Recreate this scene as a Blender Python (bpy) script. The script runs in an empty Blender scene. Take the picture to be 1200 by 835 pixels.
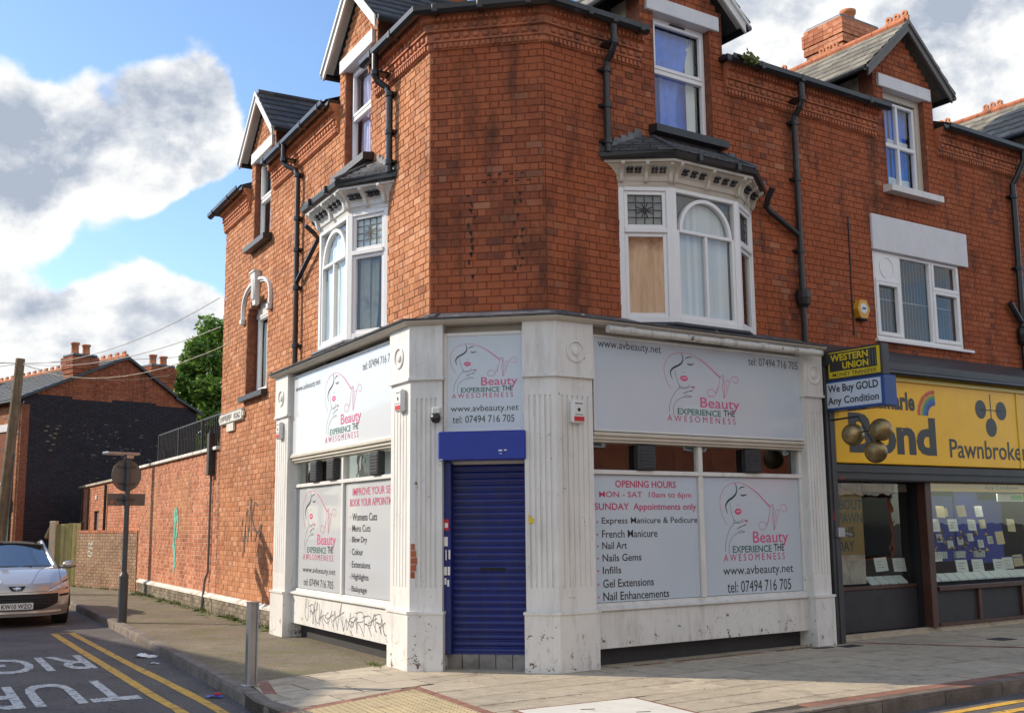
import bpy, math, random
from math import sin, cos, pi, radians, sqrt, atan2, hypot
from mathutils import Matrix, Vector
random.seed(7)
S = bpy.context.scene
COL = S.collection

# ------------------------------------------------------------------ camera
cam_d = bpy.data.cameras.new('camera'); cam = bpy.data.objects.new('camera', cam_d); COL.objects.link(cam)
cam_d.sensor_fit = 'HORIZONTAL'; cam_d.sensor_width = 36.0; cam_d.lens = 1285 / 1200 * 36
cam_d.clip_start = 0.1; cam_d.clip_end = 2000
EYE = Vector((0, 0, 1.6)); PITCH = radians(8.64); ROLL = radians(-0.55)
_f = Vector((0, cos(PITCH), sin(PITCH))); _r = Vector((1, 0, 0)); _u = _r.cross(_f)
_R = _r * cos(ROLL) + _u * sin(ROLL); _U = -_r * sin(ROLL) + _u * cos(ROLL)
cam.matrix_world = Matrix(((_R.x, _U.x, -_f.x, 0), (_R.y, _U.y, -_f.y, 0), (_R.z, _U.z, -_f.z, 1.6), (0, 0, 0, 1)))
S.camera = cam

# ------------------------------------------------------------------ sun, sky, exposure
SUN_AZ, SUN_EL = radians(284.5), radians(30)
sd = bpy.data.lights.new('sun', 'SUN'); sd.energy = 3.7; sd.angle = radians(0.5); sd.color = (1.0, 0.86, 0.68)
sun = bpy.data.objects.new('sun', sd); COL.objects.link(sun)
_to = Vector((sin(SUN_AZ) * cos(SUN_EL), cos(SUN_AZ) * cos(SUN_EL), sin(SUN_EL)))
sun.rotation_euler = _to.to_track_quat('Z', 'Y').to_euler(); sun.location = (0, 0, 30)
S.view_settings.view_transform = 'Standard'; S.view_settings.look = 'None'
S.view_settings.exposure = 0.62; S.view_settings.gamma = 1.0

W = bpy.data.worlds.new('World'); S.world = W; W.use_nodes = True
nt = W.node_tree; N = nt.nodes; LK = nt.links
for n in list(N): N.remove(n)
def nd(tree, t, **k):
    n = tree.nodes.new(t)
    for a, b in k.items(): setattr(n, a, b)
    return n
def setin(n, i, v):
    if hasattr(v, 'links'): n.id_data.links.new(v, n.inputs[i])
    else: n.inputs[i].default_value = v
def math_(tree, op, a, b=0.0, c=None, clamp=False):
    n = nd(tree, 'ShaderNodeMath', operation=op); n.use_clamp = clamp
    setin(n, 0, a); setin(n, 1, b)
    if c is not None: setin(n, 2, c)
    return n.outputs[0]
def mixc(tree, f, a, b, mode='MIX'):
    n = nd(tree, 'ShaderNodeMix', data_type='RGBA', blend_type=mode)
    def s(i, v):
        if hasattr(v, 'links'): tree.links.new(v, n.inputs[i])
        else: n.inputs[i].default_value = (*v, 1) if isinstance(v, (tuple, list)) and len(v) == 3 else v
    s(0, f); s(6, a); s(7, b)
    return n.outputs[2]
def ramp(tree, f, stops, interp='LINEAR'):
    n = nd(tree, 'ShaderNodeValToRGB'); cr = n.color_ramp; cr.interpolation = interp
    while len(cr.elements) < len(stops): cr.elements.new(0.5)
    for e, (p, c) in zip(cr.elements, stops):
        e.position = p; e.color = (*c, 1) if len(c) == 3 else c
    setin(n, 0, f); return n.outputs[0]
def noise(tree, vec, scale, detail=4, rough=.55, dist=0.0):
    n = nd(tree, 'ShaderNodeTexNoise'); n.inputs['Scale'].default_value = scale
    n.inputs['Detail'].default_value = detail; n.inputs['Roughness'].default_value = rough
    n.inputs['Distortion'].default_value = dist
    if vec is not None: tree.links.new(vec, n.inputs['Vector'])
    return n.outputs[0]
def vmath(tree, op, a, b):
    n = nd(tree, 'ShaderNodeVectorMath', operation=op)
    for i, v in enumerate((a, b)):
        if hasattr(v, 'links'): tree.links.new(v, n.inputs[i])
        elif op == 'SCALE' and i == 1: n.inputs[3].default_value = v
        else: n.inputs[i].default_value = v
    return n.outputs['Value'] if op in ('DISTANCE', 'DOT_PRODUCT', 'LENGTH') else n.outputs['Vector']

def build_sky():
    sky = nd(nt, 'ShaderNodeTexSky', sky_type='NISHITA'); sky.sun_disc = False
    sky.sun_elevation = SUN_EL; sky.sun_rotation = SUN_AZ; sky.altitude = 100; sky.air_density = 1.0; sky.dust_density = 0.6; sky.ozone_density = 1.5
    tc = nd(nt, 'ShaderNodeTexCoord').outputs['Generated']
    d = vmath(nt, 'NORMALIZE', tc, (0, 0, 0))
    wob = nd(nt, 'ShaderNodeTexNoise'); wob.inputs['Scale'].default_value = 9; wob.inputs['Detail'].default_value = 3; LK.new(d, wob.inputs['Vector'])
    dw = vmath(nt, 'ADD', d, vmath(nt, 'SCALE', vmath(nt, 'SUBTRACT', wob.outputs['Color'], (.5, .5, .5)), 0.09))
    # cloud banks: direction (x, y, z), radius, weight; general noise cover everywhere else
    blobs = [((-0.295, 0.926, 0.237), 0.050, -1.60), ((-0.354, 0.906, 0.233), 0.040, -1.20), ((-0.253, 0.933, 0.257), 0.045, -1.40), ((-0.315, 0.855, 0.413), 0.055, -1.40), ((-0.370, 0.833, 0.411), 0.050, -1.20), ((-0.200, 0.918, 0.343), 0.060, -1.20), ((-0.410, 0.888, 0.210), 0.020, -0.80), ((-0.197, 0.957, 0.215), 0.050, -1.00),
             ((-0.404, 0.841, 0.360), 0.050, 1.00), ((-0.386, 0.858, 0.338), 0.060, 1.20), ((-0.369, 0.879, 0.301), 0.055, 1.00),
             ((-0.405, 0.865, 0.297), 0.060, 1.10), ((-0.413, 0.875, 0.252), 0.045, 0.90), ((-0.335, 0.865, 0.373), 0.028, 1.00),
             ((-0.299, 0.874, 0.384), 0.045, 1.30), ((-0.271, 0.890, 0.368), 0.050, 1.30), ((-0.256, 0.905, 0.339), 0.045, 1.20),
             ((-0.280, 0.904, 0.324), 0.050, 1.10), ((-0.318, 0.897, 0.307), 0.050, 1.00), ((-0.272, 0.914, 0.300), 0.040, 0.90),
             ((-0.352, 0.894, 0.279), 0.050, 0.90), ((-0.314, 0.912, 0.266), 0.030, 0.80), ((-0.383, 0.885, 0.266), 0.040, 0.80),
             ((-0.406, 0.884, 0.233), 0.025, 0.70), ((-0.413, 0.889, 0.198), 0.030, 0.90), ((-0.387, 0.907, 0.165), 0.040, 1.00),
             ((-0.355, 0.913, 0.199), 0.035, 0.90), ((-0.329, 0.920, 0.212), 0.035, 1.10), ((-0.296, 0.934, 0.199), 0.040, 1.10),
             ((-0.287, 0.943, 0.171), 0.050, 1.00), ((-0.330, 0.929, 0.165), 0.060, 1.10), ((-0.369, 0.918, 0.145), 0.060, 1.00),
             ((-0.411, 0.901, 0.139), 0.050, 0.80), ((-0.263, 0.954, 0.146), 0.050, 0.90), ((-0.322, 0.884, 0.339), 0.022, -0.80),
             ((-0.346, 0.843, 0.412), 0.060, -0.70), ((-0.224, 0.932, 0.286), 0.050, -0.60), ((-0.373, 0.900, 0.226), 0.030, -0.60),
             ((-0.295, 0.923, 0.246), 0.030, -0.50), ((0.033, 0.894, 0.448), 0.160, -1.00), ((0.221, 0.885, 0.410), 0.100, 1.50),
             ((0.292, 0.887, 0.357), 0.100, 1.30), ((0.353, 0.855, 0.380), 0.110, 1.50), ((0.404, 0.851, 0.334), 0.100, 1.40),
             ((0.316, 0.837, 0.446), 0.120, 1.30), ((0.436, 0.806, 0.400), 0.160, 1.30), ((0.202, 0.905, 0.373), 0.060, 0.90),
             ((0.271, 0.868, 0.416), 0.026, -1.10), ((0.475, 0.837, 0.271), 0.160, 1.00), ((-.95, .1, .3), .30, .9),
             ((.2, -.9, .45), .60, 1.8), ((.85, -.2, .5), .50, 1.4), ((0, 0, 1), .5, .9), ((-.45, -.8, .25), .45, 1.5),  # clouds behind the camera here are unseen, added to brighten the shaded walls
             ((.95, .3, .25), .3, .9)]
    tot = None
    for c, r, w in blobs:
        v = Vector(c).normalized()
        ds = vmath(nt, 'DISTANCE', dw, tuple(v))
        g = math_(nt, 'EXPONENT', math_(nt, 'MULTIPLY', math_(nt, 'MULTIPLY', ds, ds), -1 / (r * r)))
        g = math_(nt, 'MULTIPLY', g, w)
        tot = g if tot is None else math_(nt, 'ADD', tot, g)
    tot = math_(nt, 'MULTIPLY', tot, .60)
    def fbm(off):
        p = vmath(nt, 'ADD', d, off)
        m = nd(nt, 'ShaderNodeMapping'); m.inputs['Scale'].default_value = (1, 1, 1.35); LK.new(p, m.inputs['Vector'])
        return noise(nt, m.outputs[0], 9.5, 10, .58, .15)
    n1 = fbm((0, 0, 0)); n2 = fbm((-.035, .0, .03)); n3 = fbm((-.012, .0, .012))
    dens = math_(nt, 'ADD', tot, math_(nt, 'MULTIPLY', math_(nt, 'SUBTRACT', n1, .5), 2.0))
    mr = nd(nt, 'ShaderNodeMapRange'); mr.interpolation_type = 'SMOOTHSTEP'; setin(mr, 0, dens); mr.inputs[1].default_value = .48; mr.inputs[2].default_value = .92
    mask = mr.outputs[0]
    thick = nd(nt, 'ShaderNodeMapRange'); setin(thick, 0, dens); thick.inputs[1].default_value = .6; thick.inputs[2].default_value = 1.7
    lit = math_(nt, 'ADD', math_(nt, 'MULTIPLY', math_(nt, 'SUBTRACT', n1, n2), 2.6), math_(nt, 'MULTIPLY', math_(nt, 'SUBTRACT', n1, n3), 2.0))
    sh = math_(nt, 'ADD', math_(nt, 'SUBTRACT', 1.02, math_(nt, 'MULTIPLY', thick.outputs[0], .60)), math_(nt, 'ADD', lit, math_(nt, 'MULTIPLY', math_(nt, 'SUBTRACT', noise(nt, d, 34, 6, .65), .5), .55)), clamp=True)
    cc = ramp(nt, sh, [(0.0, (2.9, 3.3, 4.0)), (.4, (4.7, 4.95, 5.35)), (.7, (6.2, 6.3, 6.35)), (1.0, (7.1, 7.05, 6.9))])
    # keep the physical sky but give the blue a little more body
    skyc = mixc(nt, 1.0, sky.outputs[0], (1.20, 1.34, 1.50), 'MULTIPLY')
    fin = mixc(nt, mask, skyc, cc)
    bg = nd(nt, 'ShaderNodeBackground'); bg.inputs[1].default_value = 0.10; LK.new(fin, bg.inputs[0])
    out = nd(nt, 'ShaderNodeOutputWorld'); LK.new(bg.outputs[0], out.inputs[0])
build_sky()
try:
    S.cycles.max_bounces = 6; S.cycles.transparent_max_bounces = 12; S.cycles.use_denoising = True
except Exception: pass

# ------------------------------------------------------------------ materials
def newmat(name):
    m = bpy.data.materials.new(name); m.use_nodes = True
    t = m.node_tree; b = t.nodes['Principled BSDF']
    return m, t, b
def bump(t, b, h, strength, dist=.01):
    n = nd(t, 'ShaderNodeBump'); n.inputs['Strength'].default_value = strength; n.inputs['Distance'].default_value = dist
    setin(n, 'Height', h); t.links.new(n.outputs[0], b.inputs['Normal'])
def pos(t, scale=None):
    p = nd(t, 'ShaderNodeNewGeometry').outputs['Position']
    if scale:
        m = nd(t, 'ShaderNodeMapping'); m.inputs['Scale'].default_value = scale; t.links.new(p, m.inputs['Vector']); return m.outputs[0]
    return p
def mat(name, col, rough=.6, var=.15, vs=6.0, metal=0.0, bmp=0.0, bs=60, dirt=None, dthr=(.55, .75), dscale=(4, 4, 4), spec=.5, coat=0, perpiece=0.0):
    m, t, b = newmat(name); p = pos(t)
    f = noise(t, p, vs, 5, .6)
    lo = tuple(c * (1 - var) for c in col); hi = tuple(min(1, c * (1 + var)) for c in col)
    c = ramp(t, f, [(.3, lo), (.7, hi)])
    if perpiece:
        oi = nd(t, 'ShaderNodeObjectInfo').outputs['Random']; isl = nd(t, 'ShaderNodeNewGeometry').outputs['Random Per Island']
        rr = math_(t, 'FRACT', math_(t, 'ADD', oi, isl))
        c = mixc(t, 1.0, c, ramp(t, rr, [(0, (1 - perpiece,) * 3), (1, (1 + perpiece,) * 3)]), 'MULTIPLY')
    if dirt:
        d = noise(t, pos(t, dscale), 1.0, 6, .65)
        mk = ramp(t, d, [(dthr[0], (0, 0, 0)), (dthr[1], (1, 1, 1))])
        c = mixc(t, mk, c, dirt)
    t.links.new(c, b.inputs['Base Color'])
    b.inputs['Roughness'].default_value = rough; b.inputs['Metallic'].default_value = metal
    b.inputs['Specular IOR Level'].default_value = spec
    if coat: b.inputs['Coat Weight'].default_value = coat; b.inputs['Coat Roughness'].default_value = .04
    if bmp: bump(t, b, noise(t, p, bs, 4, .6), bmp)
    return m
def brickmat(name, stops, soot=.5, wash=None, washthr=(.5, .62), sc=1.0, effl=.0):
    m, t, b = newmat(name); p = pos(t)
    oi = nd(t, 'ShaderNodeObjectInfo').outputs['Random']; isl = nd(t, 'ShaderNodeNewGeometry').outputs['Random Per Island']
    r = math_(t, 'FRACT', math_(t, 'ADD', oi, isl))
    c = ramp(t, r, stops)
    v = noise(t, p, 1.3 * sc, 5, .6, .4)
    c = mixc(t, 1.0, c, ramp(t, v, [(.3, (.72, .70, .70)), (.5, (1, 1, 1)), (.75, (1.18, 1.2, 1.2))]), 'MULTIPLY')
    if wash:
        w = noise(t, pos(t, (1.1, 1.1, .8)), 1.0, 5, .6, .6)
        c = mixc(t, ramp(t, w, [(washthr[0], (0, 0, 0)), (washthr[1], (.78, .78, .78))]), c, wash)
    # sooty patches, drawn out downwards by rain
    s = noise(t, pos(t, (2.6, 2.6, .55)), 1.0, 6, .65, .3)
    c = mixc(t, math_(t, 'MULTIPLY', ramp(t, s, [(.52, (0, 0, 0)), (.70, (1, 1, 1))]), soot), c, (.035, .026, .022))
    if effl:
        e = noise(t, pos(t, (3.1, 3.1, 1.5)), 1.0, 7, .7)
        c = mixc(t, math_(t, 'MULTIPLY', ramp(t, e, [(.62, (0, 0, 0)), (.75, (1, 1, 1))]), effl), c, (.5, .38, .27))
    f = noise(t, p, 55, 4, .7)
    c = mixc(t, 1.0, c, ramp(t, f, [(.25, (.8, .78, .78)), (.7, (1.1, 1.1, 1.1))]), 'MULTIPLY')
    t.links.new(c, b.inputs['Base Color']); b.inputs['Roughness'].default_value = .9; b.inputs['Specular IOR Level'].default_value = .25
    bump(t, b, noise(t, p, 90, 4, .7), .35, .004)
    return m
def glassmat(name, tint=(.9, .95, .95), rough=.01, ior=1.55):
    m, t, b = newmat(name); t.nodes.remove(b)
    ge = nd(t, 'ShaderNodeNewGeometry'); cs = math_(t, 'ABSOLUTE', vmath(t, 'DOT_PRODUCT', ge.outputs['Normal'], ge.outputs['Incoming']))
    f0 = ((ior - 1) / (ior + 1)) ** 2; fz = math_(t, 'ADD', f0 * 2, math_(t, 'MULTIPLY', math_(t, 'POWER', math_(t, 'SUBTRACT', 1.0, cs, clamp=True), 5.0), 1 - f0 * 2), clamp=True)   # two faces of the pane
    tr = nd(t, 'ShaderNodeBsdfTransparent'); tr.inputs[0].default_value = (*tint, 1)
    gl = nd(t, 'ShaderNodeBsdfGlossy'); gl.inputs['Roughness'].default_value = rough
    w = nd(t, 'ShaderNodeBump'); w.inputs['Strength'].default_value = .02; w.inputs['Distance'].default_value = .05
    t.links.new(noise(t, pos(t), 2.5, 2), w.inputs['Height']); t.links.new(w.outputs[0], gl.inputs['Normal'])
    mx = nd(t, 'ShaderNodeMixShader'); t.links.new(fz, mx.inputs[0]); t.links.new(tr.outputs[0], mx.inputs[1]); t.links.new(gl.outputs[0], mx.inputs[2])
    t.links.new(mx.outputs[0], t.nodes['Material Output'].inputs[0])
    return m
def chipped(name, col, under=(.12, .06, .04), thr=.655, grime=.5, rough=.42, grimec=(.33, .29, .22)):
    """old gloss paint: flaking chips show what is underneath, rain streaks and a grimy foot"""
    m, t, b = newmat(name); p = pos(t)
    c = ramp(t, noise(t, p, 2.2, 5, .6), [(.3, tuple(x * .88 for x in col)), (.7, col)])
    g = noise(t, pos(t, (9, 9, 1.1)), 1.0, 6, .7)
    c = mixc(t, math_(t, 'MULTIPLY', ramp(t, g, [(.5, (0, 0, 0)), (.78, (1, 1, 1))]), grime), c, grimec)
    sz = nd(t, 'ShaderNodeSeparateXYZ'); t.links.new(p, sz.inputs[0])
    low = nd(t, 'ShaderNodeMapRange'); setin(low, 0, sz.outputs[2]); low.inputs[1].default_value = .75; low.inputs[2].default_value = .0; low.inputs[3].default_value = 0; low.inputs[4].default_value = .085
    ch = noise(t, p, 9, 8, .75)
    ch2 = math_(t, 'ADD', ch, low.outputs[0])
    k = ramp(t, ch2, [(thr, (0, 0, 0)), (thr + .012, (1, 1, 1))])
    c = mixc(t, k, c, under)
    sp = noise(t, pos(t, (14, 14, 5)), 1.0, 5, .7)
    c = mixc(t, math_(t, 'MULTIPLY', ramp(t, math_(t, 'ADD', sp, math_(t, 'MULTIPLY', low.outputs[0], 1.3)), [(.62, (0, 0, 0)), (.8, (1, 1, 1))]), .5), c, (.2, .17, .12))
    t.links.new(c, b.inputs['Base Color']); b.inputs['Roughness'].default_value = rough
    bump(t, b, math_(t, 'SUBTRACT', math_(t, 'MULTIPLY', noise(t, p, 30, 4), .3), k), .3, .003)
    return m

M = {}
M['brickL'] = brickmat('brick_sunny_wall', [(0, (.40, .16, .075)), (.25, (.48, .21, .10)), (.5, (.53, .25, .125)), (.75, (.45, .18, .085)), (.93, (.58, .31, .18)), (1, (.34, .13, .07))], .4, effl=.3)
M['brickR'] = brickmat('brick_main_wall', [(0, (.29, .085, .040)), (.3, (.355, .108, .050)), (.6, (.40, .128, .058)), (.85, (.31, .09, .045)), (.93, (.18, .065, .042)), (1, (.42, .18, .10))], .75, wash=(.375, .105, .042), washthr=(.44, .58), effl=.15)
M['brickX'] = brickmat('brick_yard_wall', [(0, (.38, .14, .075)), (.3, (.52, .21, .11)), (.6, (.58, .27, .16)), (1, (.42, .15, .08))], .3, effl=.3)
M['brickY'] = brickmat('brick_buff_wall', [(0, (.33, .22, .145)), (.5, (.43, .30, .20)), (1, (.37, .22, .14))], .35)
M['brickP'] = brickmat('brick_blue_plinth', [(0, (.13, .11, .085)), (.5, (.22, .19, .14)), (1, (.30, .25, .19))], .4)
M['brickH'] = brickmat('brick_far_house', [(0, (.30, .09, .045)), (.5, (.40, .14, .07)), (1, (.24, .08, .05))], .5)
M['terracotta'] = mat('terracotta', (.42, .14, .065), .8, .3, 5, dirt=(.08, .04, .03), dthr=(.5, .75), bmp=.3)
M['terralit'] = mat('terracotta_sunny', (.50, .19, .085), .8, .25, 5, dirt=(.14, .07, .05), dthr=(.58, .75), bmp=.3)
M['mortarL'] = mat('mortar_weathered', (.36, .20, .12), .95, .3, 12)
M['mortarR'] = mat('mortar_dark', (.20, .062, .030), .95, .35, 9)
M['mortarX'] = mat('mortar_pale', (.55, .44, .34), .95, .2, 12)
M['reveal'] = mat('brick_reveal', (.22, .075, .04), .9, .4, 14, bmp=.3)
M['white'] = chipped('old_white_paint', (.74, .73, .70))
M['white2'] = chipped('old_white_paint_upper', (.72, .72, .70), under=(.30, .27, .22), thr=.74, grime=.18)
M['upvc'] = mat('white_window_frame', (.80, .80, .80), .35, .04, 3)
M['cream'] = chipped('cream_paint', (.60, .55, .46), under=(.2, .17, .13), thr=.72, grime=.3)
M['lintel'] = chipped('white_lintel_paint', (.72, .73, .76), under=(.1, .08, .07), thr=.745, grime=.15, rough=.6)
M['black'] = mat('black_gutter', (.018, .018, .020), .32, .3, 4, dirt=(.09, .085, .08), dthr=(.6, .8))
M['blacksill'] = mat('black_painted_sill', (.022, .023, .028), .45, .3, 5, dirt=(.12, .11, .10), dthr=(.62, .8), bmp=.4)
M['lead'] = mat('lead_flashing', (.10, .105, .12), .5, .35, 6, dirt=(.28, .27, .26), dthr=(.55, .75), bmp=.5, bs=18)
M['slate'] = mat('roof_slate', (.055, .058, .062), .6, .3, 8, perpiece=.4, bmp=.3)
M['slateg'] = mat('weathered_slate', (.20, .19, .155), .75, .25, 8, perpiece=.35, dirt=(.32, .31, .25), dthr=(.6, .8), bmp=.3)
M['render'] = mat('old_render', (.42, .38, .30), .9, .2, 3, dirt=(.2, .18, .14), dthr=(.5, .7), bmp=.4, bs=30)
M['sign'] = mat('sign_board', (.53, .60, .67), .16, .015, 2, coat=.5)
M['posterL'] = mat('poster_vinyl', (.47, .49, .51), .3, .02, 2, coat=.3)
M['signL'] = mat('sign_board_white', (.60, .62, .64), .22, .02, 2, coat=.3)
M['txt'] = mat('black_print', (.025, .025, .028), .4, 0, 1)
M['pink'] = mat('pink_print', (.62, .085, .22), .4, 0, 1)
M['pinkd'] = mat('deep_pink_print', (.50, .05, .14), .4, 0, 1)
M['green'] = mat('dark_green_print', (.035, .14, .10), .4, 0, 1)
M['whitetxt'] = mat('white_print', (.8, .8, .8), .5, 0, 1)
M['blue'] = mat('blue_door_paint', (.006, .014, .14), .42, .2, 4, dirt=(.022, .03, .09), dthr=(.5, .8), dscale=(6, 6, 1.2), bmp=.08, bs=9)
M['royal'] = mat('royal_blue_panel', (.008, .030, .30), .4, .1, 4)
M['glass'] = glassmat('window_glass')
M['dark'] = mat('dark_interior', (.012, .012, .014), .8, .2, 3)
M['curtain'] = mat('pale_curtain', (.78, .80, .78), .8, .06, 3)
M['pinkcurtain'] = mat('lilac_curtain', (.55, .42, .55), .8, .15, 6)
M['bluecurtain'] = mat('blue_curtain', (.04, .19, .80), .7, .15, 5)
M['lilac'] = mat('lilac_voile', (.10, .24, .80), .7, .2, 5)
M['blind'] = mat('vertical_blind', (.70, .73, .76), .7, .06, 2, perpiece=.12)
M['ply'] = None
M['asphalt'] = None
M['yellow'] = mat('yellow_road_paint', (.62, .36, .05), .75, .15, 8, dirt=(.10, .09, .08), dthr=(.56, .66), dscale=(9, 9, 9))
M['roadwhite'] = mat('white_road_paint', (.55, .56, .53), .75, .1, 8, dirt=(.10, .095, .09), dthr=(.52, .60), dscale=(14, 14, 14))
M['kerb'] = mat('kerb_stone', (.17, .14, .115), .85, .3, 5, perpiece=.2, dirt=(.07, .06, .05), dthr=(.5, .75), bmp=.4)
M['slab'] = mat('paving_slab', (.42, .36, .27), .85, .14, 9, perpiece=.11, dirt=(.24, .205, .155), dthr=(.54, .72), dscale=(3.2, 3.2, 3.2), bmp=.5, bs=60)
M['jointc'] = mat('paving_joint', (.055, .045, .035), .95, .3, 8)
M['tactile'] = mat('buff_tactile', (.50, .40, .23), .85, .12, 4, perpiece=.1, dirt=(.25, .2, .13), dthr=(.52, .75), bmp=.2)
M['redpave'] = mat('red_edging_brick', (.24, .115, .08), .85, .2, 6, perpiece=.25, bmp=.3)
M['cover'] = mat('concrete_cover', (.62, .60, .54), .85, .08, 3, dirt=(.42, .4, .34), dthr=(.55, .75), bmp=.2)
M['steel'] = mat('galvanised_steel', (.42, .43, .44), .35, .1, 6, metal=.85)
M['polegrey'] = mat('dark_grey_pole', (.055, .062, .070), .5, .15, 4)
M['signback'] = mat('grey_sign_back', (.13, .125, .12), .55, .12, 4)
M['wood'] = mat('weathered_timber', (.20, .15, .09), .85, .3, 4, dirt=(.08, .06, .04), dthr=(.5, .7), dscale=(14, 14, 1.2), perpiece=.2)
M['fence'] = mat('green_stained_fence', (.42, .37, .16), .85, .2, 3, dirt=(.25, .28, .05), dthr=(.45, .7), dscale=(9, 9, 1), perpiece=.25)
M['fencepale'] = mat('pale_fence_post', (.55, .46, .33), .85, .15, 4)
M['navy'] = mat('navy_painted_brick', (.012, .013, .022), .75, .3, 6, bmp=.3, perpiece=.4)
M['cornerwhite'] = mat('coping_white', (.68, .66, .60), .8, .15, 5, dirt=(.35, .3, .22), dthr=(.5, .7))
M['rail'] = mat('black_railing', (.02, .02, .022), .45, .1, 4)
M['rubber'] = mat('tyre_rubber', (.02, .02, .02), .8, .1, 4)
M['carpaint'] = mat('beige_silver_paint', (.54, .50, .46), .28, .03, 2, metal=.45, coat=1)
M['carglass'] = mat('car_glass', (.02, .025, .03), .05, 0, 1, spec=1.0, coat=1)
M['carglass'].node_tree.nodes['Principled BSDF'].inputs['IOR'].default_value = 2.0
M['chrome'] = mat('chrome', (.7, .7, .72), .12, 0, 1, metal=1)
M['lamp'] = mat('headlamp', (.62, .66, .72), .15, .35, 26, metal=.15, coat=1)
M['plate'] = mat('number_plate', (.72, .72, .70), .4, .02, 2)
M['pawny'] = mat('yellow_sign', (.93, .52, .006), .3, .08, 1.5, spec=.3)
M['pawny2'] = mat('yellow_lightbox', (.66, .50, .02), .3, .03, 2)
M['pawnblue'] = mat('blue_sign_case', (.02, .07, .26), .3, .1, 2)
M['pawnwhite'] = mat('pale_blue_sign_face', (.55, .62, .72), .3, .02, 2)
M['gold'] = mat('old_gilt', (.34, .25, .12), .42, .25, 10, metal=.85, dirt=(.12, .09, .05), dthr=(.5, .7))
M['brownwood'] = mat('brown_shop_timber', (.075, .032, .022), .4, .25, 5)
M['panelgrey'] = mat('dark_grey_panel', (.03, .03, .034), .6, .2, 4)
M['shutterbox'] = mat('dark_grey_metal', (.045, .045, .048), .45, .2, 4)
M['blueint'] = mat('blue_display_board', (.010, .030, .32), .6, .15, 3)
M['card'] = mat('price_card', (.60, .66, .60), .6, .06, 4)
M['cardy'] = mat('yellow_price_card', (.52, .46, .24), .6, .06, 4)
M['ocher'] = mat('ochre_poster', (.26, .16, .03), .6, .08, 3)
M['red'] = mat('red_plastic', (.55, .02, .03), .4, .05, 3)
M['whiteplastic'] = mat('white_plastic', (.70, .70, .68), .4, .04, 3)
M['alarmy'] = mat('yellow_alarm', (.65, .32, .02), .4, .05, 3)
M['tileg'] = mat('grey_tile', (.22, .21, .20), .4, .15, 5, perpiece=.15, dirt=(.1, .09, .08), dthr=(.5, .7))
M['graf'] = mat('grey_spray_paint', (.20, .20, .205), .7, .1, 20)
M['grafd'] = mat('dark_spray_paint', (.09, .07, .06), .8, .2, 20)
M['teal'] = mat('teal_spray_paint', (.12, .50, .40), .8, .25, 20)
M['mossg'] = mat('weed_green', (.14, .17, .045), .8, .4, 20)
M['bark'] = mat('bark', (.12, .09, .06), .9, .3, 9)
M['litterblue'] = mat('blue_wrapper', (.05, .1, .5), .4, .1, 20)

def leafmat():
    m, t, b = newmat('tree_leaf')
    r = nd(t, 'ShaderNodeNewGeometry').outputs['Random Per Island']
    c = ramp(t, r, [(0, (.07, .15, .02)), (.5, (.13, .25, .035)), (1, (.20, .33, .06))])
    t.links.new(c, b.inputs['Base Color']); b.inputs['Roughness'].default_value = .55
    tl = nd(t, 'ShaderNodeBsdfTranslucent'); t.links.new(c, tl.inputs[0])
    mx = nd(t, 'ShaderNodeMixShader'); mx.inputs[0].default_value = .35
    t.links.new(b.outputs[0], mx.inputs[1]); t.links.new(tl.outputs[0], mx.inputs[2]); t.links.new(mx.outputs[0], t.nodes['Material Output'].inputs[0])
    return m
M['leaf'] = leafmat()
def plymat():
    m, t, b = newmat('plywood')
    w = nd(t, 'ShaderNodeTexNoise'); w.inputs['Scale'].default_value = 1.0; w.inputs['Detail'].default_value = 5; w.inputs['Distortion'].default_value = 1.5
    t.links.new(pos(t, (9, 9, 1.3)), w.inputs['Vector'])
    c = ramp(t, w.outputs[0], [(.3, (.50, .31, .17)), (.6, (.68, .46, .29)), (.75, (.58, .37, .22))])
    sz = nd(t, 'ShaderNodeSeparateXYZ'); t.links.new(pos(t), sz.inputs[0])
    k = nd(t, 'ShaderNodeMapRange'); setin(k, 0, math_(t, 'ADD', sz.outputs[2], math_(t, 'MULTIPLY', noise(t, pos(t), 9, 4), .3))); k.inputs[1].default_value = 4.92; k.inputs[2].default_value = 5.15
    c = mixc(t, k.outputs[0], c, (.20, .075, .03))   # darker brown towards the head of the board
    t.links.new(c, b.inputs['Base Color']); b.inputs['Roughness'].default_value = .7
    return m
M['ply'] = plymat()
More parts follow.
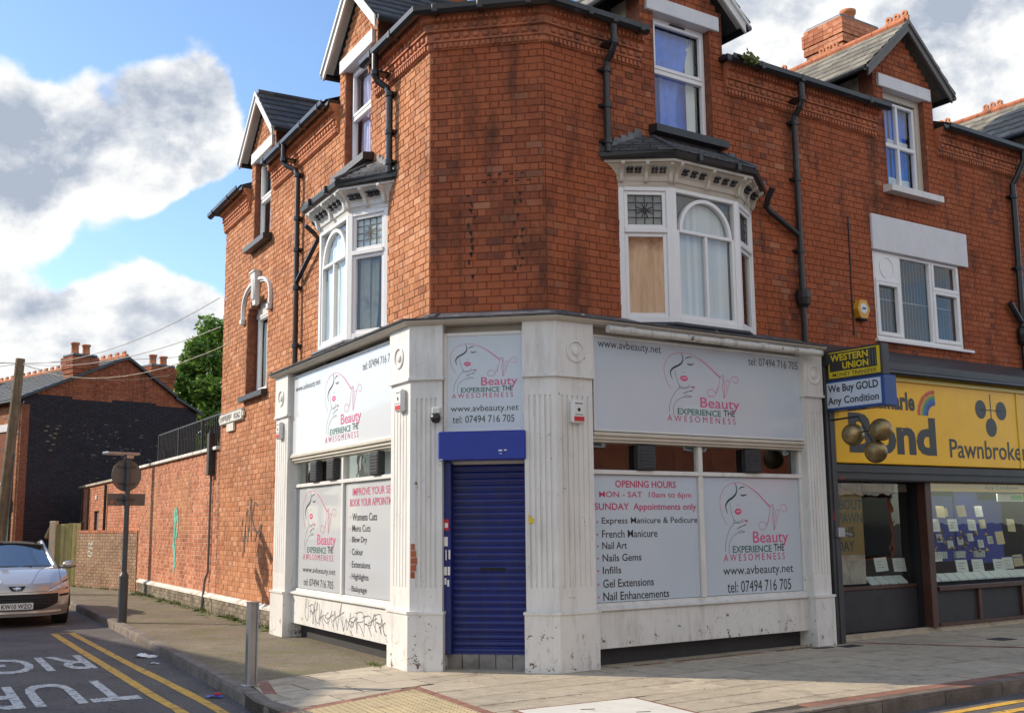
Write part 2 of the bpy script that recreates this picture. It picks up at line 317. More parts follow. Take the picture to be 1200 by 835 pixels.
def asphaltmat(name, base, agg, moss=False, patch=True):
    m, t, b = newmat(name); p = pos(t)
    c = ramp(t, noise(t, p, 140, 2, .6), [(.35, tuple(x * .72 for x in base)), (.55, base), (.72, agg)])
    c = mixc(t, 1.0, c, ramp(t, noise(t, p, .9, 6, .6), [(.3, (.70, .70, .70)), (.7, (1.25, 1.25, 1.25))]), 'MULTIPLY')
    c = mixc(t, 1.0, c, ramp(t, noise(t, p, 38, 5, .75), [(.36, (.62, .62, .62)), (.5, (1, 1, 1)), (.64, (1.5, 1.48, 1.42))]), 'MULTIPLY')
    c = mixc(t, ramp(t, noise(t, p, 5.5, 3, .5), [(.66, (0, 0, 0)), (.69, (.6, .6, .6))]), c, tuple(x * .55 for x in base))
    gum = nd(t, 'ShaderNodeTexVoronoi'); gum.inputs['Scale'].default_value = 2.6; t.links.new(p, gum.inputs['Vector'])
    c = mixc(t, ramp(t, gum.outputs['Distance'], [(.055, (.75, .75, .75)), (.075, (0, 0, 0))]), c, tuple(min(.5, x * 1.9) for x in base))
    if patch:
        vo = nd(t, 'ShaderNodeTexVoronoi'); vo.feature = 'DISTANCE_TO_EDGE'; vo.inputs['Scale'].default_value = .55
        nn = nd(t, 'ShaderNodeTexNoise'); nn.inputs['Scale'].default_value = 1.7; nn.inputs['Detail'].default_value = 5; t.links.new(p, nn.inputs['Vector'])
        t.links.new(vmath(t, 'ADD', p, vmath(t, 'SCALE', nn.outputs['Color'], 1.0)), vo.inputs['Vector'])
        c = mixc(t, ramp(t, vo.outputs['Distance'], [(0, (.75, .75, .75)), (.010, (0, 0, 0))]), c, tuple(x * .35 for x in base))
    if moss:
        g = noise(t, p, 1.6, 6, .7)
        c = mixc(t, math_(t, 'MULTIPLY', ramp(t, g, [(.46, (0, 0, 0)), (.62, (1, 1, 1))]), .6), c, (.14, .14, .045))
        g2 = noise(t, p, 3.0, 6, .7)
        c = mixc(t, math_(t, 'MULTIPLY', ramp(t, g2, [(.56, (0, 0, 0)), (.66, (1, 1, 1))]), .4), c, (.26, .22, .16))
    t.links.new(c, b.inputs['Base Color']); b.inputs['Roughness'].default_value = .9
    bump(t, b, noise(t, p, 70, 5, .8), 1.0, .012)
    return m
M['asphalt'] = asphaltmat('road_asphalt', (.125, .112, .106), (.25, .23, .215))
M['pave_asphalt'] = asphaltmat('footway_asphalt', (.19, .155, .11), (.40, .34, .25), moss=True, patch=False)
M['ground'] = mat('distant_ground', (.12, .11, .09), .95, .2, .5)

# ------------------------------------------------------------------ frames and mesh builder
def dirv(a): a = radians(a); return Vector((sin(a), cos(a)))
CL = Vector((-0.94231, 12.40306)); CR = Vector((0.40632, 12.16162))
uL, uC, uR = -dirv(-29.1), -dirv(-79.85), dirv(55.9)
def frame(o, u):
    """x along the wall to the right, -y outwards, z up"""
    return Matrix(((u.x, -u.y, 0, o.x), (u.y, u.x, 0, o.y), (0, 0, 1, 0), (0, 0, 0, 1)))
L, Cc, R = frame(CL, uL), frame(CL, uC), frame(CR, uR)
def sub(F, s0, o0, s1, o1):
    """frame along a plan segment given as (s, outward offset) in F"""
    d = Vector((s1 - s0, -(o1 - o0))); w = d.length; d /= w
    return F @ Matrix(((d.x, -d.y, 0, s0), (d.y, d.x, 0, -o0), (0, 0, 1, 0), (0, 0, 0, 1))), w
WM = {}
class MB:
    def __init__(s, F=None): s.v = []; s.f = []; s.mi = []; s.F = F or Matrix()
    def add(s, vs, fs, m=0):
        n = len(s.v); F = s.F
        s.v += [F @ Vector(v) for v in vs]; s.f += [tuple(i + n for i in f) for f in fs]; s.mi += [m] * len(fs); return s
    def box(s, x0, x1, y0, y1, z0, z1, m=0, c=0.0):
        if c <= 0:
            v = [(x, y, z) for x in (x0, x1) for y in (y0, y1) for z in (z0, z1)]
            return s.add(v, [(0, 1, 3, 2), (4, 6, 7, 5), (0, 4, 5, 1), (2, 3, 7, 6), (0, 2, 6, 4), (1, 5, 7, 3)], m)
        X, Y, Z = (x0, x1), (y0, y1), (z0, z1); v = []; idx = {}
        for i in (0, 1):
            for j in (0, 1):
                for k in (0, 1):
                    a, b_, d = X[i], Y[j], Z[k]; sx, sy, sz = (1, -1)[i] * c, (1, -1)[j] * c, (1, -1)[k] * c
                    for ax, q in ((0, (a, b_ + sy, d + sz)), (1, (a + sx, b_, d + sz)), (2, (a + sx, b_ + sy, d))):
                        idx[(i, j, k, ax)] = len(v); v.append(q)
        f = []
        for i in (0, 1):
            q = [(i, 0, 0, 0), (i, 0, 1, 0), (i, 1, 1, 0), (i, 1, 0, 0)]; f.append([idx[t] for t in (q if i == 0 else q[::-1])])
            q = [(0, i, 0, 1), (1, i, 0, 1), (1, i, 1, 1), (0, i, 1, 1)]; f.append([idx[t] for t in (q if i == 0 else q[::-1])])
            q = [(0, 0, i, 2), (0, 1, i, 2), (1, 1, i, 2), (1, 0, i, 2)]; f.append([idx[t] for t in (q if i == 0 else q[::-1])])
        for i in (0, 1):
            for j in (0, 1):
                f.append([idx[(i, j, 0, 0)], idx[(i, j, 1, 0)], idx[(i, j, 1, 1)], idx[(i, j, 0, 1)]])
                f.append([idx[(0, i, j, 1)], idx[(1, i, j, 1)], idx[(1, i, j, 2)], idx[(0, i, j, 2)]])
                f.append([idx[(i, 0, j, 0)], idx[(i, 1, j, 0)], idx[(i, 1, j, 2)], idx[(i, 0, j, 2)]])
                for k in (0, 1): f.append([idx[(i, j, k, a)] for a in (0, 1, 2)])
        return s.add(v, f, m)
    def prism(s, poly, y0, y1, m=0):
        """polygon in (x, z) extruded y0..y1"""
        n = len(poly); v = [(x, y0, z) for x, z in poly] + [(x, y1, z) for x, z in poly]
        f = [tuple(range(n)), tuple(range(2 * n - 1, n - 1, -1))] + [(i, (i + 1) % n + 0, (i + 1) % n + n, i + n)[::-1] for i in range(n)]
        return s.add(v, f, m)
    def plan(s, poly, z0, z1, m=0):
        n = len(poly); v = [(x, y, z0) for x, y in poly] + [(x, y, z1) for x, y in poly]
        f = [tuple(range(n))[::-1], tuple(range(n, 2 * n))] + [(i, (i + 1) % n, (i + 1) % n + n, i + n) for i in range(n)]
        return s.add(v, f, m)
    def quad(s, a, b, c, d, m=0): return s.add([a, b, c, d], [(0, 1, 2, 3)], m)
    def tube(s, pts, r, seg=8, m=0, cap=True):
        pts = [Vector(p) for p in pts]; n = len(pts); v = []; rr = r if isinstance(r, (list, tuple)) else [r] * n
        for i, p in enumerate(pts):
            t = (pts[min(i + 1, n - 1)] - pts[max(i - 1, 0)]).normalized()
            a = t.orthogonal().normalized() if i == 0 else (a0 - t * a0.dot(t)).normalized()
            a0 = a; b = t.cross(a)
            v += [p + (a * cos(2 * pi * k / seg) + b * sin(2 * pi * k / seg)) * rr[i] for k in range(seg)]
        f = [(i * seg + k, i * seg + (k + 1) % seg, (i + 1) * seg + (k + 1) % seg, (i + 1) * seg + k) for i in range(n - 1) for k in range(seg)]
        if cap: f += [tuple(range(seg))[::-1], tuple(range((n - 1) * seg, n * seg))]
        return s.add(v, f, m)
    def lathe(s, prof, c=(0, 0, 0), seg=16, m=0, axis='z'):
        v = []
        for r, h in prof:
            for k in range(seg):
                a = 2 * pi * k / seg; x, y = r * cos(a), r * sin(a)
                v.append((c[0] + x, c[1] + y, c[2] + h) if axis == 'z' else (c[0] + x, c[1] - h, c[2] + y))
        n = len(prof); f = [(i * seg + k, i * seg + (k + 1) % seg, (i + 1) * seg + (k + 1) % seg, (i + 1) * seg + k) for i in range(n - 1) for k in range(seg)]
        if axis != 'z': f = [q[::-1] for q in f]
        return s.add(v, f, m)
    def grid(s, fn, nu, nv, m=0):
        v = [fn(i / nu, j / nv) for i in range(nu + 1) for j in range(nv + 1)]
        f = [(i * (nv + 1) + j, (i + 1) * (nv + 1) + j, (i + 1) * (nv + 1) + j + 1, i * (nv + 1) + j + 1) for i in range(nu) for j in range(nv)]
        return s.add(v, f, m)
    def brick(s, x0, x1, z0, z1, m=0, y0=-.004, y1=.03, c=.004):
        v = [(x0, y1, z0), (x1, y1, z0), (x1, y1, z1), (x0, y1, z1), (x0, y0 + c, z0), (x1, y0 + c, z0), (x1, y0 + c, z1), (x0, y0 + c, z1),
             (x0 + c, y0, z0 + c), (x1 - c, y0, z0 + c), (x1 - c, y0, z1 - c), (x0 + c, y0, z1 - c)]
        return s.add(v, [(8, 9, 10, 11), (4, 5, 9, 8), (5, 6, 10, 9), (6, 7, 11, 10), (7, 4, 8, 11), (0, 1, 5, 4), (1, 2, 6, 5), (2, 3, 7, 6), (3, 0, 4, 7)], m)
def link(o, parent=None, world=None):
    COL.objects.link(o)
    world = world if world is not None else (WM[parent.name] if parent else Matrix())
    WM[o.name] = world
    if parent:
        o.parent = parent; o.matrix_local = WM[parent.name].inverted() @ world
    else: o.matrix_world = world
    return o
def mats_(o, ms):
    for x in (ms if isinstance(ms, (list, tuple)) else [ms]): o.data.materials.append(M[x] if isinstance(x, str) else x)
def part(name, mb, ms, parent=None, label=None, kind=None, world=None, smooth=False):
    world = world if world is not None else (WM[parent.name] if parent else Matrix())
    inv = world.inverted(); me = bpy.data.meshes.new(name)
    me.from_pydata([inv @ v for v in mb.v], [], mb.f); me.polygons.foreach_set('material_index', mb.mi)
    if smooth: me.polygons.foreach_set('use_smooth', [True] * len(mb.f))
    me.update(); o = bpy.data.objects.new(name, me); mats_(o, ms); link(o, parent, world)
    if label: o['label'] = label
    if kind: o['kind'] = kind
    return o
def tag(o, label, cat, group=None):
    o['label'] = label; o['category'] = cat
    if group: o['group'] = group
    return o
def thing(name, label, cat, world, group=None):
    o = bpy.data.objects.new(name, None); o.empty_display_size = .2; link(o, None, world)
    return tag(o, label, cat, group)
def T(x, y, z): return Matrix.Translation((x, y, z))
def dup(o, dm, label=None, parent=None):
    """copy a thing with its parts, moved by the world matrix dm"""
    c = o.copy(); COL.objects.link(c); WM[c.name] = dm @ WM[o.name]
    if parent: c.parent = parent; c.matrix_local = WM[parent.name].inverted() @ WM[c.name]
    else: c.matrix_world = WM[c.name]
    if label: c['label'] = label
    for k in [x for x in bpy.data.objects if x.parent == o]: dup(k, dm, None, c)
    return c

def text(body, F, x0, x1, z0, z1, y, ms, parent, bold=0.0, name='lettering', flat=False, depth=.0):
    bold = min(bold, .006) if 'M' in body else bold      # heavier offsets fold over in that letter
    cu = bpy.data.curves.new('t', 'FONT'); cu.body = body; cu.size = 1; cu.offset = bold; cu.resolution_u = 3; cu.fill_mode = 'FRONT'
    o = bpy.data.objects.new('t', cu); COL.objects.link(o)
    dg = bpy.context.evaluated_depsgraph_get(); me = bpy.data.meshes.new_from_object(o.evaluated_get(dg))
    bpy.data.objects.remove(o); bpy.data.curves.remove(cu)
    xs = [v.co.x for v in me.vertices]; ys = [v.co.y for v in me.vertices]; a, b, c, d = min(xs), max(xs), min(ys), max(ys)
    mb = MB(F); vs = [((v.co.x - a) / (b - a) * (x1 - x0) + x0, y, (v.co.y - c) / (d - c) * (z1 - z0) + z0) for v in me.vertices]
    mb.add(vs, [tuple(p.vertices) for p in me.polygons]); bpy.data.meshes.remove(me)
    return part(name, mb, ms, parent)
def ribbon(mb, pts, w, y, m=0):
    """flat painted stroke in the (x, z) plane; w may be a list"""
    n = len(pts); w = w if isinstance(w, (list, tuple)) else [w] * n; v = []
    for i, (x, z) in enumerate(pts):
        a, b = pts[max(i - 1, 0)], pts[min(i + 1, n - 1)]; dx, dz = b[0] - a[0], b[1] - a[1]; l = hypot(dx, dz) or 1
        v += [(x - dz / l * w[i] / 2, y, z + dx / l * w[i] / 2), (x + dz / l * w[i] / 2, y, z - dx / l * w[i] / 2)]
    mb.add(v, [(2 * i, 2 * i + 1, 2 * i + 3, 2 * i + 2) for i in range(n - 1)], m)
def smooth(pts, n=5):
    """Catmull-Rom"""
    out = []
    for i in range(len(pts) - 1):
        p0, p1, p2, p3 = pts[max(i - 1, 0)], pts[i], pts[i + 1], pts[min(i + 2, len(pts) - 1)]
        for k in range(n):
            t = k / n
            out.append(tuple(.5 * (2 * p1[j] + (p2[j] - p0[j]) * t + (2 * p0[j] - 5 * p1[j] + 4 * p2[j] - p3[j]) * t * t + (3 * p1[j] - p0[j] - 3 * p2[j] + p3[j]) * t ** 3) for j in range(len(p1))))
    out.append(tuple(pts[-1])); return out
def sweep(mb, path, prof, m=0, caps=True):
    """path: world plan points (left to right seen from outside); prof: (outward, z)"""
    n = len(path); P = [Vector(p) for p in path]; rings = []
    for i in range(n):
        d0 = (P[i] - P[i - 1]).normalized() if i else None; d1 = (P[i + 1] - P[i]).normalized() if i < n - 1 else None
        n0 = Vector((d0.y, -d0.x)) if d0 else None; n1 = Vector((d1.y, -d1.x)) if d1 else None
        if n0 is None: nn = n1
        elif n1 is None: nn = n0
        else: nn = (n0 + n1); nn = nn / nn.length_squared * 2
        rings.append([(P[i].x + nn.x * o, P[i].y + nn.y * o, z) for o, z in prof])
    k = len(prof); v = [q for r in rings for q in r]
    f = [(i * k + j, (i + 1) * k + j, (i + 1) * k + (j + 1) % k, i * k + (j + 1) % k)[::-1] for i in range(n - 1) for j in range(k)]
    if caps: f += [tuple(range(k))[::-1], tuple(range((n - 1) * k, n * k))]
    sf = mb.F; mb.F = Matrix(); mb.add(v, f, m); mb.F = sf
def W2(F, s, o=0.0): p = F @ Vector((s, -o, 0)); return (p.x, p.y)

# ------------------------------------------------------------------ bricks
CRS, STR, HED, J = .0862, .207, .1035, .009
def subtract(iv, a, b):
    out = []
    for x0, x1 in iv:
        if b <= x0 or a >= x1: out.append((x0, x1))
        else:
            if a > x0: out.append((x0, a))
            if b < x1: out.append((b, x1))
    return out
def rows(z0, z1, spans, holes, crs=CRS):
    """spans(z) -> [(a, b)]; holes: list of fn(z) -> (a, b) or None"""
    out = []; z = z0; k = 0
    while z < z1 - .02:
        zt = min(z + crs, z1); zm = (z + zt) / 2; iv = spans(zm)
        for h in holes:
            r = h(zm)
            if r: iv = subtract(iv, *r)
        out.append((k, z, zt, [i for i in iv if i[1] - i[0] > .03])); z = zt; k += 1
    return out
def rect(a, b, c, d): return lambda z: (a, b) if c < z < d else None
def lay(rws, off=0.0, str_=STR, hed=HED, flem=True):
    bl = []
    for k, z0, z1, iv in rws:
        for a, b in iv:
            per = (str_ + hed) if flem else str_
            x = a - ((a - off - (k % 2) * per / 2) % per); j = 0
            while x < b:
                w = (str_, hed)[j % 2] if flem else str_
                p, q = max(x, a), min(x + w, b); j += 1; x += w
                if q - p > .025:
                    dz = random.uniform(-.0015, .0015)
                    bl.append((p + J / 2 + random.uniform(0, .002), q - J / 2 - random.uniform(0, .002), z0 + J / 2 + dz, z1 - J / 2 + dz))
    return bl
BR_ME = {}
def wall_bricks(F, bl, mt, parent, indiv, name='brick'):
    """the first `indiv` bricks nearest the camera are objects, the rest one mesh"""
    def dist(b):
        p = F @ Vector(((b[0] + b[1]) / 2, 0, (b[2] + b[3]) / 2)); return (p - EYE).length / (b[1] - b[0]) ** .5
    bl = sorted(bl, key=dist); near, rest = bl[:indiv], bl[indiv:]
    for b in near:
        w = round(b[1] - b[0], 2); h = round(b[3] - b[2], 3); key = (w, h, mt)
        if key not in BR_ME:
            mb = MB(); mb.brick(-w / 2, w / 2, -h / 2, h / 2)
            me = bpy.data.meshes.new(name); me.from_pydata(mb.v, [], mb.f); me.materials.append(M[mt]); BR_ME[key] = me
        o = bpy.data.objects.new(name, BR_ME[key])
        link(o, parent, F @ T((b[0] + b[1]) / 2, random.uniform(-.003, .003), (b[2] + b[3]) / 2))
    if rest:
        mb = MB(F)
        for b in rest:
            dy = random.uniform(-.003, .003); mb.brick(*b, y0=-.004 + dy)
        part('brickwork', mb, mt, parent, kind='stuff')
def backing(F, rws, ms, parent, y0=.004, y1=.25, name='wall'):
    mb = MB(F)
    # merge equal consecutive rows
    run = None
    def flush(r):
        for a, b in r[2]:
            mb.box(a, b, y0, y1, r[0], r[1], 0)
            for x in (a, b):
                e = .0015 * (1 if x == b else -1)
                mb.quad((x + e, y0, r[0]), (x + e, y1, r[0]), (x + e, y1, r[1]), (x + e, y0, r[1]), 1)
    for k, z0, z1, iv in rws:
        if run and run[2] == iv: run[1] = z1
        else:
            if run: flush(run)
            run = [z0, z1, iv]
    if run: flush(run)
    return part(name, mb, ms, parent)

# ================================================================== large structure
GZ = 0.04          # footway level
RZ = -0.08         # carriageway level
KL = [W2(L, s, n) for s, n in ((-60, 2.0), (-30, 1.93), (-12, 1.90), (-7.4, 1.97), (-2.6, 2.12), (.36, 2.2), (1.2, 2.28))]
_p0, _p2 = Vector(KL[-1]), Vector(W2(R, .2, 3.43)); _pc = Vector((-.76, 7.28))
KB = [tuple(_p0 * (1 - t) ** 2 + _pc * 2 * t * (1 - t) + _p2 * t * t) for t in [i / 9 for i in range(1, 9)]]
KR = [W2(R, s, 3.43) for s in (.2, 3, 6, 12, 40)]
KERB = KL + KB + KR
mb = MB(); mb.plan([(-400, -300), (400, -300), (400, 600), (-400, 600)], -.3, -.12); part('ground', mb, 'ground', kind='structure')
mb = MB(); mb.plan([(-60, -60), (60, -60), (60, 130), (-60, 130)], -.10, RZ); part('road', mb, 'asphalt', kind='structure')
# footway: asphalt sheet with paved apron round the corner
back = [W2(R, 40, -3), W2(R, 4, -1.5), W2(Cc, .7, -1.5), W2(L, -4, -1.0), W2(L, -17, -1.0), W2(L, -60, -1.0)]
mb = MB(); mb.plan(KERB + back, -.115, GZ - .004); pave = part('pavement', mb, 'pave_asphalt', kind='structure')

def clip(poly, a, b):
    """keep what is left of a->b"""
    out = []
    for i in range(len(poly)):
        p, q = poly[i], poly[(i + 1) % len(poly)]
        sp = (b[0] - a[0]) * (p[1] - a[1]) - (b[1] - a[1]) * (p[0] - a[0]); sq = (b[0] - a[0]) * (q[1] - a[1]) - (b[1] - a[1]) * (q[0] - a[0])
        if sp >= 0: out.append(p)
        if (sp >= 0) != (sq >= 0): t = sp / (sp - sq); out.append((p[0] + (q[0] - p[0]) * t, p[1] + (q[1] - p[1]) * t))
    return out
def area(p): return abs(sum(p[i][0] * p[(i + 1) % len(p)][1] - p[(i + 1) % len(p)][0] * p[i][1] for i in range(len(p)))) / 2
def shrink(p, d):
    cx = sum(q[0] for q in p) / len(p); cy = sum(q[1] for q in p) / len(p)
    return [(q[0] - (q[0] - cx) / max(hypot(q[0] - cx, q[1] - cy), .01) * d, q[1] - (q[1] - cy) / max(hypot(q[0] - cx, q[1] - cy), .01) * d) for q in p]
def inside(poly, p):
    return all((b[0] - a[0]) * (p[1] - a[1]) - (b[1] - a[1]) * (p[0] - a[0]) >= -1e-6 for a, b in zip(poly, poly[1:] + poly[:1]))
SL = []   # slabs laid so far (for counting)
def slabs(F, x0, x1, y0, y1, w, h, region, holes, mt, nm, z=GZ, stag=.5, gap=.006, kindstuff=False):
    """F frame; x along, y outward; region convex ccw world polygon"""
    k = 0; y = y0; allb = MB()
    while y < y1:
        x = x0 + (k % 2) * w * stag
        while x < x1:
            jit = random.uniform(-.0015, .0015)
            q = [W2(F, x, y + h), W2(F, x + w, y + h), W2(F, x + w, y), W2(F, x, y)]
            if area(q) > 0:
                s_ = sum((q[(i + 1) % 4][0] - q[i][0]) * (q[(i + 1) % 4][1] + q[i][1]) for i in range(4))
                if s_ > 0: q = q[::-1]
            for a, b in zip(region, region[1:] + region[:1]):
                if len(q) >= 3: q = clip(q, a, b)
            cx = sum(p[0] for p in q) / max(len(q), 1); cy = sum(p[1] for p in q) / max(len(q), 1)
            if len(q) >= 3 and area(q) > .012:
                outs = [q]
                for hh in holes:      # cut a convex hole out of the slab
                    new = []
                    for pc in outs:
                        rest = pc
                        for a, b in zip(hh, hh[1:] + hh[:1]):
                            o_ = clip(rest, b, a)
                            if len(o_) >= 3 and area(o_) > .01: new.append(o_)
                            rest = clip(rest, a, b)
                            if len(rest) < 3: break
                    outs = new
                for o_ in outs:
                    if kindstuff: allb.plan(shrink(o_, gap), z - .004, z + .006 + jit)
                    else:
                        m1 = MB(); m1.plan(shrink(o_, gap), z - .003, z + .006 + jit); part(nm, m1, mt, pave)
            x += w
        y += h; k += 1
def ccw(p):
    s_ = sum(p[i][0] * p[(i + 1) % len(p)][1] - p[(i + 1) % len(p)][0] * p[i][1] for i in range(len(p))); return p if s_ > 0 else p[::-1]
def hull(pts):
    pts = sorted(set(pts))
    def half(ps):
        h = []
        for p in ps:
            while len(h) > 1 and (h[-1][0] - h[-2][0]) * (p[1] - h[-2][1]) - (h[-1][1] - h[-2][1]) * (p[0] - h[-2][0]) <= 0: h.pop()
            h.append(p)
        return h
    return half(pts)[:-1] + half(pts[::-1])[:-1]
# tactile apron at the corner crossing: apex and two sides
TA, TB, TC_ = (-.957, 10.82), (-2.05, 9.3), (-.05, 9.0)
TD = (-1.1, 8.05)
tact = ccw([TA, TB, TD, TC_])
def grow(p, d): return [(q[0] + (q[0] - sum(a[0] for a in p) / len(p)) * d, q[1] + (q[1] - sum(a[1] for a in p) / len(p)) * d) for q in p]
tactb = grow(tact, .13)
cov = ccw([(1.06, 10.16), (.02, 9.55), (.45, 8.75), (1.5, 9.3)])
covb = grow(cov, .07)
apron = ccw([W2(L, .25, -.2), W2(L, -.55, .15), (-2.62, 11.45), W2(L, .36, 2.06), W2(L, 1.2, 2.14), (-1.5, 8.6), (-.35, 8.35), (.9, 8.6), W2(R, .2, 3.15), W2(R, .6, -.1)])
apron2 = ccw([W2(R, .6, 3.13), W2(R, .6, -.1), W2(R, 16, -.1), W2(R, 16, 3.13)])
strip = ccw([W2(R, 4.5, .3), W2(R, 4.62, .3), W2(R, 6.62, 3.14), W2(R, 6.45, 3.14)])
mb = MB(); mb.plan(ccw([W2(R, 30, 3.3), W2(R, 30, -1), W2(R, .4, -.6), W2(Cc, .6, -.6), W2(L, .3, -.3), W2(L, -.55, .15), (-2.62, 11.45), W2(L, .36, 2.08), W2(L, 1.2, 2.14)] + [(p[0] + .0, p[1] + .17) for p in KB] + [W2(R, .6, 3.3)]), GZ - .003, GZ); part('paving_bed', mb, 'jointc', pave)
slabs(R, -4.2, .65, -1.6, 5.2, .75, .45, hull(apron + [W2(R, .6, 3.13)]), [tactb, covb], 'slab', 'slab', gap=.016)
slabs(R, -.3, 10, -.1, 3.2, .9, .6, apron2, [ccw(strip), covb], 'slab', 'slab', gap=.016)
# tactile blocks, 400 mm, each with its blisters
FT, _w = sub(Matrix(), TA[0], -TA[1], TC_[0], -TC_[1])
def rowsT():
    bl = MB(); u = Vector((TC_[0] - TA[0], TC_[1] - TA[1])).normalized(); v = Vector((u.y, -u.x))
    for i in range(0, 7):
        for j in range(0, 7):
            q = [Vector(TA) + u * (.4 * i + a) + v * (.4 * j + b) for a, b in ((0, 0), (.4, 0), (.4, .4), (0, .4))]
            q = ccw([(p.x, p.y) for p in q])
            for a, b in zip(tact, tact[1:] + tact[:1]):
                if len(q) >= 3: q = clip(q, a, b)
            if len(q) < 3 or area(q) < .02: continue
            m1 = MB(); m1.plan(shrink(q, .004), GZ - .003, GZ + .006); part('tactile_block', m1, 'tactile', pave)
            for a in range(6):
                for b in range(6):
                    c = Vector(TA) + u * (.4 * i + .033 + a * .0667) + v * (.4 * j + .033 + b * .0667)
                    if inside(tact, c): bl.lathe([(.0125, 0), (.010, .005), (.0, .0055)], (c.x, c.y, GZ + .006), 8)
    part('tactile_blisters', bl, 'tactile', pave, kind='stuff')
rowsT()
def border(poly, poly2, mt, nm, w=.2):
    for a, b, c, d in zip(poly, poly[1:] + poly[:1], poly2[1:] + poly2[:1], poly2):
        A, B, C_, D = Vector(a), Vector(b), Vector(c), Vector(d); n = max(1, int((B - A).length / w))
        for i in range(n):
            t0, t1 = (i + .02) / n, (i + .98) / n
            q = [A.lerp(B, t0), A.lerp(B, t1), D.lerp(C_, t1), D.lerp(C_, t0)]
            m1 = MB(); m1.plan(ccw([(p.x, p.y) for p in q]), GZ - .003, GZ + .006 + random.uniform(-.001, .001)); part(nm, m1, mt, pave)
border(tact, tactb, 'redpave', 'border_brick')
border(cov, covb, 'redpave', 'border_brick')
mb = MB(); mb.plan(cov, GZ - .003, GZ + .008); tagc = part('service_cover', mb, 'cover', pave)
mb = MB()
for c in ((.55, 9.55), (1.0, 9.4)): mb.plan([(c[0], c[1]), (c[0] + .12, c[1] + .02), (c[0] + .12, c[1] + .045), (c[0], c[1] + .025)], GZ + .008, GZ + .0095)
part('lifting_slot', mb, 'dark', pave)
# brick edging bands: along the right kerb, across the footway and along the frontage
def band(a, b, w, mt='redpave', nm='edging_brick', n=None, lim=999):
    A, B = Vector(a), Vector(b); d = (B - A); l = d.length; d /= l; nn = Vector((-d.y, d.x)); n = n or int(l / .21)
    for i in range(n):
        p, q = A + d * (l * i / n + .003), A + d * (l * (i + 1) / n - .003)
        m1 = MB(); m1.plan(ccw([(p.x, p.y), (q.x, q.y), ((q + nn * w).x, (q + nn * w).y), ((p + nn * w).x, (p + nn * w).y)]), GZ - .003, GZ + .006 + random.uniform(-.0015, .0015)); part(nm, m1, mt, pave)
band(W2(R, .3, 3.14), W2(R, 8, 3.14), -.15); band(W2(R, .3, 3.30), W2(R, 8, 3.30), -.12)
band(W2(R, 4.52, .32), W2(R, 6.5, 3.12), .11)
band(W2(R, .0, .36), W2(R, 4.2, .36), .10)
band((-2.62, 11.45), W2(L, 1.15, 2.16), .12)
# kerb stones
def resample(path, step):
    out = [Vector(path[0])]; acc = 0
    for a, b in zip(path, path[1:]):
        A, B = Vector(a), Vector(b); l = (B - A).length; t = step - acc
        while t <= l: out.append(A.lerp(B, t / l)); t += step
        acc = (acc + l) % step
    return out
mb = MB(); sweep(mb, KERB[1:-1], [(0, -.15), (0, GZ - .01), (-.09, GZ - .01), (-.09, -.15)]); kerb = part('kerb', mb, 'jointc', kind='structure')
ks = [p for p in resample(KERB[1:], .9) if -22 < p.x < 8]
for a, b in zip(ks, ks[1:]):
    d = (b - a).normalized(); n = Vector((d.y, -d.x)); p, q = a + d * .005, b - d * .005; top = GZ + .008 + random.uniform(-.002, .002)
    m1 = MB(); r = [(p + n * .006), (q + n * .006), (q - n * .125), (p - n * .125)]; r2 = [(p - n * .012), (q - n * .012), (q - n * .125), (p - n * .125)]
    v = [(x.x, x.y, -.12) for x in r] + [(x.x, x.y, top - .03) for x in r] + [(x.x, x.y, top) for x in r2]
    m1.add(v, [(0, 1, 5, 4), (4, 5, 9, 8), (8, 9, 10, 11), (1, 2, 6, 5), (5, 6, 10, 9), (2, 3, 7, 6), (6, 7, 11, 10), (3, 0, 4, 7), (7, 4, 8, 11)]); part('kerb_stone', m1, 'kerb', kerb)
# ---- carriageway paint (thin sheets on the road)
road = bpy.data.objects['road']
def paintline(pts, w, mt, nm):
    mb = MB(); P = [Vector(p) for p in smooth(pts, 4)]; v = []
    for i, p in enumerate(P):
        d = (P[min(i + 1, len(P) - 1)] - P[max(i - 1, 0)]).normalized(); n = Vector((d.y, -d.x)) * w / 2 * random.uniform(.9, 1.1)
        v += [(p.x - n.x, p.y - n.y, RZ + .004), (p.x + n.x, p.y + n.y, RZ + .004)]
    mb.add(v, [(2 * i, 2 * i + 1, 2 * i + 3, 2 * i + 2) for i in range(len(P) - 1)]); return part(nm, mb, mt, road)
paintline([W2(L, s, n) for s, n in ((-7.95, 2.90), (-5, 2.88), (-3, 2.86), (-.3, 2.84), (.8, 2.82), (2.5, 2.9))], .105, 'yellow', 'yellow_line')
paintline([W2(L, s, n) for s, n in ((-7.95, 2.64), (-5, 2.60), (-3, 2.57), (-1.1, 2.52), (.98, 2.50), (2.5, 2.6))], .105, 'yellow', 'yellow_line')
paintline([W2(L, -7.98, 2.95), W2(L, -7.98, 2.58)], .09, 'yellow', 'yellow_line_end')
paintline([W2(R, s, 3.72) for s in (.5, 2, 4, 8, 14)], .10, 'yellow', 'yellow_line'); paintline([W2(R, s, 3.98) for s in (.5, 2, 4, 8, 14)], .10, 'yellow', 'yellow_line')
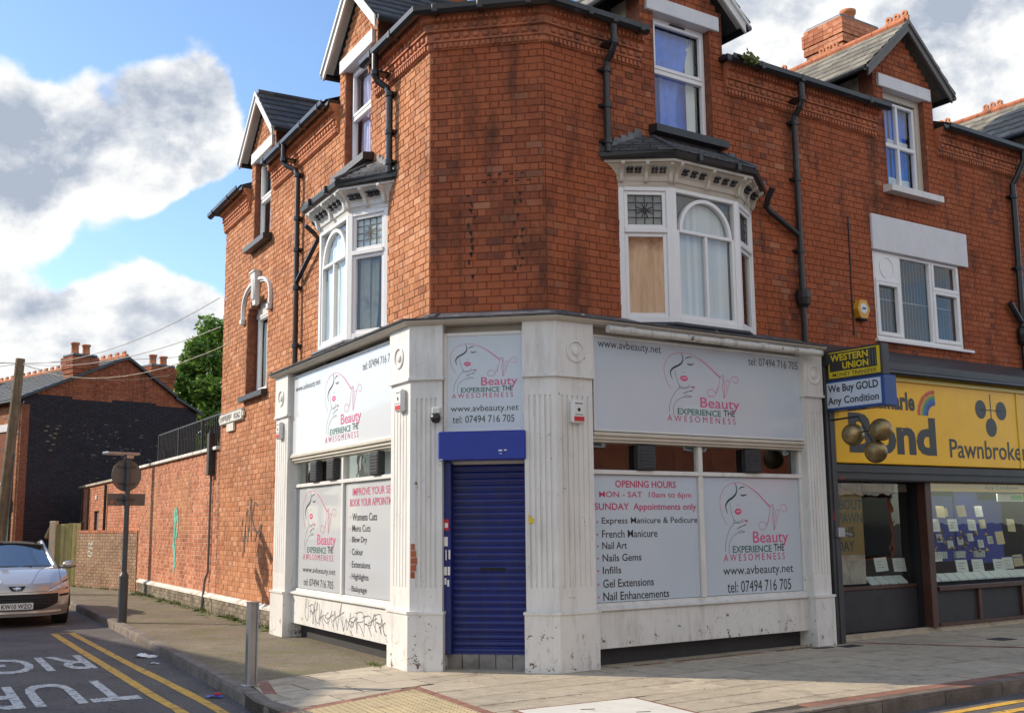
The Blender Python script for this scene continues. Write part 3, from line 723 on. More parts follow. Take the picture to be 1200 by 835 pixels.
# road words, to be read by a driver coming towards the camera: frame with x = increasing n, up = +s
def roadtext(body, n0, n1, s0, s1):
    o = W2(L, s0, n0); ux = Vector((L[0][0], L[1][0])); nx = Vector((L[0][1], L[1][1])) * -1
    F = Matrix(((nx.x, 0, ux.x, o[0]), (nx.y, 0, ux.y, o[1]), (0, -1, 0, RZ + .005), (0, 0, 0, 1)))
    text(body, F, 0, n1 - n0, 0, s1 - s0, 0, 'roadwhite', road, .012, 'road_word')
roadtext('TURN', 2.97, 5.0, -1.95, -.30)
roadtext('RIGHT', 2.97, 5.2, -4.65, -3.05)

# ------------------------------------------------------------------ corner building
bld = thing('corner_building', 'red brick Victorian corner shop building with canted door corner, bay windows and white shopfront', 'building', T(CL.x, CL.y, 0))
DL, DR = (-2.38, -6.93), (2.21,)
PH, GH, GA, GE = .72, .86, 9.02, 8.16     # pier half width, gable half, apex, eaves
def spans_of(a, b, dorm, top=7.58):
    def f(z):
        if z < top: return [(a, b)]
        out = []
        for c in dorm:
            h = PH if z < GE + .13 else min(PH, (GA - .06 - z) * (GH / (GA - GE)))
            if h > .05: out.append((c - h, c + h))
        return out
    return f
def baych(c): return [rect(c - 1.12, c + 1.12, 3.9, 5.6)]
def dormh(c): return [rect(c - .49, c + .49, 6.48, 8.2)]
def arch(z):
    c, h = -7.07, .63
    if 3.84 < z < 5.22: return (c - h, c + h)
    if 5.22 <= z < 5.48: return (c - h * sqrt(1 - ((z - 5.22) / .27) ** 2), c + h * sqrt(1 - ((z - 5.22) / .27) ** 2))
sp = spans_of(-9.35, 0, DL)
rL = rows(.30, 9.0, lambda z: sp(z) if z > 3.93 else [(-9.35, -4.83)], baych(-2.40) + dormh(DL[0]) + dormh(DL[1]) + [arch])
rC = rows(3.9, 7.58, lambda z: [(0, 1.370)], [])
rR = rows(3.9, 9.0, spans_of(0, 4.3, DR), baych(2.21) + dormh(2.21))
wl = backing(L, rL, ['mortarL', 'reveal'], bld); wc = backing(Cc, rC, ['mortarR', 'reveal'], bld); wr = backing(R, rR, ['mortarR', 'reveal'], bld)
bL_, bC_, bR_ = lay(rL), lay(rC, .05), lay(rR, .1)
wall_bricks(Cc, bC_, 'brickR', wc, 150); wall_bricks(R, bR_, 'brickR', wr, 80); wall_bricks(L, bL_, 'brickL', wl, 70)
mb = MB(Cc); random.seed(31)
for s0_ in (.47, .50, 1.02, 1.08):
    z = 5.38
    while z > 4.38:
        if random.random() < .6: x_ = s0_ + random.uniform(-.03, .03); mb.add([(x_, -.0095, z), (x_ + random.uniform(.012, .035), -.0095, z - .008), (x_ + random.uniform(.005, .03), -.0095, z - random.uniform(.03, .09)), (x_ - .006, -.0095, z - random.uniform(.02, .06))], [(0, 3, 2, 1)])
        z -= .0862
for k in range(9): a = .62 + k * .065; z = 5.50 + .0862 * (k % 2); mb.add([(a, -.0095, z), (a + random.uniform(.03, .07), -.0095, z + .004), (a + random.uniform(.02, .06), -.0095, z + random.uniform(.012, .03)), (a + .006, -.0095, z + random.uniform(.01, .03))], [(0, 1, 2, 3)])
part('open_joints', mb, 'dark', wc, kind='stuff')
random.seed(77)
# end wall of the left wing and backs so that nothing is hollow from the side
mb = MB(L); mb.box(-9.35, -9.11, .26, 7.5, 0, 7.5); part('end_wall', mb, 'reveal', bld)
# plinth below the left wing's brick wall
def plinth(parent, s0, s1):
    r = rows(GZ - .06, .29, lambda z: [(s0, s1)], [], .078); backing(L, r, ['mortarX', 'reveal'], parent, -.05, .2, 'plinth')
    mb = MB(L)
    for b in lay(r, 0, .22, .11): mb.brick(*b, y0=-.066, y1=-.04)
    part('plinth_brick', mb, 'brickP', parent, kind='stuff')
    mb = MB(L); n = int((s1 - s0) / .45)
    for i in range(n):
        a, b = s0 + (s1 - s0) * i / n + .003, s0 + (s1 - s0) * (i + 1) / n - .003
        mb.add([(a, -.085, .29), (b, -.085, .29), (b, -.085, .325), (a, -.085, .325), (a, .0, .37), (b, .0, .37), (b, .02, .29), (a, .02, .29)], [(0, 1, 2, 3), (3, 2, 5, 4), (0, 3, 4, 7), (1, 6, 5, 2)])
    part('plinth_cap', mb, 'cornerwhite', parent)
plinth(bld, -9.35, -4.86)

# ---- terracotta cornice: stepped bands plus dentils
def cornice(path, segs, mt, parent):
    mb = MB()
    prof = [(-.05, 7.17), (.02, 7.17), (.035, 7.19), (.035, 7.245), (.06, 7.255), (.06, 7.275), (.05, 7.285), (.055, 7.365), (.09, 7.375), (.09, 7.395), (.075, 7.40), (.08, 7.475), (.12, 7.49), (.15, 7.56), (.15, 7.60), (-.05, 7.60)]
    sweep(mb, path, prof); c = part('cornice', mb, mt, parent)
    d = MB()
    for F, a, b in segs:
        d.F = F; n = int((b - a) / .062)
        for i in range(n):
            x = a + (b - a) * (i + .5) / n
            d.box(x - .017, x + .017, -.056, -.02, 7.185, 7.24)
            d.box(x - .018, x + .018, -.148, -.08, 7.485, 7.545)
        n = int((b - a) / .115)
        for i in range(n):
            x = a + (b - a) * (i + .5) / n
            d.box(x - .04, x + .04, -.078, -.04, 7.292, 7.358, 0, .012)
            d.box(x - .028, x + .028, -.098, -.06, 7.408, 7.468, 0, .01)
    part('cornice_ornament', d, mt, c, kind='stuff')
LC, CRr = W2(L, 0), W2(R, 0)
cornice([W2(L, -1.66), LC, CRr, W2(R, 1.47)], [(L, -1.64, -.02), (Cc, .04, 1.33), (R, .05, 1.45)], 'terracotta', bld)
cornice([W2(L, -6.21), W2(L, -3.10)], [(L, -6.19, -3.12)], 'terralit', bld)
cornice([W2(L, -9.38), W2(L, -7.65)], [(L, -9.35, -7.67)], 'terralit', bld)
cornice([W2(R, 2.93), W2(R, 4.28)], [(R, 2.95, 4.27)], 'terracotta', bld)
GP = [(.16, 7.60), (.17, 7.565), (.20, 7.53), (.245, 7.53), (.285, 7.565), (.29, 7.625), (.275, 7.625), (.265, 7.58), (.235, 7.55), (.205, 7.55), (.18, 7.58), (.175, 7.62)]
def gutter(path, parent, brk=()):
    mb = MB(); sweep(mb, path, [(.0, 7.605), (.0, 7.66), (.17, 7.66), (.17, 7.605)]); sweep(mb, path, GP)
    for F, x in brk:
        mb.F = F; mb.box(x - .035, x + .035, -.298, -.16, 7.522, 7.632, 0, .012); mb.F = Matrix()
    part('gutter', mb, 'black', parent)
gutter([W2(L, -1.62), LC, CRr, W2(R, 1.42)], bld, [(L, -1.25), (L, -.6), (Cc, .12), (Cc, .66), (Cc, 1.24), (R, .5), (R, .87), (R, 1.3)])
gutter([W2(L, -6.15), W2(L, -3.12)], bld, [(L, -3.3), (L, -4.1), (L, -5.1), (L, -6.0)])
gutter([W2(L, -9.75), W2(L, -7.66)], bld, [(L, -8.3), (L, -9.4)])
gutter([W2(R, 2.85), W2(R, 4.3)], bld, [(R, 3.4), (R, 4.18)])
# main roof: low-pitched slates with a hipped corner
def roofz(off): return 7.66 + (.2 - off) * .40
def roof(parent):
    e = .2; mb = MB()
    def P(p, off): return (p[0], p[1], roofz(off))
    def meet(F, G, off):
        n1, n2 = Vector((-F[0][1], -F[1][1])), Vector((-G[0][1], -G[1][1])); o1, o2 = Vector((F[0][3], F[1][3])), Vector((G[0][3], G[1][3]))
        A = Matrix(((n1.x, n1.y), (n2.x, n2.y))); r = A.inverted() @ Vector((n1.dot(o1) + off, n2.dot(o2) + off)); return (r.x, r.y)
    a, b = meet(L, Cc, e), meet(Cc, R, e); dp = -1.555; pk = meet(L, R, dp); Q = meet(L, R, -4.2)
    q = -.55; a1, b1 = meet(L, Cc, q), meet(Cc, R, q)
    l1, r1 = W2(L, -9.5, -4.2), W2(R, 4.3, -4.2)
    def quad_(F, s0, s1, c0=None, c1=None):
        mb.add([P(W2(F, s0, e), e), P(c0 or W2(F, s1, e), e), P(c1 or W2(F, s1, q), q), P(W2(F, s0, q), q)], [(0, 1, 2, 3)])
    mb.add([P(a, e), P(b, e), P(pk, dp)], [(0, 1, 2)])
    quad_(L, -9.5, -7.70); quad_(L, -6.16, -3.15); quad_(L, -1.61, 0, a, a1)
    mb.add([P(b, e), P(W2(R, 1.42, e), e), P(W2(R, 1.42, q), q), P(b1, q)], [(0, 1, 2, 3)]); quad_(R, 2.98, 4.3)
    mb.add([P(W2(L, -9.5, q), q), P(a1, q), P(pk, dp), P(Q, -4.2), P(l1, -4.2)], [(0, 1, 2, 3, 4)])
    mb.add([P(b1, q), P(W2(R, 4.3, q), q), P(r1, -4.2), P(Q, -4.2), P(pk, dp)], [(0, 1, 2, 3, 4)])
    l2, r2 = W2(L, -9.5, -8.5), W2(R, 4.3, -8.5); Q2 = meet(L, R, -8.5)
    mb.add([P(l1, -4.2), P(Q, -4.2), (Q2[0], Q2[1], 7.7), (l2[0], l2[1], 7.7)], [(0, 1, 2, 3)])
    mb.add([P(Q, -4.2), P(r1, -4.2), (r2[0], r2[1], 7.7), (Q2[0], Q2[1], 7.7)], [(0, 1, 2, 3)])
    part('roof', mb, 'slate', parent)
roof(bld)

# ---- windows
def window(F, s0, s1, z0, z1, y, parent, bars=(), mt='upvc', fw=.06, back='curtain', pane='glass', cillm=None, vbars=(), name='window', backy=.10):
    """frame with rails at bars (z) and mullions at vbars (s); panes are parts of the window"""
    mb = MB(F)
    for a, b, c, d in ((s0, s0 + fw, z0, z1), (s1 - fw, s1, z0, z1), (s0 + fw, s1 - fw, z0, z0 + fw), (s0 + fw, s1 - fw, z1 - fw, z1)): mb.box(a, b, y, y + .07, c, d, 0, .008)
    zs = [z0 + fw] + sorted(bars) + [z1 - fw]; ss = [s0 + fw] + sorted(vbars) + [s1 - fw]
    for z in bars: mb.box(s0 + fw, s1 - fw, y - .006, y + .06, z - .03, z + .03, 0, .006)
    for x in vbars: mb.box(x - .025, x + .025, y - .003, y + .062, z0 + fw, z1 - fw, 0, .006)
    w = part(name, mb, mt, parent)
    for i in range(len(zs) - 1):
        for j in range(len(ss) - 1):
            g = MB(F); g.quad((ss[j] - .01, y + .04, zs[i] - .01), (ss[j + 1] + .01, y + .04, zs[i] - .01), (ss[j + 1] + .01, y + .04, zs[i + 1] + .01), (ss[j] - .01, y + .04, zs[i + 1] + .01)); part('pane', g, pane, w)
    k = MB(F); k.box(s0 - .3, s1 + .3, y + .45, y + .47, z0 - .3, z1 + .3); k.box(s0 - .01, s0, y + .07, y + .46, z0, z1); k.box(s1, s1 + .01, y + .07, y + .46, z0, z1); part('room_shade', k, 'dark', w)
    return w
def cloth(F, s0, s1, z0, z1, y, mt, parent, amp=.02, wl=.09, gather=None, name='curtain'):
    mb = MB(F); ph = random.random() * 9
    def fn(u, v):
        x = s0 + (s1 - s0) * u; z = z0 + (z1 - z0) * v
        if gather: c, k = gather; x = c + (x - c) * (1 - k * (1 - v) ** 1)
        return (x, y + amp * sin(x * 2 * pi / wl + ph + .8 * sin(z * 2)) + amp * .5 * sin(x * 37 + z * 3), z)
    mb.grid(fn, max(12, int((s1 - s0) / .02)), 6); return part(name, mb, mt, parent, smooth=True)
def sill(F, s0, s1, z, h, d, mt, parent, name='sill'):
    mb = MB(F); mb.add([(s0, .1, z), (s1, .1, z), (s1, -d, z), (s0, -d, z), (s0, .1, z + h), (s1, .1, z + h), (s1, -d, z + h * .72), (s0, -d, z + h * .72)], [(0, 3, 2, 1), (4, 5, 6, 7), (3, 7, 6, 2), (0, 4, 7, 3), (1, 2, 6, 5)]); return part(name, mb, mt, parent)

def dormer(F, c, parent, board, dlen=2.6, cheek='slate', roofm='slate', style='upvc', sillm='blacksill', cur=None):
    z0, z1 = 6.50, 8.00
    # lintel
    mb = MB(F); mb.box(c - .63, c + .63, -.05, .12, 8.0, 8.2, 0, .008); part('lintel', mb, 'lintel', parent)
    if style == 'upvc':
        w = window(F, c - .48, c + .48, z0, z1, .10, parent, bars=(7.27,), fw=.055)
        m2 = MB(F); m2.box(c - .425, c + .425, .085, .135, 7.30, 7.35, 0, .006); m2.box(c - .425, c + .425, .085, .135, 7.90, 7.945, 0, .006); m2.box(c - .425, c - .385, .085, .135, 7.35, 7.9, 0, .006); m2.box(c + .385, c + .425, .085, .135, 7.35, 7.9, 0, .006); part('sash', m2, 'upvc', w)
        m2 = MB(F); m2.box(c - .13, c + .13, .075, .09, 7.95, 7.97); part('vent', m2, 'panelgrey', w)
    else:
        w = window(F, c - .46, c + .40, z0, 7.88, .12, parent, bars=(7.19,), vbars=(c - .03,), fw=.05)
        m2 = MB(F); m2.box(c - .49, c + .49, .09, .14, 7.90, 8.0, 0, .006); m2.box(c + .40, c + .49, .09, .14, z0, 7.9, 0, .006); part('head_board', m2, 'cream', w)
    if cur: cur(F, c, w)
    sill(F, c - .62, c + .62, 6.36, .13, .16, sillm, parent)
    # gable: barge boards, soffit, roof slopes running back, cheeks
    sl = (GA - GE) / (GH + .10); OH = .14; hw = GH + .10
    for sg in (-1, 1):
        b = MB(F); p = [(c, GA + .10), (c + sg * (hw + .05), GE + .02), (c + sg * (hw + .05), GE - .15 + .02), (c, GA - .06)]
        if sg < 0: p = p[::-1]
        b.prism(p, -OH - .03, -OH); 
        q = [(c, GA + .13), (c + sg * (hw + .10), GE + .015), (c + sg * (hw + .10), GE - .04), (c, GA + .06)]
        if sg < 0: q = q[::-1]
        b.prism(q, -OH - .055, -OH - .028); part('barge_board', b, board, parent)
        b = MB(F); b.add([(c, -OH, GA + .07), (c + sg * (hw + .06), -OH, GE - .01), (c + sg * (hw + .06), .0, GE - .01), (c, .0, GA + .07)], [(0, 1, 2, 3)]); part('soffit', b, board, parent)
        r = MB(F); n = 6
        for i in range(n):
            t0, t1 = i / n, (i + 1) / n; x0, x1 = c + sg * (hw + .12) * (1 - t0), c + sg * (hw + .12) * (1 - t1)
            za, zb = GE + (GA + .1 - GE) * t0, GE + (GA + .1 - GE) * t1; m_ = int(dlen / .3); st = (i % 2) * .15
            for j in range(m_ + 1):
                ya = -OH - .05 + j * .3 - st; yb = ya + .293; ya = max(ya, -OH - .05); e = random.uniform(0, .006)
                if yb < ya + .03: continue
                r.add([(x0, ya, za + .035 + e), (x0, yb, za + .035 + e), (x1, yb, zb + .012), (x1, ya, zb + .012), (x0, ya, za + .02), (x0, yb, za + .02)], [(0, 1, 2, 3), (0, 4, 5, 1)] if sg > 0 else [(3, 2, 1, 0), (1, 5, 4, 0)])
        r.add([(c, -OH, GA + .09), (c + sg * (hw + .12), -OH, GE + .005), (c + sg * (hw + .12), dlen, GE + .005), (c, dlen, GA + .09)], [(0, 1, 2, 3)])
        part('slates', r, roofm, parent, kind='stuff')
        g = MB(F); g.tube([(c + sg * (hw + .13), -OH - .02, GE - .03), (c + sg * (hw + .13), dlen * .6, GE - .03)], .045, 8); part('dormer_gutter', g, 'black', parent)
        k = MB(F); k.box(c + sg * (PH - .05), c + sg * (PH), .255, dlen, 7.6, GE + .05); part('cheek', k, cheek, parent)
    r = MB(F); nt_ = int(dlen / .3)
    for j in range(nt_): r.tube([(c, -OH + j * .3, GA + .12), (c, -OH + j * .3 + .292, GA + .12)], .06, 8)
    part('ridge', r, 'slate' if roofm == 'slate' else 'terracotta', parent)
    return w
def cur_upvc(kind):
    def f(F, c, w):
        if kind == 'left': cloth(F, c - .42, c + .42, 6.55, 7.95, .24, 'pinkcurtain', w, .025, .12)
        elif kind == 'plain': cloth(F, c - .42, c + .42, 6.55, 7.95, .24, 'curtain', w, .01, .3)
        else:
            cloth(F, c - .42, c + .42, 6.55, 7.95, .30, 'bluecurtain', w, .012, .25)
            cloth(F, c - .40, c + .36, 7.0, 7.92, .22, 'lilac', w, .012, .16, gather=(c - .05, .75))
            cloth(F, c - .22, c + .05, 6.6, 7.2, .215, 'lilac', w, .012, .1)
            cloth(F, c + .24, c + .40, 6.6, 7.9, .225, 'curtain', w, .008, .3)
        return
    return f
dormer(L, DL[0], bld, 'white2', cur=cur_upvc('left'))
dormer(L, DL[1], bld, 'white2', cur=cur_upvc('plain'))
dormer(R, DR[0], bld, 'white2', cheek='render', cur=cur_upvc('blue'))

# ---- arched window of the left wing with hood mould and keystone
def arched(parent):
    c, h, zs = -7.07, .63, 5.12; F = L
    w = window(F, c - .56, c + .56, 3.9, 5.25, .17, parent, bars=(), fw=.07); 
    mb = MB(F); mb.box(c - .63, c + .63, .16, .24, 5.22, 5.5); part('arch_infill', mb, 'white2', w)
    cloth(F, c - .5, c + .5, 3.95, 5.15, .28, 'curtain', w, .012, .15)
    sill(F, c - .74, c + .70, 3.74, .12, .11, 'blacksill', parent)
    # hood mould: square-shouldered arch
    out = smooth([(c - .78, 5.24), (c - .77, 5.46), (c - .66, 5.60), (c - .42, 5.70), (c, 5.74), (c + .42, 5.70), (c + .66, 5.60), (c + .77, 5.46), (c + .78, 5.24)], 4)
    mb = MB(F); v = []
    for i, (x, z) in enumerate(out):
        a, b = out[max(i - 1, 0)], out[min(i + 1, len(out) - 1)]; d = hypot(b[0] - a[0], b[1] - a[1]); nx, nz = -(b[1] - a[1]) / d, (b[0] - a[0]) / d
        for o, y in ((0, 0), (0, -.03), (.03, -.03), (.035, -.06), (.08, -.06), (.08, 0)): v.append((x + nx * o, y, z + nz * o))
    k = 6; n = len(out); mb.add(v, [(i * k + j, i * k + (j + 1) % k, (i + 1) * k + (j + 1) % k, (i + 1) * k + j) for i in range(n - 1) for j in range(k)] + [tuple(range(k)), tuple(range((n - 1) * k, n * k))[::-1]])
    for sg in (-1, 1): mb.box(c + sg * .81 - .07, c + sg * .81 + .06, -.08, 0, 5.14, 5.25, 0, .015)
    part('hood_mould', mb, 'white2', parent)
    mb = MB(F); mb.add([(c - .08, -.0, 5.36), (c + .08, -.0, 5.36), (c + .13, -.0, 5.92), (c - .13, -.0, 5.92), (c - .08, -.07, 5.36), (c + .08, -.07, 5.36), (c + .13, -.11, 5.92), (c - .13, -.11, 5.92)], [(4, 5, 6, 7), (0, 4, 7, 3), (1, 2, 6, 5), (7, 6, 2, 3), (0, 1, 5, 4)])
    mb.box(c - .15, c + .15, -.13, 0, 5.92, 5.96, 0, .008)
    for i in range(3): mb.box(c - .07 + i * .055, c - .04 + i * .055, -.105, -.05, 5.46, 5.84)
    part('keystone', mb, 'white2', parent)
arched(bld)

# ---- canted oriel bays
LV = [(3.86, [(-1.14, 0), (-.56, .32), (.56, .32), (1.14, 0)])]
def loft(mb, levels, c, m=0, cap_top=True, cap_bot=True):
    n = len(levels[0][1]); v = [(c + s, -o, z) for z, pl in levels for s, o in pl]
    f = [(i * n + j, i * n + j + 1, (i + 1) * n + j + 1, (i + 1) * n + j) for i in range(len(levels) - 1) for j in range(n - 1)]
    if cap_bot: f.append(tuple(range(n))[::-1])
    if cap_top: f.append(tuple(range((len(levels) - 1) * n, len(levels) * n)))
    mb.add(v, f, m)
def pl(a, b, o1, o0=0.0): return [(-a, o0), (-b, o1), (b, o1), (a, o0)]
def bay(F, c, parent, boarded, name):
    bw = part('bay_window', (lambda mb: (loft(mb, [(5.60, pl(1.14, .56, .30)), (5.66, pl(1.15, .57, .32)), (5.67, pl(1.16, .58, .34)), (5.72, pl(1.16, .58, .35)), (5.80, pl(1.22, .60, .40)), (5.86, pl(1.30, .64, .46)), (5.865, pl(1.34, .66, .50)), (5.90, pl(1.34, .66, .50))], c), mb)[1])(MB(F)), 'cream' if boarded else 'white2', parent)
    # sill and bracing below
    mb = MB(F); loft(mb, [(3.74, pl(.95, .45, .10)), (3.82, pl(1.10, .52, .24)), (3.83, pl(1.18, .58, .36)), (3.90, pl(1.20, .60, .40)), (3.93, pl(1.20, .60, .39))], c); part('bay_sill', mb, 'blacksill', parent)
    # gutter round the bay
    mb = MB(F); loft(mb, [(5.895, pl(1.38, .66, .50, .02)), (5.915, pl(1.42, .68, .55, .02)), (5.97, pl(1.43, .69, .565, .02)), (5.985, pl(1.41, .68, .54, .02))], c)
    for x in (-.3, .35): mb.box(c + x - .03, c + x + .03, -.59, -.5, 5.90, 6.0, 0, .008)
    part('bay_gutter', mb, 'black', parent)
    # slated lid: strips stepping up to the wall
    mb = MB(F); lv = [(5.985, pl(1.40, .67, .54, .0)), (6.30, pl(.80, .56, .02, .0))]; n = 5
    for i in range(n):
        t0, t1 = i / n, (i + 1) / n
        A = [((1 - t0) * a[0] + t0 * b[0], (1 - t0) * a[1] + t0 * b[1]) for a, b in zip(lv[0][1], lv[1][1])]; B = [((1 - t1) * a[0] + t1 * b[0], (1 - t1) * a[1] + t1 * b[1]) for a, b in zip(lv[0][1], lv[1][1])]
        za, zb = lv[0][0] + .315 * t0, lv[0][0] + .315 * t1
        for (a, b, d, e) in zip(A, A[1:], B[1:], B):
            k = max(1, int(hypot(a[0] - b[0], a[1] - b[1]) / .2))
            for j in range(k):
                u0, u1 = (j + .02) / k, (j + .98) / k; l = lambda p, q, u: (p[0] + (q[0] - p[0]) * u, p[1] + (q[1] - p[1]) * u); e_ = random.uniform(0, .004)
                p = [l(a, b, u0), l(a, b, u1), l(e, d, u1), l(e, d, u0)]
                mb.add([(c + p[0][0], -p[0][1], za + .028 + e_), (c + p[1][0], -p[1][1], za + .028 + e_), (c + p[2][0], -p[2][1], zb + .008), (c + p[3][0], -p[3][1], zb + .008), (c + p[0][0], -p[0][1], za + .01), (c + p[1][0], -p[1][1], za + .01)], [(0, 1, 2, 3), (4, 5, 1, 0)])
    part('bay_slates', mb, 'slate', parent, kind='stuff')
    mb = MB(F); loft(mb, [(5.985, pl(1.39, .66, .53, .0)), (6.295, pl(.80, .56, .01, .0))], c)
    for sg in (-1, 1): mb.tube([(c + sg * .68, -.55, 6.01), (c + sg * .57, -.02, 6.34)], .022, 6)
    for sg in (-1, 1):
        for i in range(6): mb.box(c + sg * (1.36 - i * .11) - .055, c + sg * (1.36 - i * .11) + .055, -.018, .0, 5.99 + i * .056, 6.09 + i * .056)
    mb.box(c - .60, c + .60, -.022, 0, 6.29, 6.37); part('bay_lead', mb, 'lead', parent)
    # panels
    segs = [(-1.14, 0, -.56, .32, 'cant'), (-.56, .32, .56, .32, 'front'), (.56, .32, 1.14, 0, 'cant')]
    for qi, (a, oa, b, ob, kind) in enumerate(segs):
        G, w = sub(F, c + a, oa, c + b, ob)
        fr = MB(G); z0, z1 = 3.93, 5.60
        fr.box(0, .075, .0, .09, z0, z1, 0, .008); fr.box(w - .075, w, .0, .09, z0, z1, 0, .008)
        fr.box(.075, w - .075, .0, .08, z0, z0 + .08, 0, .006); fr.box(.075, w - .075, .0, .08, z1 - .05, z1, 0, .006)
        if kind == 'cant':
            fr.box(.075, w - .075, -.012, .08, 5.03, 5.09, 0, .008)
            for (p, q) in ((z0 + .08, 5.03), (5.09, z1 - .05)):
                for (x0, x1, y0, y1) in ((.075, .12, p, q), (w - .12, w - .075, p, q), (.12, w - .12, p, p + .045), (.12, w - .12, q - .045, q)): fr.box(x0, x1, .02, .07, y0, y1, 0, .005)
            wd = part('side_light' if qi != 1 else 'front_light', fr, 'upvc', bw)
            g = MB(G)
            def pn(x0, x1, y0, y1, yy=.05): g.quad((x0, yy, y0), (x1, yy, y0), (x1, yy, y1), (x0, yy, y1))
            pn(.11, w - .11, 5.12, z1 - .08)
            low_board = boarded and qi == 0
            if not low_board: pn(.11, w - .11, z0 + .11, 5.0)
            part('pane', g, 'glass', bw)
            if low_board: k = MB(G); k.box(.10, w - .10, .03, .045, z0 + .09, 5.0); part('plywood_board', k, 'ply', bw, label='bare plywood sheet closing the broken lower light')
            # leaded light with a star
            k = MB(G); x0, x1, y0, y1 = .12, w - .12, 5.135, z1 - .095; cx, cz = (x0 + x1) / 2, (y0 + y1) / 2
            for i in range(5): x = x0 + (x1 - x0) * i / 4; k.box(x - .005, x + .005, .042, .048, y0, y1)
            for i in range(5): z = y0 + (y1 - y0) * i / 4; k.box(x0, x1, .0415, .0475, z - .005, z + .005)
            for i in range(8): an = i * pi / 4 + .39; ribbon(k, [(cx + .02 * cos(an), cz + .02 * sin(an)), (cx + .11 * cos(an), cz + .11 * sin(an))], .012, .0405)
            k.lathe([(.0, .0), (.035, .0)], (cx, .0405, cz), 8, axis='y')
            part('leading', k, 'panelgrey', bw)
            k = MB(G); k.box(.1, w - .1, .075, .08, 5.11, z1 - .06); part('obscured_glass', k, 'tileg' if boarded else 'curtain', bw)
            if not boarded and qi == 2:
                k = MB(G); k.box(.12, w * .42, .12, .13, 4.05, 5.0); part('curtain', k, 'render', bw)
                cloth(G, w * .36, w * .62, 4.02, 4.98, .16, 'render', bw, .01, .06, gather=(w * .48, .6))
            elif not low_board: cloth(G, .1, w * .5, 4.02, 5.0, .16, 'brownwood' if boarded else 'curtain', bw, .015, .1)
        else:
            r0 = w / 2 - .12; zc = 5.09; cx = w / 2
            # arch ring and spandrel framing
            arc = [(cx + (r0 + .0) * cos(t), zc + .44 * sin(t)) for t in [pi * i / 20 for i in range(21)]]
            for i in range(20):
                (xa, za), (xb, zb) = arc[i], arc[i + 1]; an0, an1 = pi * i / 20, pi * (i + 1) / 20
                fr.add([(xa, .01, za), (xb, .01, zb), (xb - .045 * cos(an1), .01, zb - .045 * sin(an1)), (xa - .045 * cos(an0), .01, za - .045 * sin(an0)), (xa, .07, za), (xb, .07, zb), (xb - .045 * cos(an1), .07, zb - .045 * sin(an1)), (xa - .045 * cos(an0), .07, za - .045 * sin(an0))], [(3, 2, 1, 0), (4, 5, 6, 7), (0, 1, 5, 4), (2, 3, 7, 6)])
            fr.box(.075, .12, .015, .07, z0 + .08, zc, 0, .004); fr.box(w - .12, w - .075, .015, .07, z0 + .08, zc, 0, .004)
            fr.box(.12, w - .12, .008, .07, zc - .03, zc + .012, 0, .005); fr.box(.12, w - .12, .015, .07, z0 + .08, z0 + .125, 0, .004)
            fr.box(cx - .02, cx + .02, .012, .07, z0 + .125, zc - .03, 0, .004)
            part('front_light', fr, 'upvc', bw)
            for x0, x1, y0, y1 in ((.12, cx - .02, z0 + .12, zc - .03), (cx + .02, w - .12, z0 + .12, zc - .03), (.08, w - .08, zc, z1 - .05)):
                g = MB(G); g.quad((x0, .05, y0), (x1, .05, y0), (x1, .05, y1), (x0, .05, y1)); part('pane', g, 'glass', bw)
            # dark spandrels behind the arch
            k = MB(G); poly = [(.08, zc), (.08, z1 - .05), (w - .08, z1 - .05), (w - .08, zc)]
            for i in range(20):
                (xa, za), (xb, zb) = arc[i], arc[i + 1]; k.add([(xa, .075, za), (xb, .075, zb), (xb, .075, z1 - .05), (xa, .075, z1 - .05)], [(0, 1, 2, 3)])
            part('spandrel', k, 'panelgrey' if boarded else 'lead', bw)
            if boarded:   # vertical blinds
                n = 15
                for i in range(n):
                    x = .13 + (w - .26) * (i + .5) / n; b = MB(G); b.add([(x - .034, .115, 4.03), (x + .030, .095, 4.03), (x + .030, .095, 5.5), (x - .034, .115, 5.5)], [(0, 1, 2, 3)]); part('blind_slat', b, 'blind', bw)
            else: cloth(G, .1, w - .1, 4.02, 5.5, .09, 'curtain', bw, .008, .16)
    k = MB(F); k.box(c - 1.12, c + 1.12, .35, .37, 3.9, 5.7); k.box(c - 1.13, c - 1.12, .0, .37, 3.9, 5.7); k.box(c + 1.12, c + 1.13, .0, .37, 3.9, 5.7); k.box(c - 1.12, c + 1.12, -.2, .36, 3.88, 3.9); part('room_shade', k, 'dark', bw)
    # scrolled brackets and pierced squares in the cove
    for qi, (a, oa, b, ob, kind) in enumerate(segs):
        G, w = sub(F, c + a, oa + .02, c + b, ob + .02); xs = [.03, w / 2, w - .03]
        sc = .17
        for x in xs:
            k = MB(G); prof = smooth([(0, 5.64), (-.03, 5.66), (-.045, 5.71), (-.06, 5.76), (-.10, 5.80), (-.155, 5.83), (-.16, 5.865)], 3) + [(0, 5.865)]
            v = [(x - .022, y, z) for y, z in prof] + [(x + .022, y, z) for y, z in prof]; n = len(prof)
            k.add(v, [tuple(range(n)), tuple(range(2 * n - 1, n - 1, -1))] + [(i, i + n, (i + 1) % n + n, (i + 1) % n) for i in range(n)]); part('bracket', k, 'cream' if boarded else 'white2', bw)
        k = MB(G)
        for x0, x1 in zip(xs, xs[1:]):
            n = 2 if kind == 'cant' else 3
            for i in range(n):
                xx = x0 + .05 + (x1 - x0 - .1) * (i + .5) / n
                for dx in (-.022, .022):
                    for dz in (0, .035): k.box(xx + dx - .014, xx + dx + .014, -.075 - dz * 1.1, -.03, 5.765 + dz - .012, 5.765 + dz + .012)
        part('pierced_squares', k, 'panelgrey', bw, kind='stuff')
    return bw
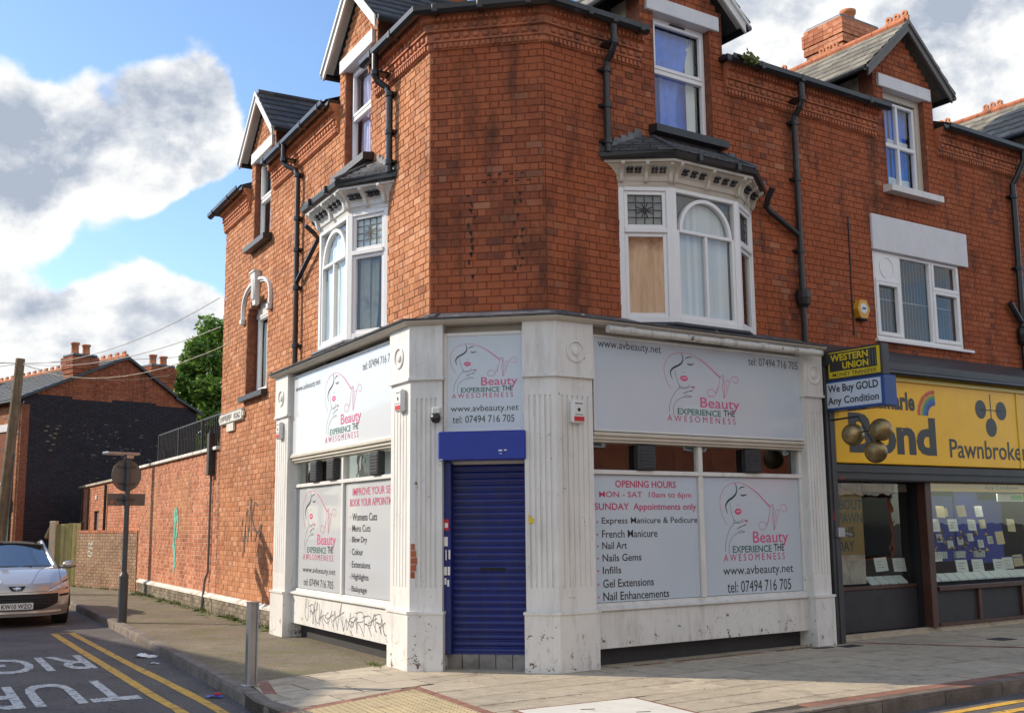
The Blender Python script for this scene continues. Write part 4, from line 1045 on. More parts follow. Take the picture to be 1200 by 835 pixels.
bay(R, 2.21, bld, True, 'r'); bay(L, -2.40, bld, False, 'l')

# ---- rainwater pipes
def pipe(F, pts, parent, r=.042, collars=(), mt='black', name='downpipe', bk=()):
    mb = MB(F); mb.tube(smooth([(a, -o, z) for a, o, z in pts], 1), r, 10)
    for a, o, z in collars: mb.lathe([(r * 1.35, -.03), (r * 1.35, .03)], (a, -o, z), 10); mb.box(a - r * 1.9, a + r * 1.9, -o + r * .4, .0, z - .015, z + .015)
    return part(name, mb, mt, parent)
pipe(R, [(.87, .235, 7.56), (.87, .235, 7.26), (.87, .20, 7.2), (.87, .10, 7.10), (.87, .08, 7.0), (.87, .08, 5.97)], bld, collars=[(.87, .235, 7.3), (.87, .08, 7.0), (.87, .08, 6.55), (.87, .08, 6.1)])
pipe(R, [(4.18, .235, 7.56), (4.18, .235, 7.28), (4.18, .20, 7.2), (4.18, .10, 7.10), (4.18, .08, 7.0), (4.18, .08, 3.95)], bld, collars=[(4.18, .235, 7.3), (4.18, .08, 7.0), (4.18, .08, 6.2), (4.18, .08, 5.2)])
mb = MB(R); mb.lathe([(.05, -.13), (.085, -.09), (.10, .0), (.10, .09), (.085, .11)], (4.18, -.09, 4.55), 10); part('hopper', mb, 'black', bld)
pipe(R, [(3.50, .25, 5.92), (3.50, .16, 5.80), (3.55, .08, 5.72), (3.62, .08, 5.66), (4.14, .08, 5.42)], bld, r=.04, collars=[])
pipe(L, [(-1.17, .235, 7.56), (-1.17, .235, 7.26), (-1.17, .20, 7.2), (-1.10, .10, 7.10), (-1.05, .08, 7.0), (-1.05, .08, 5.97)], bld, collars=[(-1.17, .235, 7.3), (-1.05, .08, 7.0), (-1.05, .08, 6.5), (-1.05, .08, 6.1)])
pipe(L, [(-5.0, .235, 7.56), (-5.0, .235, 7.26), (-4.95, .20, 7.2), (-4.80, .10, 7.10), (-4.74, .08, 7.0), (-4.70, .08, 3.92)], bld, collars=[(-4.98, .235, 7.3), (-4.74, .08, 7.0), (-4.73, .08, 6.3), (-4.72, .08, 5.8), (-4.71, .08, 5.2), (-4.70, .08, 4.3)])
pipe(L, [(-3.66, .3, 5.90), (-3.68, .15, 5.80), (-3.72, .08, 5.74), (-4.66, .08, 5.30)], bld, r=.035)

# ---- shopfront joinery
def planF(F, s, o): return W2(F, s, o)
def meetp(F, G, o):
    n1, n2 = Vector((-F[0][1], -F[1][1])), Vector((-G[0][1], -G[1][1])); o1, o2 = Vector((F[0][3], F[1][3])), Vector((G[0][3], G[1][3]))
    A = Matrix(((n1.x, n1.y), (n2.x, n2.y))); r = A.inverted() @ Vector((n1.dot(o1) + o, n2.dot(o2) + o)); return (r.x, r.y)
def face_pts(F, a, b, off, flutes, rev=False):
    """points along a face from s=a to s=b with flute notches"""
    pts = [W2(F, a, off)]
    for x in flutes: pts += [W2(F, x - .012, off), W2(F, x - .006, off - .014), W2(F, x + .006, off - .014), W2(F, x + .012, off)]
    return pts + [W2(F, b, off)]
def wpoly(mb, P, z0, z1):
    n = len(P); v = [(x, y, z0) for x, y in P] + [(x, y, z1) for x, y in P]
    mb.add(v, [tuple(range(n))[::-1], tuple(range(n, 2 * n))] + [(i, (i + 1) % n, (i + 1) % n + n, i + n) for i in range(n)])
def fl(a, b, n): return [a + (b - a) * (i + 1) / (n + 1) for i in range(n)]
def pil_single(F, a, b, parent, n=5):
    inner = [W2(F, b, .02), W2(F, a, .02)]
    mb = MB()
    wpoly(mb, [W2(F, a - .015, .33), W2(F, b + .015, .33), W2(F, b + .015, .02), W2(F, a - .015, .02)], GZ - .05, .64)
    wpoly(mb, [W2(F, a - .025, .345), W2(F, b + .025, .345), W2(F, b + .025, .02), W2(F, a - .025, .02)], .64, .67)
    wpoly(mb, face_pts(F, a, b, .30, []) + inner, .67, .92); wpoly(mb, face_pts(F, a, b, .30, fl(a, b, n)) + inner, .92, 2.98); wpoly(mb, face_pts(F, a, b, .30, []) + inner, 2.98, 3.18)
    wpoly(mb, [W2(F, a - .02, .335), W2(F, b + .02, .335), W2(F, b + .02, .02), W2(F, a - .02, .02)], 3.18, 3.21)
    wpoly(mb, [W2(F, a - .01, .32), W2(F, b + .01, .32), W2(F, b + .01, .02), W2(F, a - .01, .02)], 3.21, 3.80)
    p = part('pilaster', mb, 'white', parent); rosette(F, (a + b) / 2, p)
def rosette(F, x, p, off=.32, z=3.47):
    mb = MB(F); c = (x, -off, z)
    mb.lathe([(.125, 0), (.125, .012), (.11, .016), (.10, .008), (.10, .0)], c, 28, axis='y'); mb.lathe([(.045, .0), (.045, .016), (.03, .022), (.0, .022)], c, 20, axis='y'); part('rosette', mb, 'white', p)
def pil_corner(F, a, G, b, parent, n1, n2, roz):
    def ring(o, e=0, fa=(), fb=()):
        P = [W2(F, a - e, .02)] + (face_pts(F, a - e, 0, o, fa)[:-1]) + [meetp(F, G, o)] + face_pts(G, 0, b + e, o, fb)[1:] + [W2(G, b + e, .02)]
        return P
    return ring
def pil_wrap(F, a, xb, G, xa, b, parent, n1, n2, roz):
    """F face from a to the mitre, G face from the mitre to b"""
    def ring(o, e=0.0, fl1=(), fl2=()):
        mt_ = meetp(F, G, o); return [W2(F, a - e, .0)] + face_pts(F, a - e, 0, o, fl1)[:-1] + [mt_] + face_pts(G, 0, b + e, o, fl2)[1:] + [W2(G, b + e, .0)] + [meetp(F, G, .0)]
    mb = MB(); f1 = fl(a + .02, xb, n1); f2 = fl(xa, b - .02, n2)
    wpoly(mb, ring(.33, .015), GZ - .05, .64); wpoly(mb, ring(.345, .025), .64, .67); wpoly(mb, ring(.30), .67, .92); wpoly(mb, ring(.30, 0, f1, f2), .92, 2.98); wpoly(mb, ring(.30), 2.98, 3.18)
    wpoly(mb, ring(.335, .02), 3.18, 3.21); wpoly(mb, ring(.32, .01), 3.21, 3.80)
    p = part('pilaster', mb, 'white', parent)
    for F_, x in roz: rosette(F_, x, p)
pil_single(L, -4.85, -4.27, bld); pil_single(R, 3.86, 4.19, bld, 5)
# face order must run left to right seen from outside: L then C, C then R
pil_wrap(L, -.40, .12, Cc, -.12, .22, bld, 5, 5, [(L, -.13)])
def pil_wrap2():
    # C face 1.14..mitre, R face mitre..0.38
    off_m = 1.37
    def ring(o, e=0.0, f1=(), f2=()):
        P = [W2(Cc, 1.14 - e, 0)] + [W2(Cc, 1.14 - e, o)]
        for x in f1: P += [W2(Cc, x - .012, o), W2(Cc, x - .006, o - .014), W2(Cc, x + .006, o - .014), W2(Cc, x + .012, o)]
        P += [meetp(Cc, R, o)]
        for x in f2: P += [W2(R, x - .012, o), W2(R, x - .006, o - .014), W2(R, x + .006, o - .014), W2(R, x + .012, o)]
        return P + [W2(R, .38 + e, o), W2(R, .38 + e, 0), meetp(Cc, R, 0)]
    mb = MB(); f1 = fl(1.14, 1.49, 5); f2 = fl(-.11, .38, 6)
    wpoly(mb, ring(.33, .015), GZ - .05, .64); wpoly(mb, ring(.345, .025), .64, .67); wpoly(mb, ring(.30), .67, .92); wpoly(mb, ring(.30, 0, f1, f2), .92, 2.98); wpoly(mb, ring(.30), 2.98, 3.18)
    wpoly(mb, ring(.335, .02), 3.18, 3.21); wpoly(mb, ring(.32, .01), 3.21, 3.80)
    p = part('pilaster', mb, 'white', bld); rosette(R, .14, p)
pil_wrap2()
# head cornice, lead capping, and walls behind the joinery
mb = MB(); hp = [W2(L, -4.92, .0), meetp(L, Cc, .0), meetp(Cc, R, .0), W2(R, 4.22, .0)]
sweep(mb, hp, [(.0, 3.80), (.355, 3.80), (.40, 3.825), (.40, 3.845), (.0, 3.845)]); part('fascia_cornice', mb, 'cream', bld)
mb = MB(); sweep(mb, hp, [(.0, 3.85), (.43, 3.848), (.435, 3.862), (.20, 3.90), (.02, 3.985), (.0, 3.985)])
for F, a, b in ((L, -4.8, -.2), (R, .2, 4.1), (Cc, .1, 1.2)):
    x = a
    while x < b: mb.F = F; mb.tube([(x, -.43, 3.866), (x, -.2, 3.906), (x, -.02, 3.99)], .014, 6); x += random.uniform(.8, 1.3)
mb.F = Matrix(); part('lead_capping', mb, 'lead', bld)
for F, a, b in ((L, -4.30, .1), (R, -.1, 4.25)):
    mb = MB(F); mb.box(a, b, -.12, .1, 2.50, 3.80); part('fascia_backing', mb, 'cream', bld)
    mb = MB(F); mb.box(a, b, -.05, .2, -.05, .70); part('recess_wall', mb, 'panelgrey', bld)
mb = MB(Cc); mb.box(.0, 1.37, -.12, .1, 2.25, 3.80); part('fascia_backing', mb, 'cream', bld)
def shopwindow(F, a, b, mull, name, extra):
    mb = MB(F); mb.box(a, b, -.27, -.12, 2.56, 2.60, 0, .006); mb.box(a, b, -.245, -.12, 2.52, 2.56, 0, .004); mb.box(a, b, -.22, -.12, 2.49, 2.52, 0, .004); part('fascia_moulding', mb, 'cream', bld)
    mb = MB(F); mb.box(a, b, -.19, -.10, 2.135, 2.185, 0, .006); mb.box(a, b, -.17, -.1, .66, .72, 0, .006)
    mb.box(mull - .035, mull + .035, -.185, -.10, .72, 2.135, 0, .006); mb.box(mull - .035, mull + .035, -.185, -.10, 2.185, 2.49, 0, .006)
    for x in (a, b - .05): mb.box(x, x + .05, -.183, -.10, .72, 2.135, 0, .006); mb.box(x, x + .05, -.183, -.10, 2.185, 2.49, 0, .006)
    w = part('shop_window', mb, 'white', bld)
    for p, q in ((a + .05, mull - .035), (mull + .035, b - .05)):
        g = MB(F); g.quad((p, -.14, 2.185), (q, -.14, 2.185), (q, -.14, 2.49), (p, -.14, 2.49)); part('transom_pane', g, 'glass', w)
        g = MB(F); g.box(p, q, -.128, -.12, .72, 2.135); part('lower_pane', g, 'carglass', w)
    k = MB(F); k.box(a, b, .3, .32, 2.0, 2.7); k.box(a, b, -.1, .3, 2.12, 2.13); part('room_shade', k, extra, w)
    # stall riser board
    mb = MB(F); mb.box(a, b, -.20, -.12, .235, .63, 0, .004); mb.add([(a, -.20, .63), (b, -.20, .63), (b, -.235, .645), (a, -.235, .645), (a, -.235, .665), (b, -.235, .665), (b, -.17, .69), (a, -.17, .69)], [(0, 1, 2, 3), (3, 2, 5, 4), (4, 5, 6, 7)]); part('stall_riser', mb, 'white', bld)
    return w
wR = shopwindow(R, .42, 3.88, 2.10, 'r', 'dark'); wL = shopwindow(L, -4.28, -.42, -2.30, 'l', 'curtain')
mb = MB(L); mb.box(-4.2, -.45, -.045, .0, GZ, .25); part('recess_face', mb, 'render', bld)
def ventbox(F, x, parent_label, w=.27):
    m1 = MB(F); m1.box(x - w / 2, x + w / 2, -.235, -.135, 2.19, 2.475, 0, .015)
    o = part('fan_unit', m1, 'panelgrey', wR if F is R else wL)
    m2 = MB(F)
    for i in range(6): m2.box(x - w * .38, x + w * .38, -.243, -.235, 2.225 + i * .038, 2.235 + i * .038)
    part('louvre', m2, 'shutterbox', wR if F is R else wL)
for x in (1.22, 2.96): ventbox(R, x, '')
for x in (-3.32, -2.64, -1.10): ventbox(L, x, '')
# ---- shutter door in the cut corner
door = part('roller_door', (lambda mb: (mb.box(.205, .30, -.22, -.02, GZ + .17, 2.27, 0, .004), mb.box(1.12, 1.155, -.22, -.02, GZ + .17, 2.27, 0, .004), mb.box(.20, 1.16, -.02, .02, GZ, 2.27), mb)[-1])(MB(Cc)), 'blue', bld)
z = GZ + .17; k = 0
while z < 2.30:
    m1 = MB(Cc); h = .073; n = 8; v = []
    for i in range(n + 1):
        t = i / n; yy = -.085 - .014 * sin(pi * min(t / .82, 1)) + (.006 if t > .86 else 0); v += [(.30, yy, z + h * t), (1.12, yy, z + h * t)]
    m1.add(v, [(2 * i, 2 * i + 1, 2 * i + 3, 2 * i + 2) for i in range(n)]); part('slat', m1, 'blue', door); z += h; k += 1
m1 = MB(Cc); m1.box(.295, 1.125, -.11, -.05, GZ + .155, GZ + .19, 0, .005); part('bottom_rail', m1, 'blue', door)
m1 = MB(Cc); m1.box(.60, .88, -.105, -.09, 1.095, 1.125, 0, .003); part('letter_slot', m1, 'dark', door)
mb = MB(Cc); mb.box(.185, 1.155, -.34, -.05, 2.285, 2.60, 0, .012)
for x in (.2, 1.14):
    for z_ in (2.31, 2.58): mb.lathe([(.008, 0), (.006, .004), (0, .004)], (x, -.34, z_), 8, axis='y')
part('shutter_box', mb, 'royal', bld)
st = MB(Cc)
for x, z_, w, h in ((.225, 1.53, .05, .12),): st.box(x, x + w, -.2235, -.22, z_, z_ + h)
part('door_sticker', st, 'red', door)
st = MB(Cc)
for x, z_, w, h in ((.232, 1.56, .036, .05), (.225, 1.36, .04, .10), (.24, 1.21, .012, .11), (.275, 1.22, .018, .10), (.225, 1.05, .03, .09), (.265, 1.05, .025, .09), (.23, .95, .02, .07), (.26, .93, .02, .07), (1.135, 1.64, .012, .09), (1.13, 1.52, .02, .04)): st.box(x, x + w, -.2255, -.2195, z_, z_ + h)
part('torn_sticker', st, 'whitetxt', door)
st = MB(Cc); st.box(.86, .90, -.3415, -.34, 2.375, 2.39); st.box(.92, .95, -.3415, -.34, 2.38, 2.392); st.box(.87, .895, -.3415, -.34, 2.345, 2.352); st.box(.19, .235, -.3415, -.34, 2.29, 2.30); part('scuff', st, 'curtain', bld)
for i in range(5):
    m1 = MB(Cc); a = .215 + i * .185; m1.box(a + .003, a + .182, -.12, -.02, GZ - .02, GZ + .165, 0, .004); part('threshold_tile', m1, 'tileg', bld)
mb = MB(Cc); mb.box(.2, 1.16, -.30, -.0, GZ - .02, GZ + .012); part('door_step', mb, 'slab', bld)
# exposed brick where the pilaster is broken
mb = MB(Cc)
for i, (w_, x) in enumerate(((.05, .0), (.06, .0), (.07, .0), (.06, .0), (.05, 0))): mb.box(-.133, -.133 + w_, -.304, -.29, 1.02 + i * .075, 1.09 + i * .075, 0, .004)
part('broken_corner', mb, 'brickR', bld)
# white roller tube over the right fascia
mb = MB(R); mb.tube([(.50, -.45, 3.735), (4.05, -.45, 3.735)], .042, 12)
for x in (.85, 2.4, 3.0, 3.9): mb.box(x - .06, x + .06, -.44, -.33, 3.77, 3.79, 0, .004)
part('awning_tube', mb, chipped('dirty_white_tube', (.6, .58, .53), under=(.06, .05, .03), thr=.60, grime=.8, grimec=(.10, .085, .06)), bld)
# chimney stacks
def chimney(F, cx, cy, w, d, z0, z1, parent, pots, mt='brickR', corb=True, name='chimney', long_pots=.38):
    c = MB(F); c.box(cx - w / 2 + .09, cx + w / 2 - .09, cy - d / 2 + .09, cy + d / 2 - .09, z0, z1); c.box(cx - w / 2 + .01, cx + w / 2 - .01, cy - d / 2 + .01, cy + d / 2 - .01, z0, z1 - (.36 if corb else 0))
    ch = part(name, c, 'mortarR', parent); b = MB(F)
    z = z0; k = 0
    while z < z1 - .04:
        t = (z - (z1 - .62)) / .62; e = 0
        if corb and t > 0: e = .03 if t < .25 else (.06 if t < .5 else (.08 if t < .85 else .05))
        pier = corb and .5 < t < .82
        for (ax, half, oth, sgn) in (('x', w / 2, d / 2, -1), ('x', w / 2, d / 2, 1), ('y', d / 2, w / 2, -1), ('y', d / 2, w / 2, 1)):
            a = -half - e; end = half + e; x = a + (0 if k % 2 else -.11)
            while x < end:
                p, q = max(x, a), min(x + (.11 if pier else .22), end); 
                if q - p > .03:
                    e2 = e if not (pier and int((x - a) / .11 + 50) % 2) else e - .15
                    if ax == 'x': b.box(cx + p + .004, cx + q - .004, min(cy + sgn * (oth + e2), cy), max(cy + sgn * (oth + e2), cy), z + .004, z + .077)
                    else: b.box(min(cx + sgn * (oth + e2), cx), max(cx + sgn * (oth + e2), cx), cy + p + .004, cy + q - .004, z + .004, z + .077)
                x += .11 if pier else .22
        z += .081; k += 1
    part('brickwork', b, mt, ch, kind='stuff')
    m1 = MB(F); m1.box(cx - w / 2 - .04, cx + w / 2 + .04, cy - d / 2 - .04, cy + d / 2 + .04, z1 - .01, z1 + .09, 0, .03); part('flaunching', m1, 'lead', ch)
    for x, y, h in pots:
        m1 = MB(F); m1.lathe([(.15, 0), (.125, h * .35), (.12, h * .8), (.15, h * .85), (.155, h), (.11, h), (.10, h * .8)], (cx + x, cy + y, z1 + .05), 12); part('chimney_pot', m1, 'terralit', ch, smooth=True)
    return ch
chimney(L, -4.24, 1.95, 1.25, .75, 7.7, 11.3, bld, [(-.4, 0, .4), (.3, 0, .4)])

# ------------------------------------------------------------------ pawnbroker's building
pwn = thing('pawnbroker_building', 'red brick terrace building with yellow pawnbroker shopfront and dormer window in grey barge boards', 'building', R @ T(4.3, 0, 0))
DP = (6.76, 11.36)
rP = rows(3.6, 9.0, spans_of(4.3, 13.2, DP), [rect(5.80, 7.88, 4.15, 5.6), rect(10.4, 12.4, 4.15, 5.6)] + dormh(6.76) + dormh(11.36))
wp = backing(R, rP, ['mortarR', 'reveal'], pwn); wall_bricks(R, lay(rP, .17), 'brickR', wp, 240)
for a, b in ((4.3, 6.02), (7.50, 10.62), (12.1, 13.2)): cornice([W2(R, a), W2(R, b)], [(R, a + .02, b - .02)], 'terracotta', pwn); gutter([W2(R, a - (.0 if a > 5 else 0)), W2(R, b + .06)], pwn, [(R, b - .4)])
mb = MB(R); mb.add([(4.3, .55, 7.96), (13.2, .55, 7.96), (13.2, 4.2, 9.42), (4.3, 4.2, 9.42), (4.3, 8, 7.7), (13.2, 8, 7.7)], [(0, 1, 2, 3), (3, 2, 5, 4)])
for a, b in ((4.3, 5.99), (7.53, 10.59), (12.13, 13.2)): mb.quad((a, -.2, 7.66), (b, -.2, 7.66), (b, .55, 7.96), (a, .55, 7.96))
mb.box(13.0, 13.2, .25, 8, 0, 7.6); part('roof', mb, 'slate', pwn)
mb = MB(R); mb.box(12.96, 13.2, .26, 7.9, -.1, 7.5); part('end_wall', mb, 'reveal', pwn)
def cur_blue(F, c, w):
    cloth(F, c - .42, c - .06, 6.55, 7.85, .26, 'bluecurtain', w, .012, .12); cloth(F, c - .02, c + .36, 6.55, 7.85, .27, 'bluecurtain', w, .012, .12); cloth(F, c - .4, c + .36, 6.56, 6.75, .25, 'curtain', w, .006, .2); cloth(F, c - .4, c + .36, 7.22, 7.36, .25, 'curtain', w, .006, .2)
    cloth(F, c - .30, c - .24, 6.6, 7.8, .24, 'curtain', w, .004, .1); cloth(F, c + .10, c + .13, 6.6, 7.8, .24, 'curtain', w, .004, .1)
for c in DP: dormer(R, c, pwn, 'signback', dlen=2.9, cheek='render', roofm='slateg', style='old', sillm='white', cur=cur_blue)
def crest(c, y0, parent):
    for j in range(3):
        mb = MB(R); y = y0 + j * .14
        n = 14; ring = [(.055 * cos(2 * pi * k / n), .055 * sin(2 * pi * k / n)) for k in range(n)]; hole = [(.022 * cos(2 * pi * k / n), .022 * sin(2 * pi * k / n)) for k in range(n)]
        v = [(c + x_, y + a, GA + .24 + b) for x_ in (-.02, .02) for a, b in ring] + [(c + x_, y + a, GA + .24 + b) for x_ in (-.02, .02) for a, b in hole]
        f = [(i, (i + 1) % n, n + (i + 1) % n, n + i) for i in range(n)] + [(2 * n + i, 3 * n + i, 3 * n + (i + 1) % n, 2 * n + (i + 1) % n) for i in range(n)]
        f += [(i, 2 * n + i, 2 * n + (i + 1) % n, (i + 1) % n) for i in range(n)] + [(n + i, n + (i + 1) % n, 3 * n + (i + 1) % n, 3 * n + i) for i in range(n)]
        mb.add(v, f); mb.box(c - .02, c + .02, y - .07, y + .07, GA + .12, GA + .20); part('ridge_crest', mb, 'terralit', parent)
for c in DP:
    for y0 in (-.12, 1.2, 2.3): crest(c, y0, pwn)
# stack behind the middle dormer
chimney(R, 8.72, 2.6, .98, .78, 8.2, 10.52, pwn, [(.2, 0, .42), (-.22, 0, .10)], mt='brickX')
pipe(R, [(9.52, .235, 7.56), (9.52, .235, 7.40), (9.45, .15, 7.15), (9.40, .08, 7.0), (9.36, .08, 3.9)], pwn, r=.05, collars=[(9.39, .08, 6.8), (9.38, .08, 5.6)])
pipe(R, [(9.05, .08, 5.0), (9.3, .09, 4.72)], pwn, r=.05)
mb = MB(R); mb.lathe([(.06, -.18), (.10, -.12), (.12, .0), (.12, .1), (.08, .13)], (9.37, -.1, 4.5), 10); part('hopper', mb, 'black', pwn)
# first-floor window under its painted lintel board
def w3(c, parent):
    a, b = c - 1.04, c + 1.04
    mb = MB(R); mb.box(a - .02, b + .19, -.04, .1, 5.455, 5.985, 0, .008); part('lintel', mb, 'lintel', parent)
    w = window(R, a, b, 4.16, 5.455, .02, parent, vbars=(a + .62, a + 1.36), fw=.05)
    mb = MB(R)
    for p, q in ((a + .05, a + .595), (a + 1.385, b - .05)):
        for x0, x1, z0, z1 in ((p, p + .06, 4.21, 5.0), (q - .06, q, 4.21, 5.0), (p + .06, q - .06, 4.21, 4.27), (p + .06, q - .06, 4.95, 5.0)): mb.box(x0, x1, .0, .07, z0, z1, 0, .008)
        mb.box(p, q, .0, .08, 5.0, 5.06, 0, .006)
    mb.box(a + .05, a + .595, .015, .05, 5.05, 5.42, 0, .01); mb.box(a + 1.385, a + 1.43, .0, .07, 5.06, 5.42, 0, .006); mb.box(b - .09, b - .05, .0, .07, 5.06, 5.42, 0, .006)
    mb.lathe([(.16, 0), (.16, .006), (.15, .006), (.145, 0)], (a + .32, .013, 5.22), 24, axis='y')
    part('sash', mb, 'upvc', w)
    for i in range(26):
        x = a + .1 + i * (b - a - .2) / 25; m1 = MB(R); m1.add([(x - .026, .15, 4.2), (x + .02, .18, 4.2), (x + .02, .18, 5.42), (x - .026, .15, 5.42)], [(0, 1, 2, 3)]); part('blind_slat', m1, 'blind', w)
    m1 = MB(R); m1.box(a + .08, b - .08, .14, .145, 4.78, 4.785); part('blind_cord', m1, 'curtain', w)
    sill(R, a - .05, b + .16, 4.11, .05, .06, 'upvc', parent)
w3(6.84, pwn); w3(11.4, pwn)
mb = MB(R); mb.tube(smooth([(5.29, -.012, 5.86), (5.285, -.012, 5.2), (5.275, -.012, 4.7), (5.28, -.012, 4.15)], 3), .012, 6); part('cable', mb, 'black', pwn)
# shopfront: fascia, dark metal side pier, shutter housing, timber and panels
mb = MB(R); mb.add([(4.27, 0, 3.98), (13.2, 0, 3.98), (13.2, -.40, 3.74), (4.27, -.40, 3.74), (4.27, -.40, 3.62), (13.2, -.40, 3.62), (4.27, 0, 3.55), (13.2, 0, 3.55)], [(0, 3, 2, 1), (3, 4, 5, 2), (4, 6, 7, 5), (0, 6, 4, 3)]); part('fascia_lead', mb, 'shutterbox', pwn)
mb = MB(R); mb.tube([(4.6, -.40, 3.60), (13.2, -.40, 3.60)], .045, 10); part('fascia_roll', mb, 'black', pwn)
mb = MB(R); mb.box(4.25, 4.41, -.31, .1, GZ - .05, 3.60, 0, .006); mb.box(4.42, 4.62, -.12, .1, GZ - .05, 2.10, 0, .006); mb.box(4.30, 4.33, -.325, -.31, GZ, 3.5, 0, .003); part('side_pier', mb, 'shutterbox', pwn)
mb = MB(R); mb.box(4.42, 13.2, -.26, .1, 2.12, 2.335, 0, .006); mb.box(4.42, 13.2, -.29, -.26, 2.23, 2.25); mb.box(4.42, 13.2, -.28, -.26, 2.14, 2.165); part('shutter_housing', mb, 'shutterbox', pwn)
mb = MB(R); mb.box(4.62, 13.2, -.10, .0, GZ - .02, .11, 0, .004); mb.box(4.4, 13.2, -.13, -.10, GZ - .02, .075, 0, .003); part('threshold', mb, 'slab', pwn)
mb = MB(R); mb.box(6.47, 6.60, -.14, .0, .11, 2.12, 0, .006); mb.box(6.60, 6.66, -.10, .0, .11, 2.12, 0, .004); mb.box(6.66, 13.2, -.14, .0, .60, .66, 0, .006); mb.box(6.66, 13.2, -.12, .0, .11, .16, 0, .004)
for x in (7.62, 8.72, 9.8, 11.2): mb.box(x, x + .08, -.11, .0, .16, .60, 0, .004)
mb.box(9.75, 9.87, -.12, .0, .66, 2.12, 0, .006); part('shop_timber', mb, 'brownwood', pwn)
mb = MB(R); mb.box(6.66, 13.2, -.07, .0, .16, .60); part('shop_panel', mb, 'panelgrey', pwn)
g = MB(R); g.quad((6.66, -.06, .66), (9.75, -.06, .66), (9.75, -.06, 2.12), (6.66, -.06, 2.12)); part('display_pane', g, 'glass', pwn)
g = MB(R); g.quad((9.87, -.06, .66), (13.1, -.06, .66), (13.1, -.06, 2.12), (9.87, -.06, 2.12)); part('display_pane', g, 'glass', pwn)
mb = MB(R); mb.box(4.62, 13.0, 2.4, 2.45, .0, 2.6); mb.box(4.6, 13.0, .1, 2.4, .03, .06); mb.box(4.55, 4.6, .0, 2.4, 0, 2.6); mb.box(6.66, 13.0, .0, .9, .58, .62); mb.box(4.6, 13, .0, 2.4, 2.3, 2.34); part('shop_interior', mb, 'dark', pwn)
# lobby window (set back beside the open entrance)
mb = MB(R); mb.box(4.63, 6.47, .08, .14, .66, .71, 0, .006); part('lobby_rail', mb, 'brownwood', pwn); mb = MB(R); mb.box(4.63, 6.47, .10, .14, .11, .66); part('lobby_riser', mb, 'panelgrey', pwn); mb = MB(R); mb.box(6.48, 6.50, .0, 2.3, .06, 2.3); part('partition', mb, 'dark', pwn)
g = MB(R); g.quad((4.63, .09, .71), (6.47, .09, .71), (6.47, .09, 2.12), (4.63, .09, 2.12)); part('lobby_pane', g, 'glass', pwn)
mb = MB(R); mb.box(4.66, 5.42, .13, .135, .74, 2.0); ps = part('poster', mb, 'ocher', pwn)
for tx, x1, z0, z1 in (('ABOUT', 5.53, 1.74, 1.88), ('PAWN', 5.52, 1.555, 1.70), ('LOANS', 5.34, 1.365, 1.51), ('TODAY', 5.33, 1.18, 1.325)): text(tx, R, x1 - .11 - .125 * len(tx), x1 - .11, z0, z1, .1285, 'txt', ps, .02)
mb = MB(R @ T(-.13, -.2, 0)); ribbon(mb, smooth([(5.32, 1.06), (5.42, 1.04), (5.46, .97), (5.35, .92), (5.18, .90), (5.12, .86), (5.2, .80), (5.38, .81), (5.45, .78)], 5), .02, .3285); part('necklace_print', mb, 'render', ps)
mb = MB(R); mb.box(4.66, 5.42, .1288, .1295, .74, 1.13); part('poster_foot', mb, 'render', ps)
mb = MB(R); mb.box(4.66, 6.45, .15, .16, 1.99, 2.10)
for i in range(12): mb.lathe([(.05, 0), (.05, .004), (.035, .004), (.035, 0)], (4.85 + i * .14, .145, 2.045), 12, axis='y')
part('frieze_strip', mb, 'render', pwn)
# display window: header strip, cards, ring pads
mb = MB(R); mb.box(6.67, 9.74, -.045, -.04, 2.0, 2.12); hs = part('header_strip', mb, 'pawny', pwn); text('Any Condition', R, 8.05, 8.93, 2.02, 2.095, -.047, 'txt', hs, .01)
mb = MB(R); mb.box(8.15, 8.75, .55, .57, .9, 2.1); mb.box(6.7, 8.1, .55, .57, 1.0, 1.95); mb.box(8.8, 9.7, .75, .77, .9, 1.9); part('blue_board', mb, 'blueint', pwn)
def cards(lst, y, mt, nm='price_card'):
    for x, z, w, h in lst:
        m1 = MB(R @ T(x, y, z) @ Matrix.Rotation(random.uniform(-.06, .06), 4, 'Y') @ Matrix.Rotation(-.15, 4, 'X')); m1.box(0, w, 0, .01, 0, h); c = part(nm, m1, mt, pwn)
        m2 = MB(m1.F)
        for i in range(3): m2.box(w * .15, w * .15 + w * random.uniform(.3, .7), -.002, 0, h * (.25 + .22 * i), h * (.25 + .22 * i) + .012)
        part('print', m2, 'render', c)
cards([(7.27, 1.63, .2, .17), (7.80, 1.63, .2, .17)], .25, 'cardy'); cards([(8.24, 1.63, .19, .17), (7.12, 1.42, .2, .19), (7.55, 1.42, .22, .18), (8.03, 1.43, .2, .17)], .25, 'card')
cards([(7.60, .82, .28, .18), (8.0, .82, .28, .18), (8.55, .81, .3, .18)], .2, 'card'); cards([(5.80, .88, .27, .19), (6.20, .87, .27, .19)], .25, 'card')
cards([(6.85, 1.63, .12, .12), (7.52, 1.64, .14, .12), (8.45, 1.45, .16, .14), (7.33, 1.43, .12, .12), (8.88, 1.2, .2, .2), (9.2, 1.4, .2, .2), (9.3, .85, .25, .18)], .33, 'cardy')
cards([(7.0 + i * .26, 1.16 + (i % 3) * .05, .14, .12) for i in range(8)], .45, 'card')
cards([(6.9, .98, .2, .14), (7.2, .98, .2, .14), (8.95, .82, .28, .18)], .3, 'card')
def pads(x0, n, y, w=.19):
    for i in range(n):
        m1 = MB(R @ T(x0 + i * (w + .02), y, .72) @ Matrix.Rotation(-.9, 4, 'X')); m1.box(0, w, 0, .03, 0, .17, 0, .012); part('ring_pad', m1, 'card', pwn)
pads(5.58, 4, .17, .19); pads(6.80, 13, .06, .2)
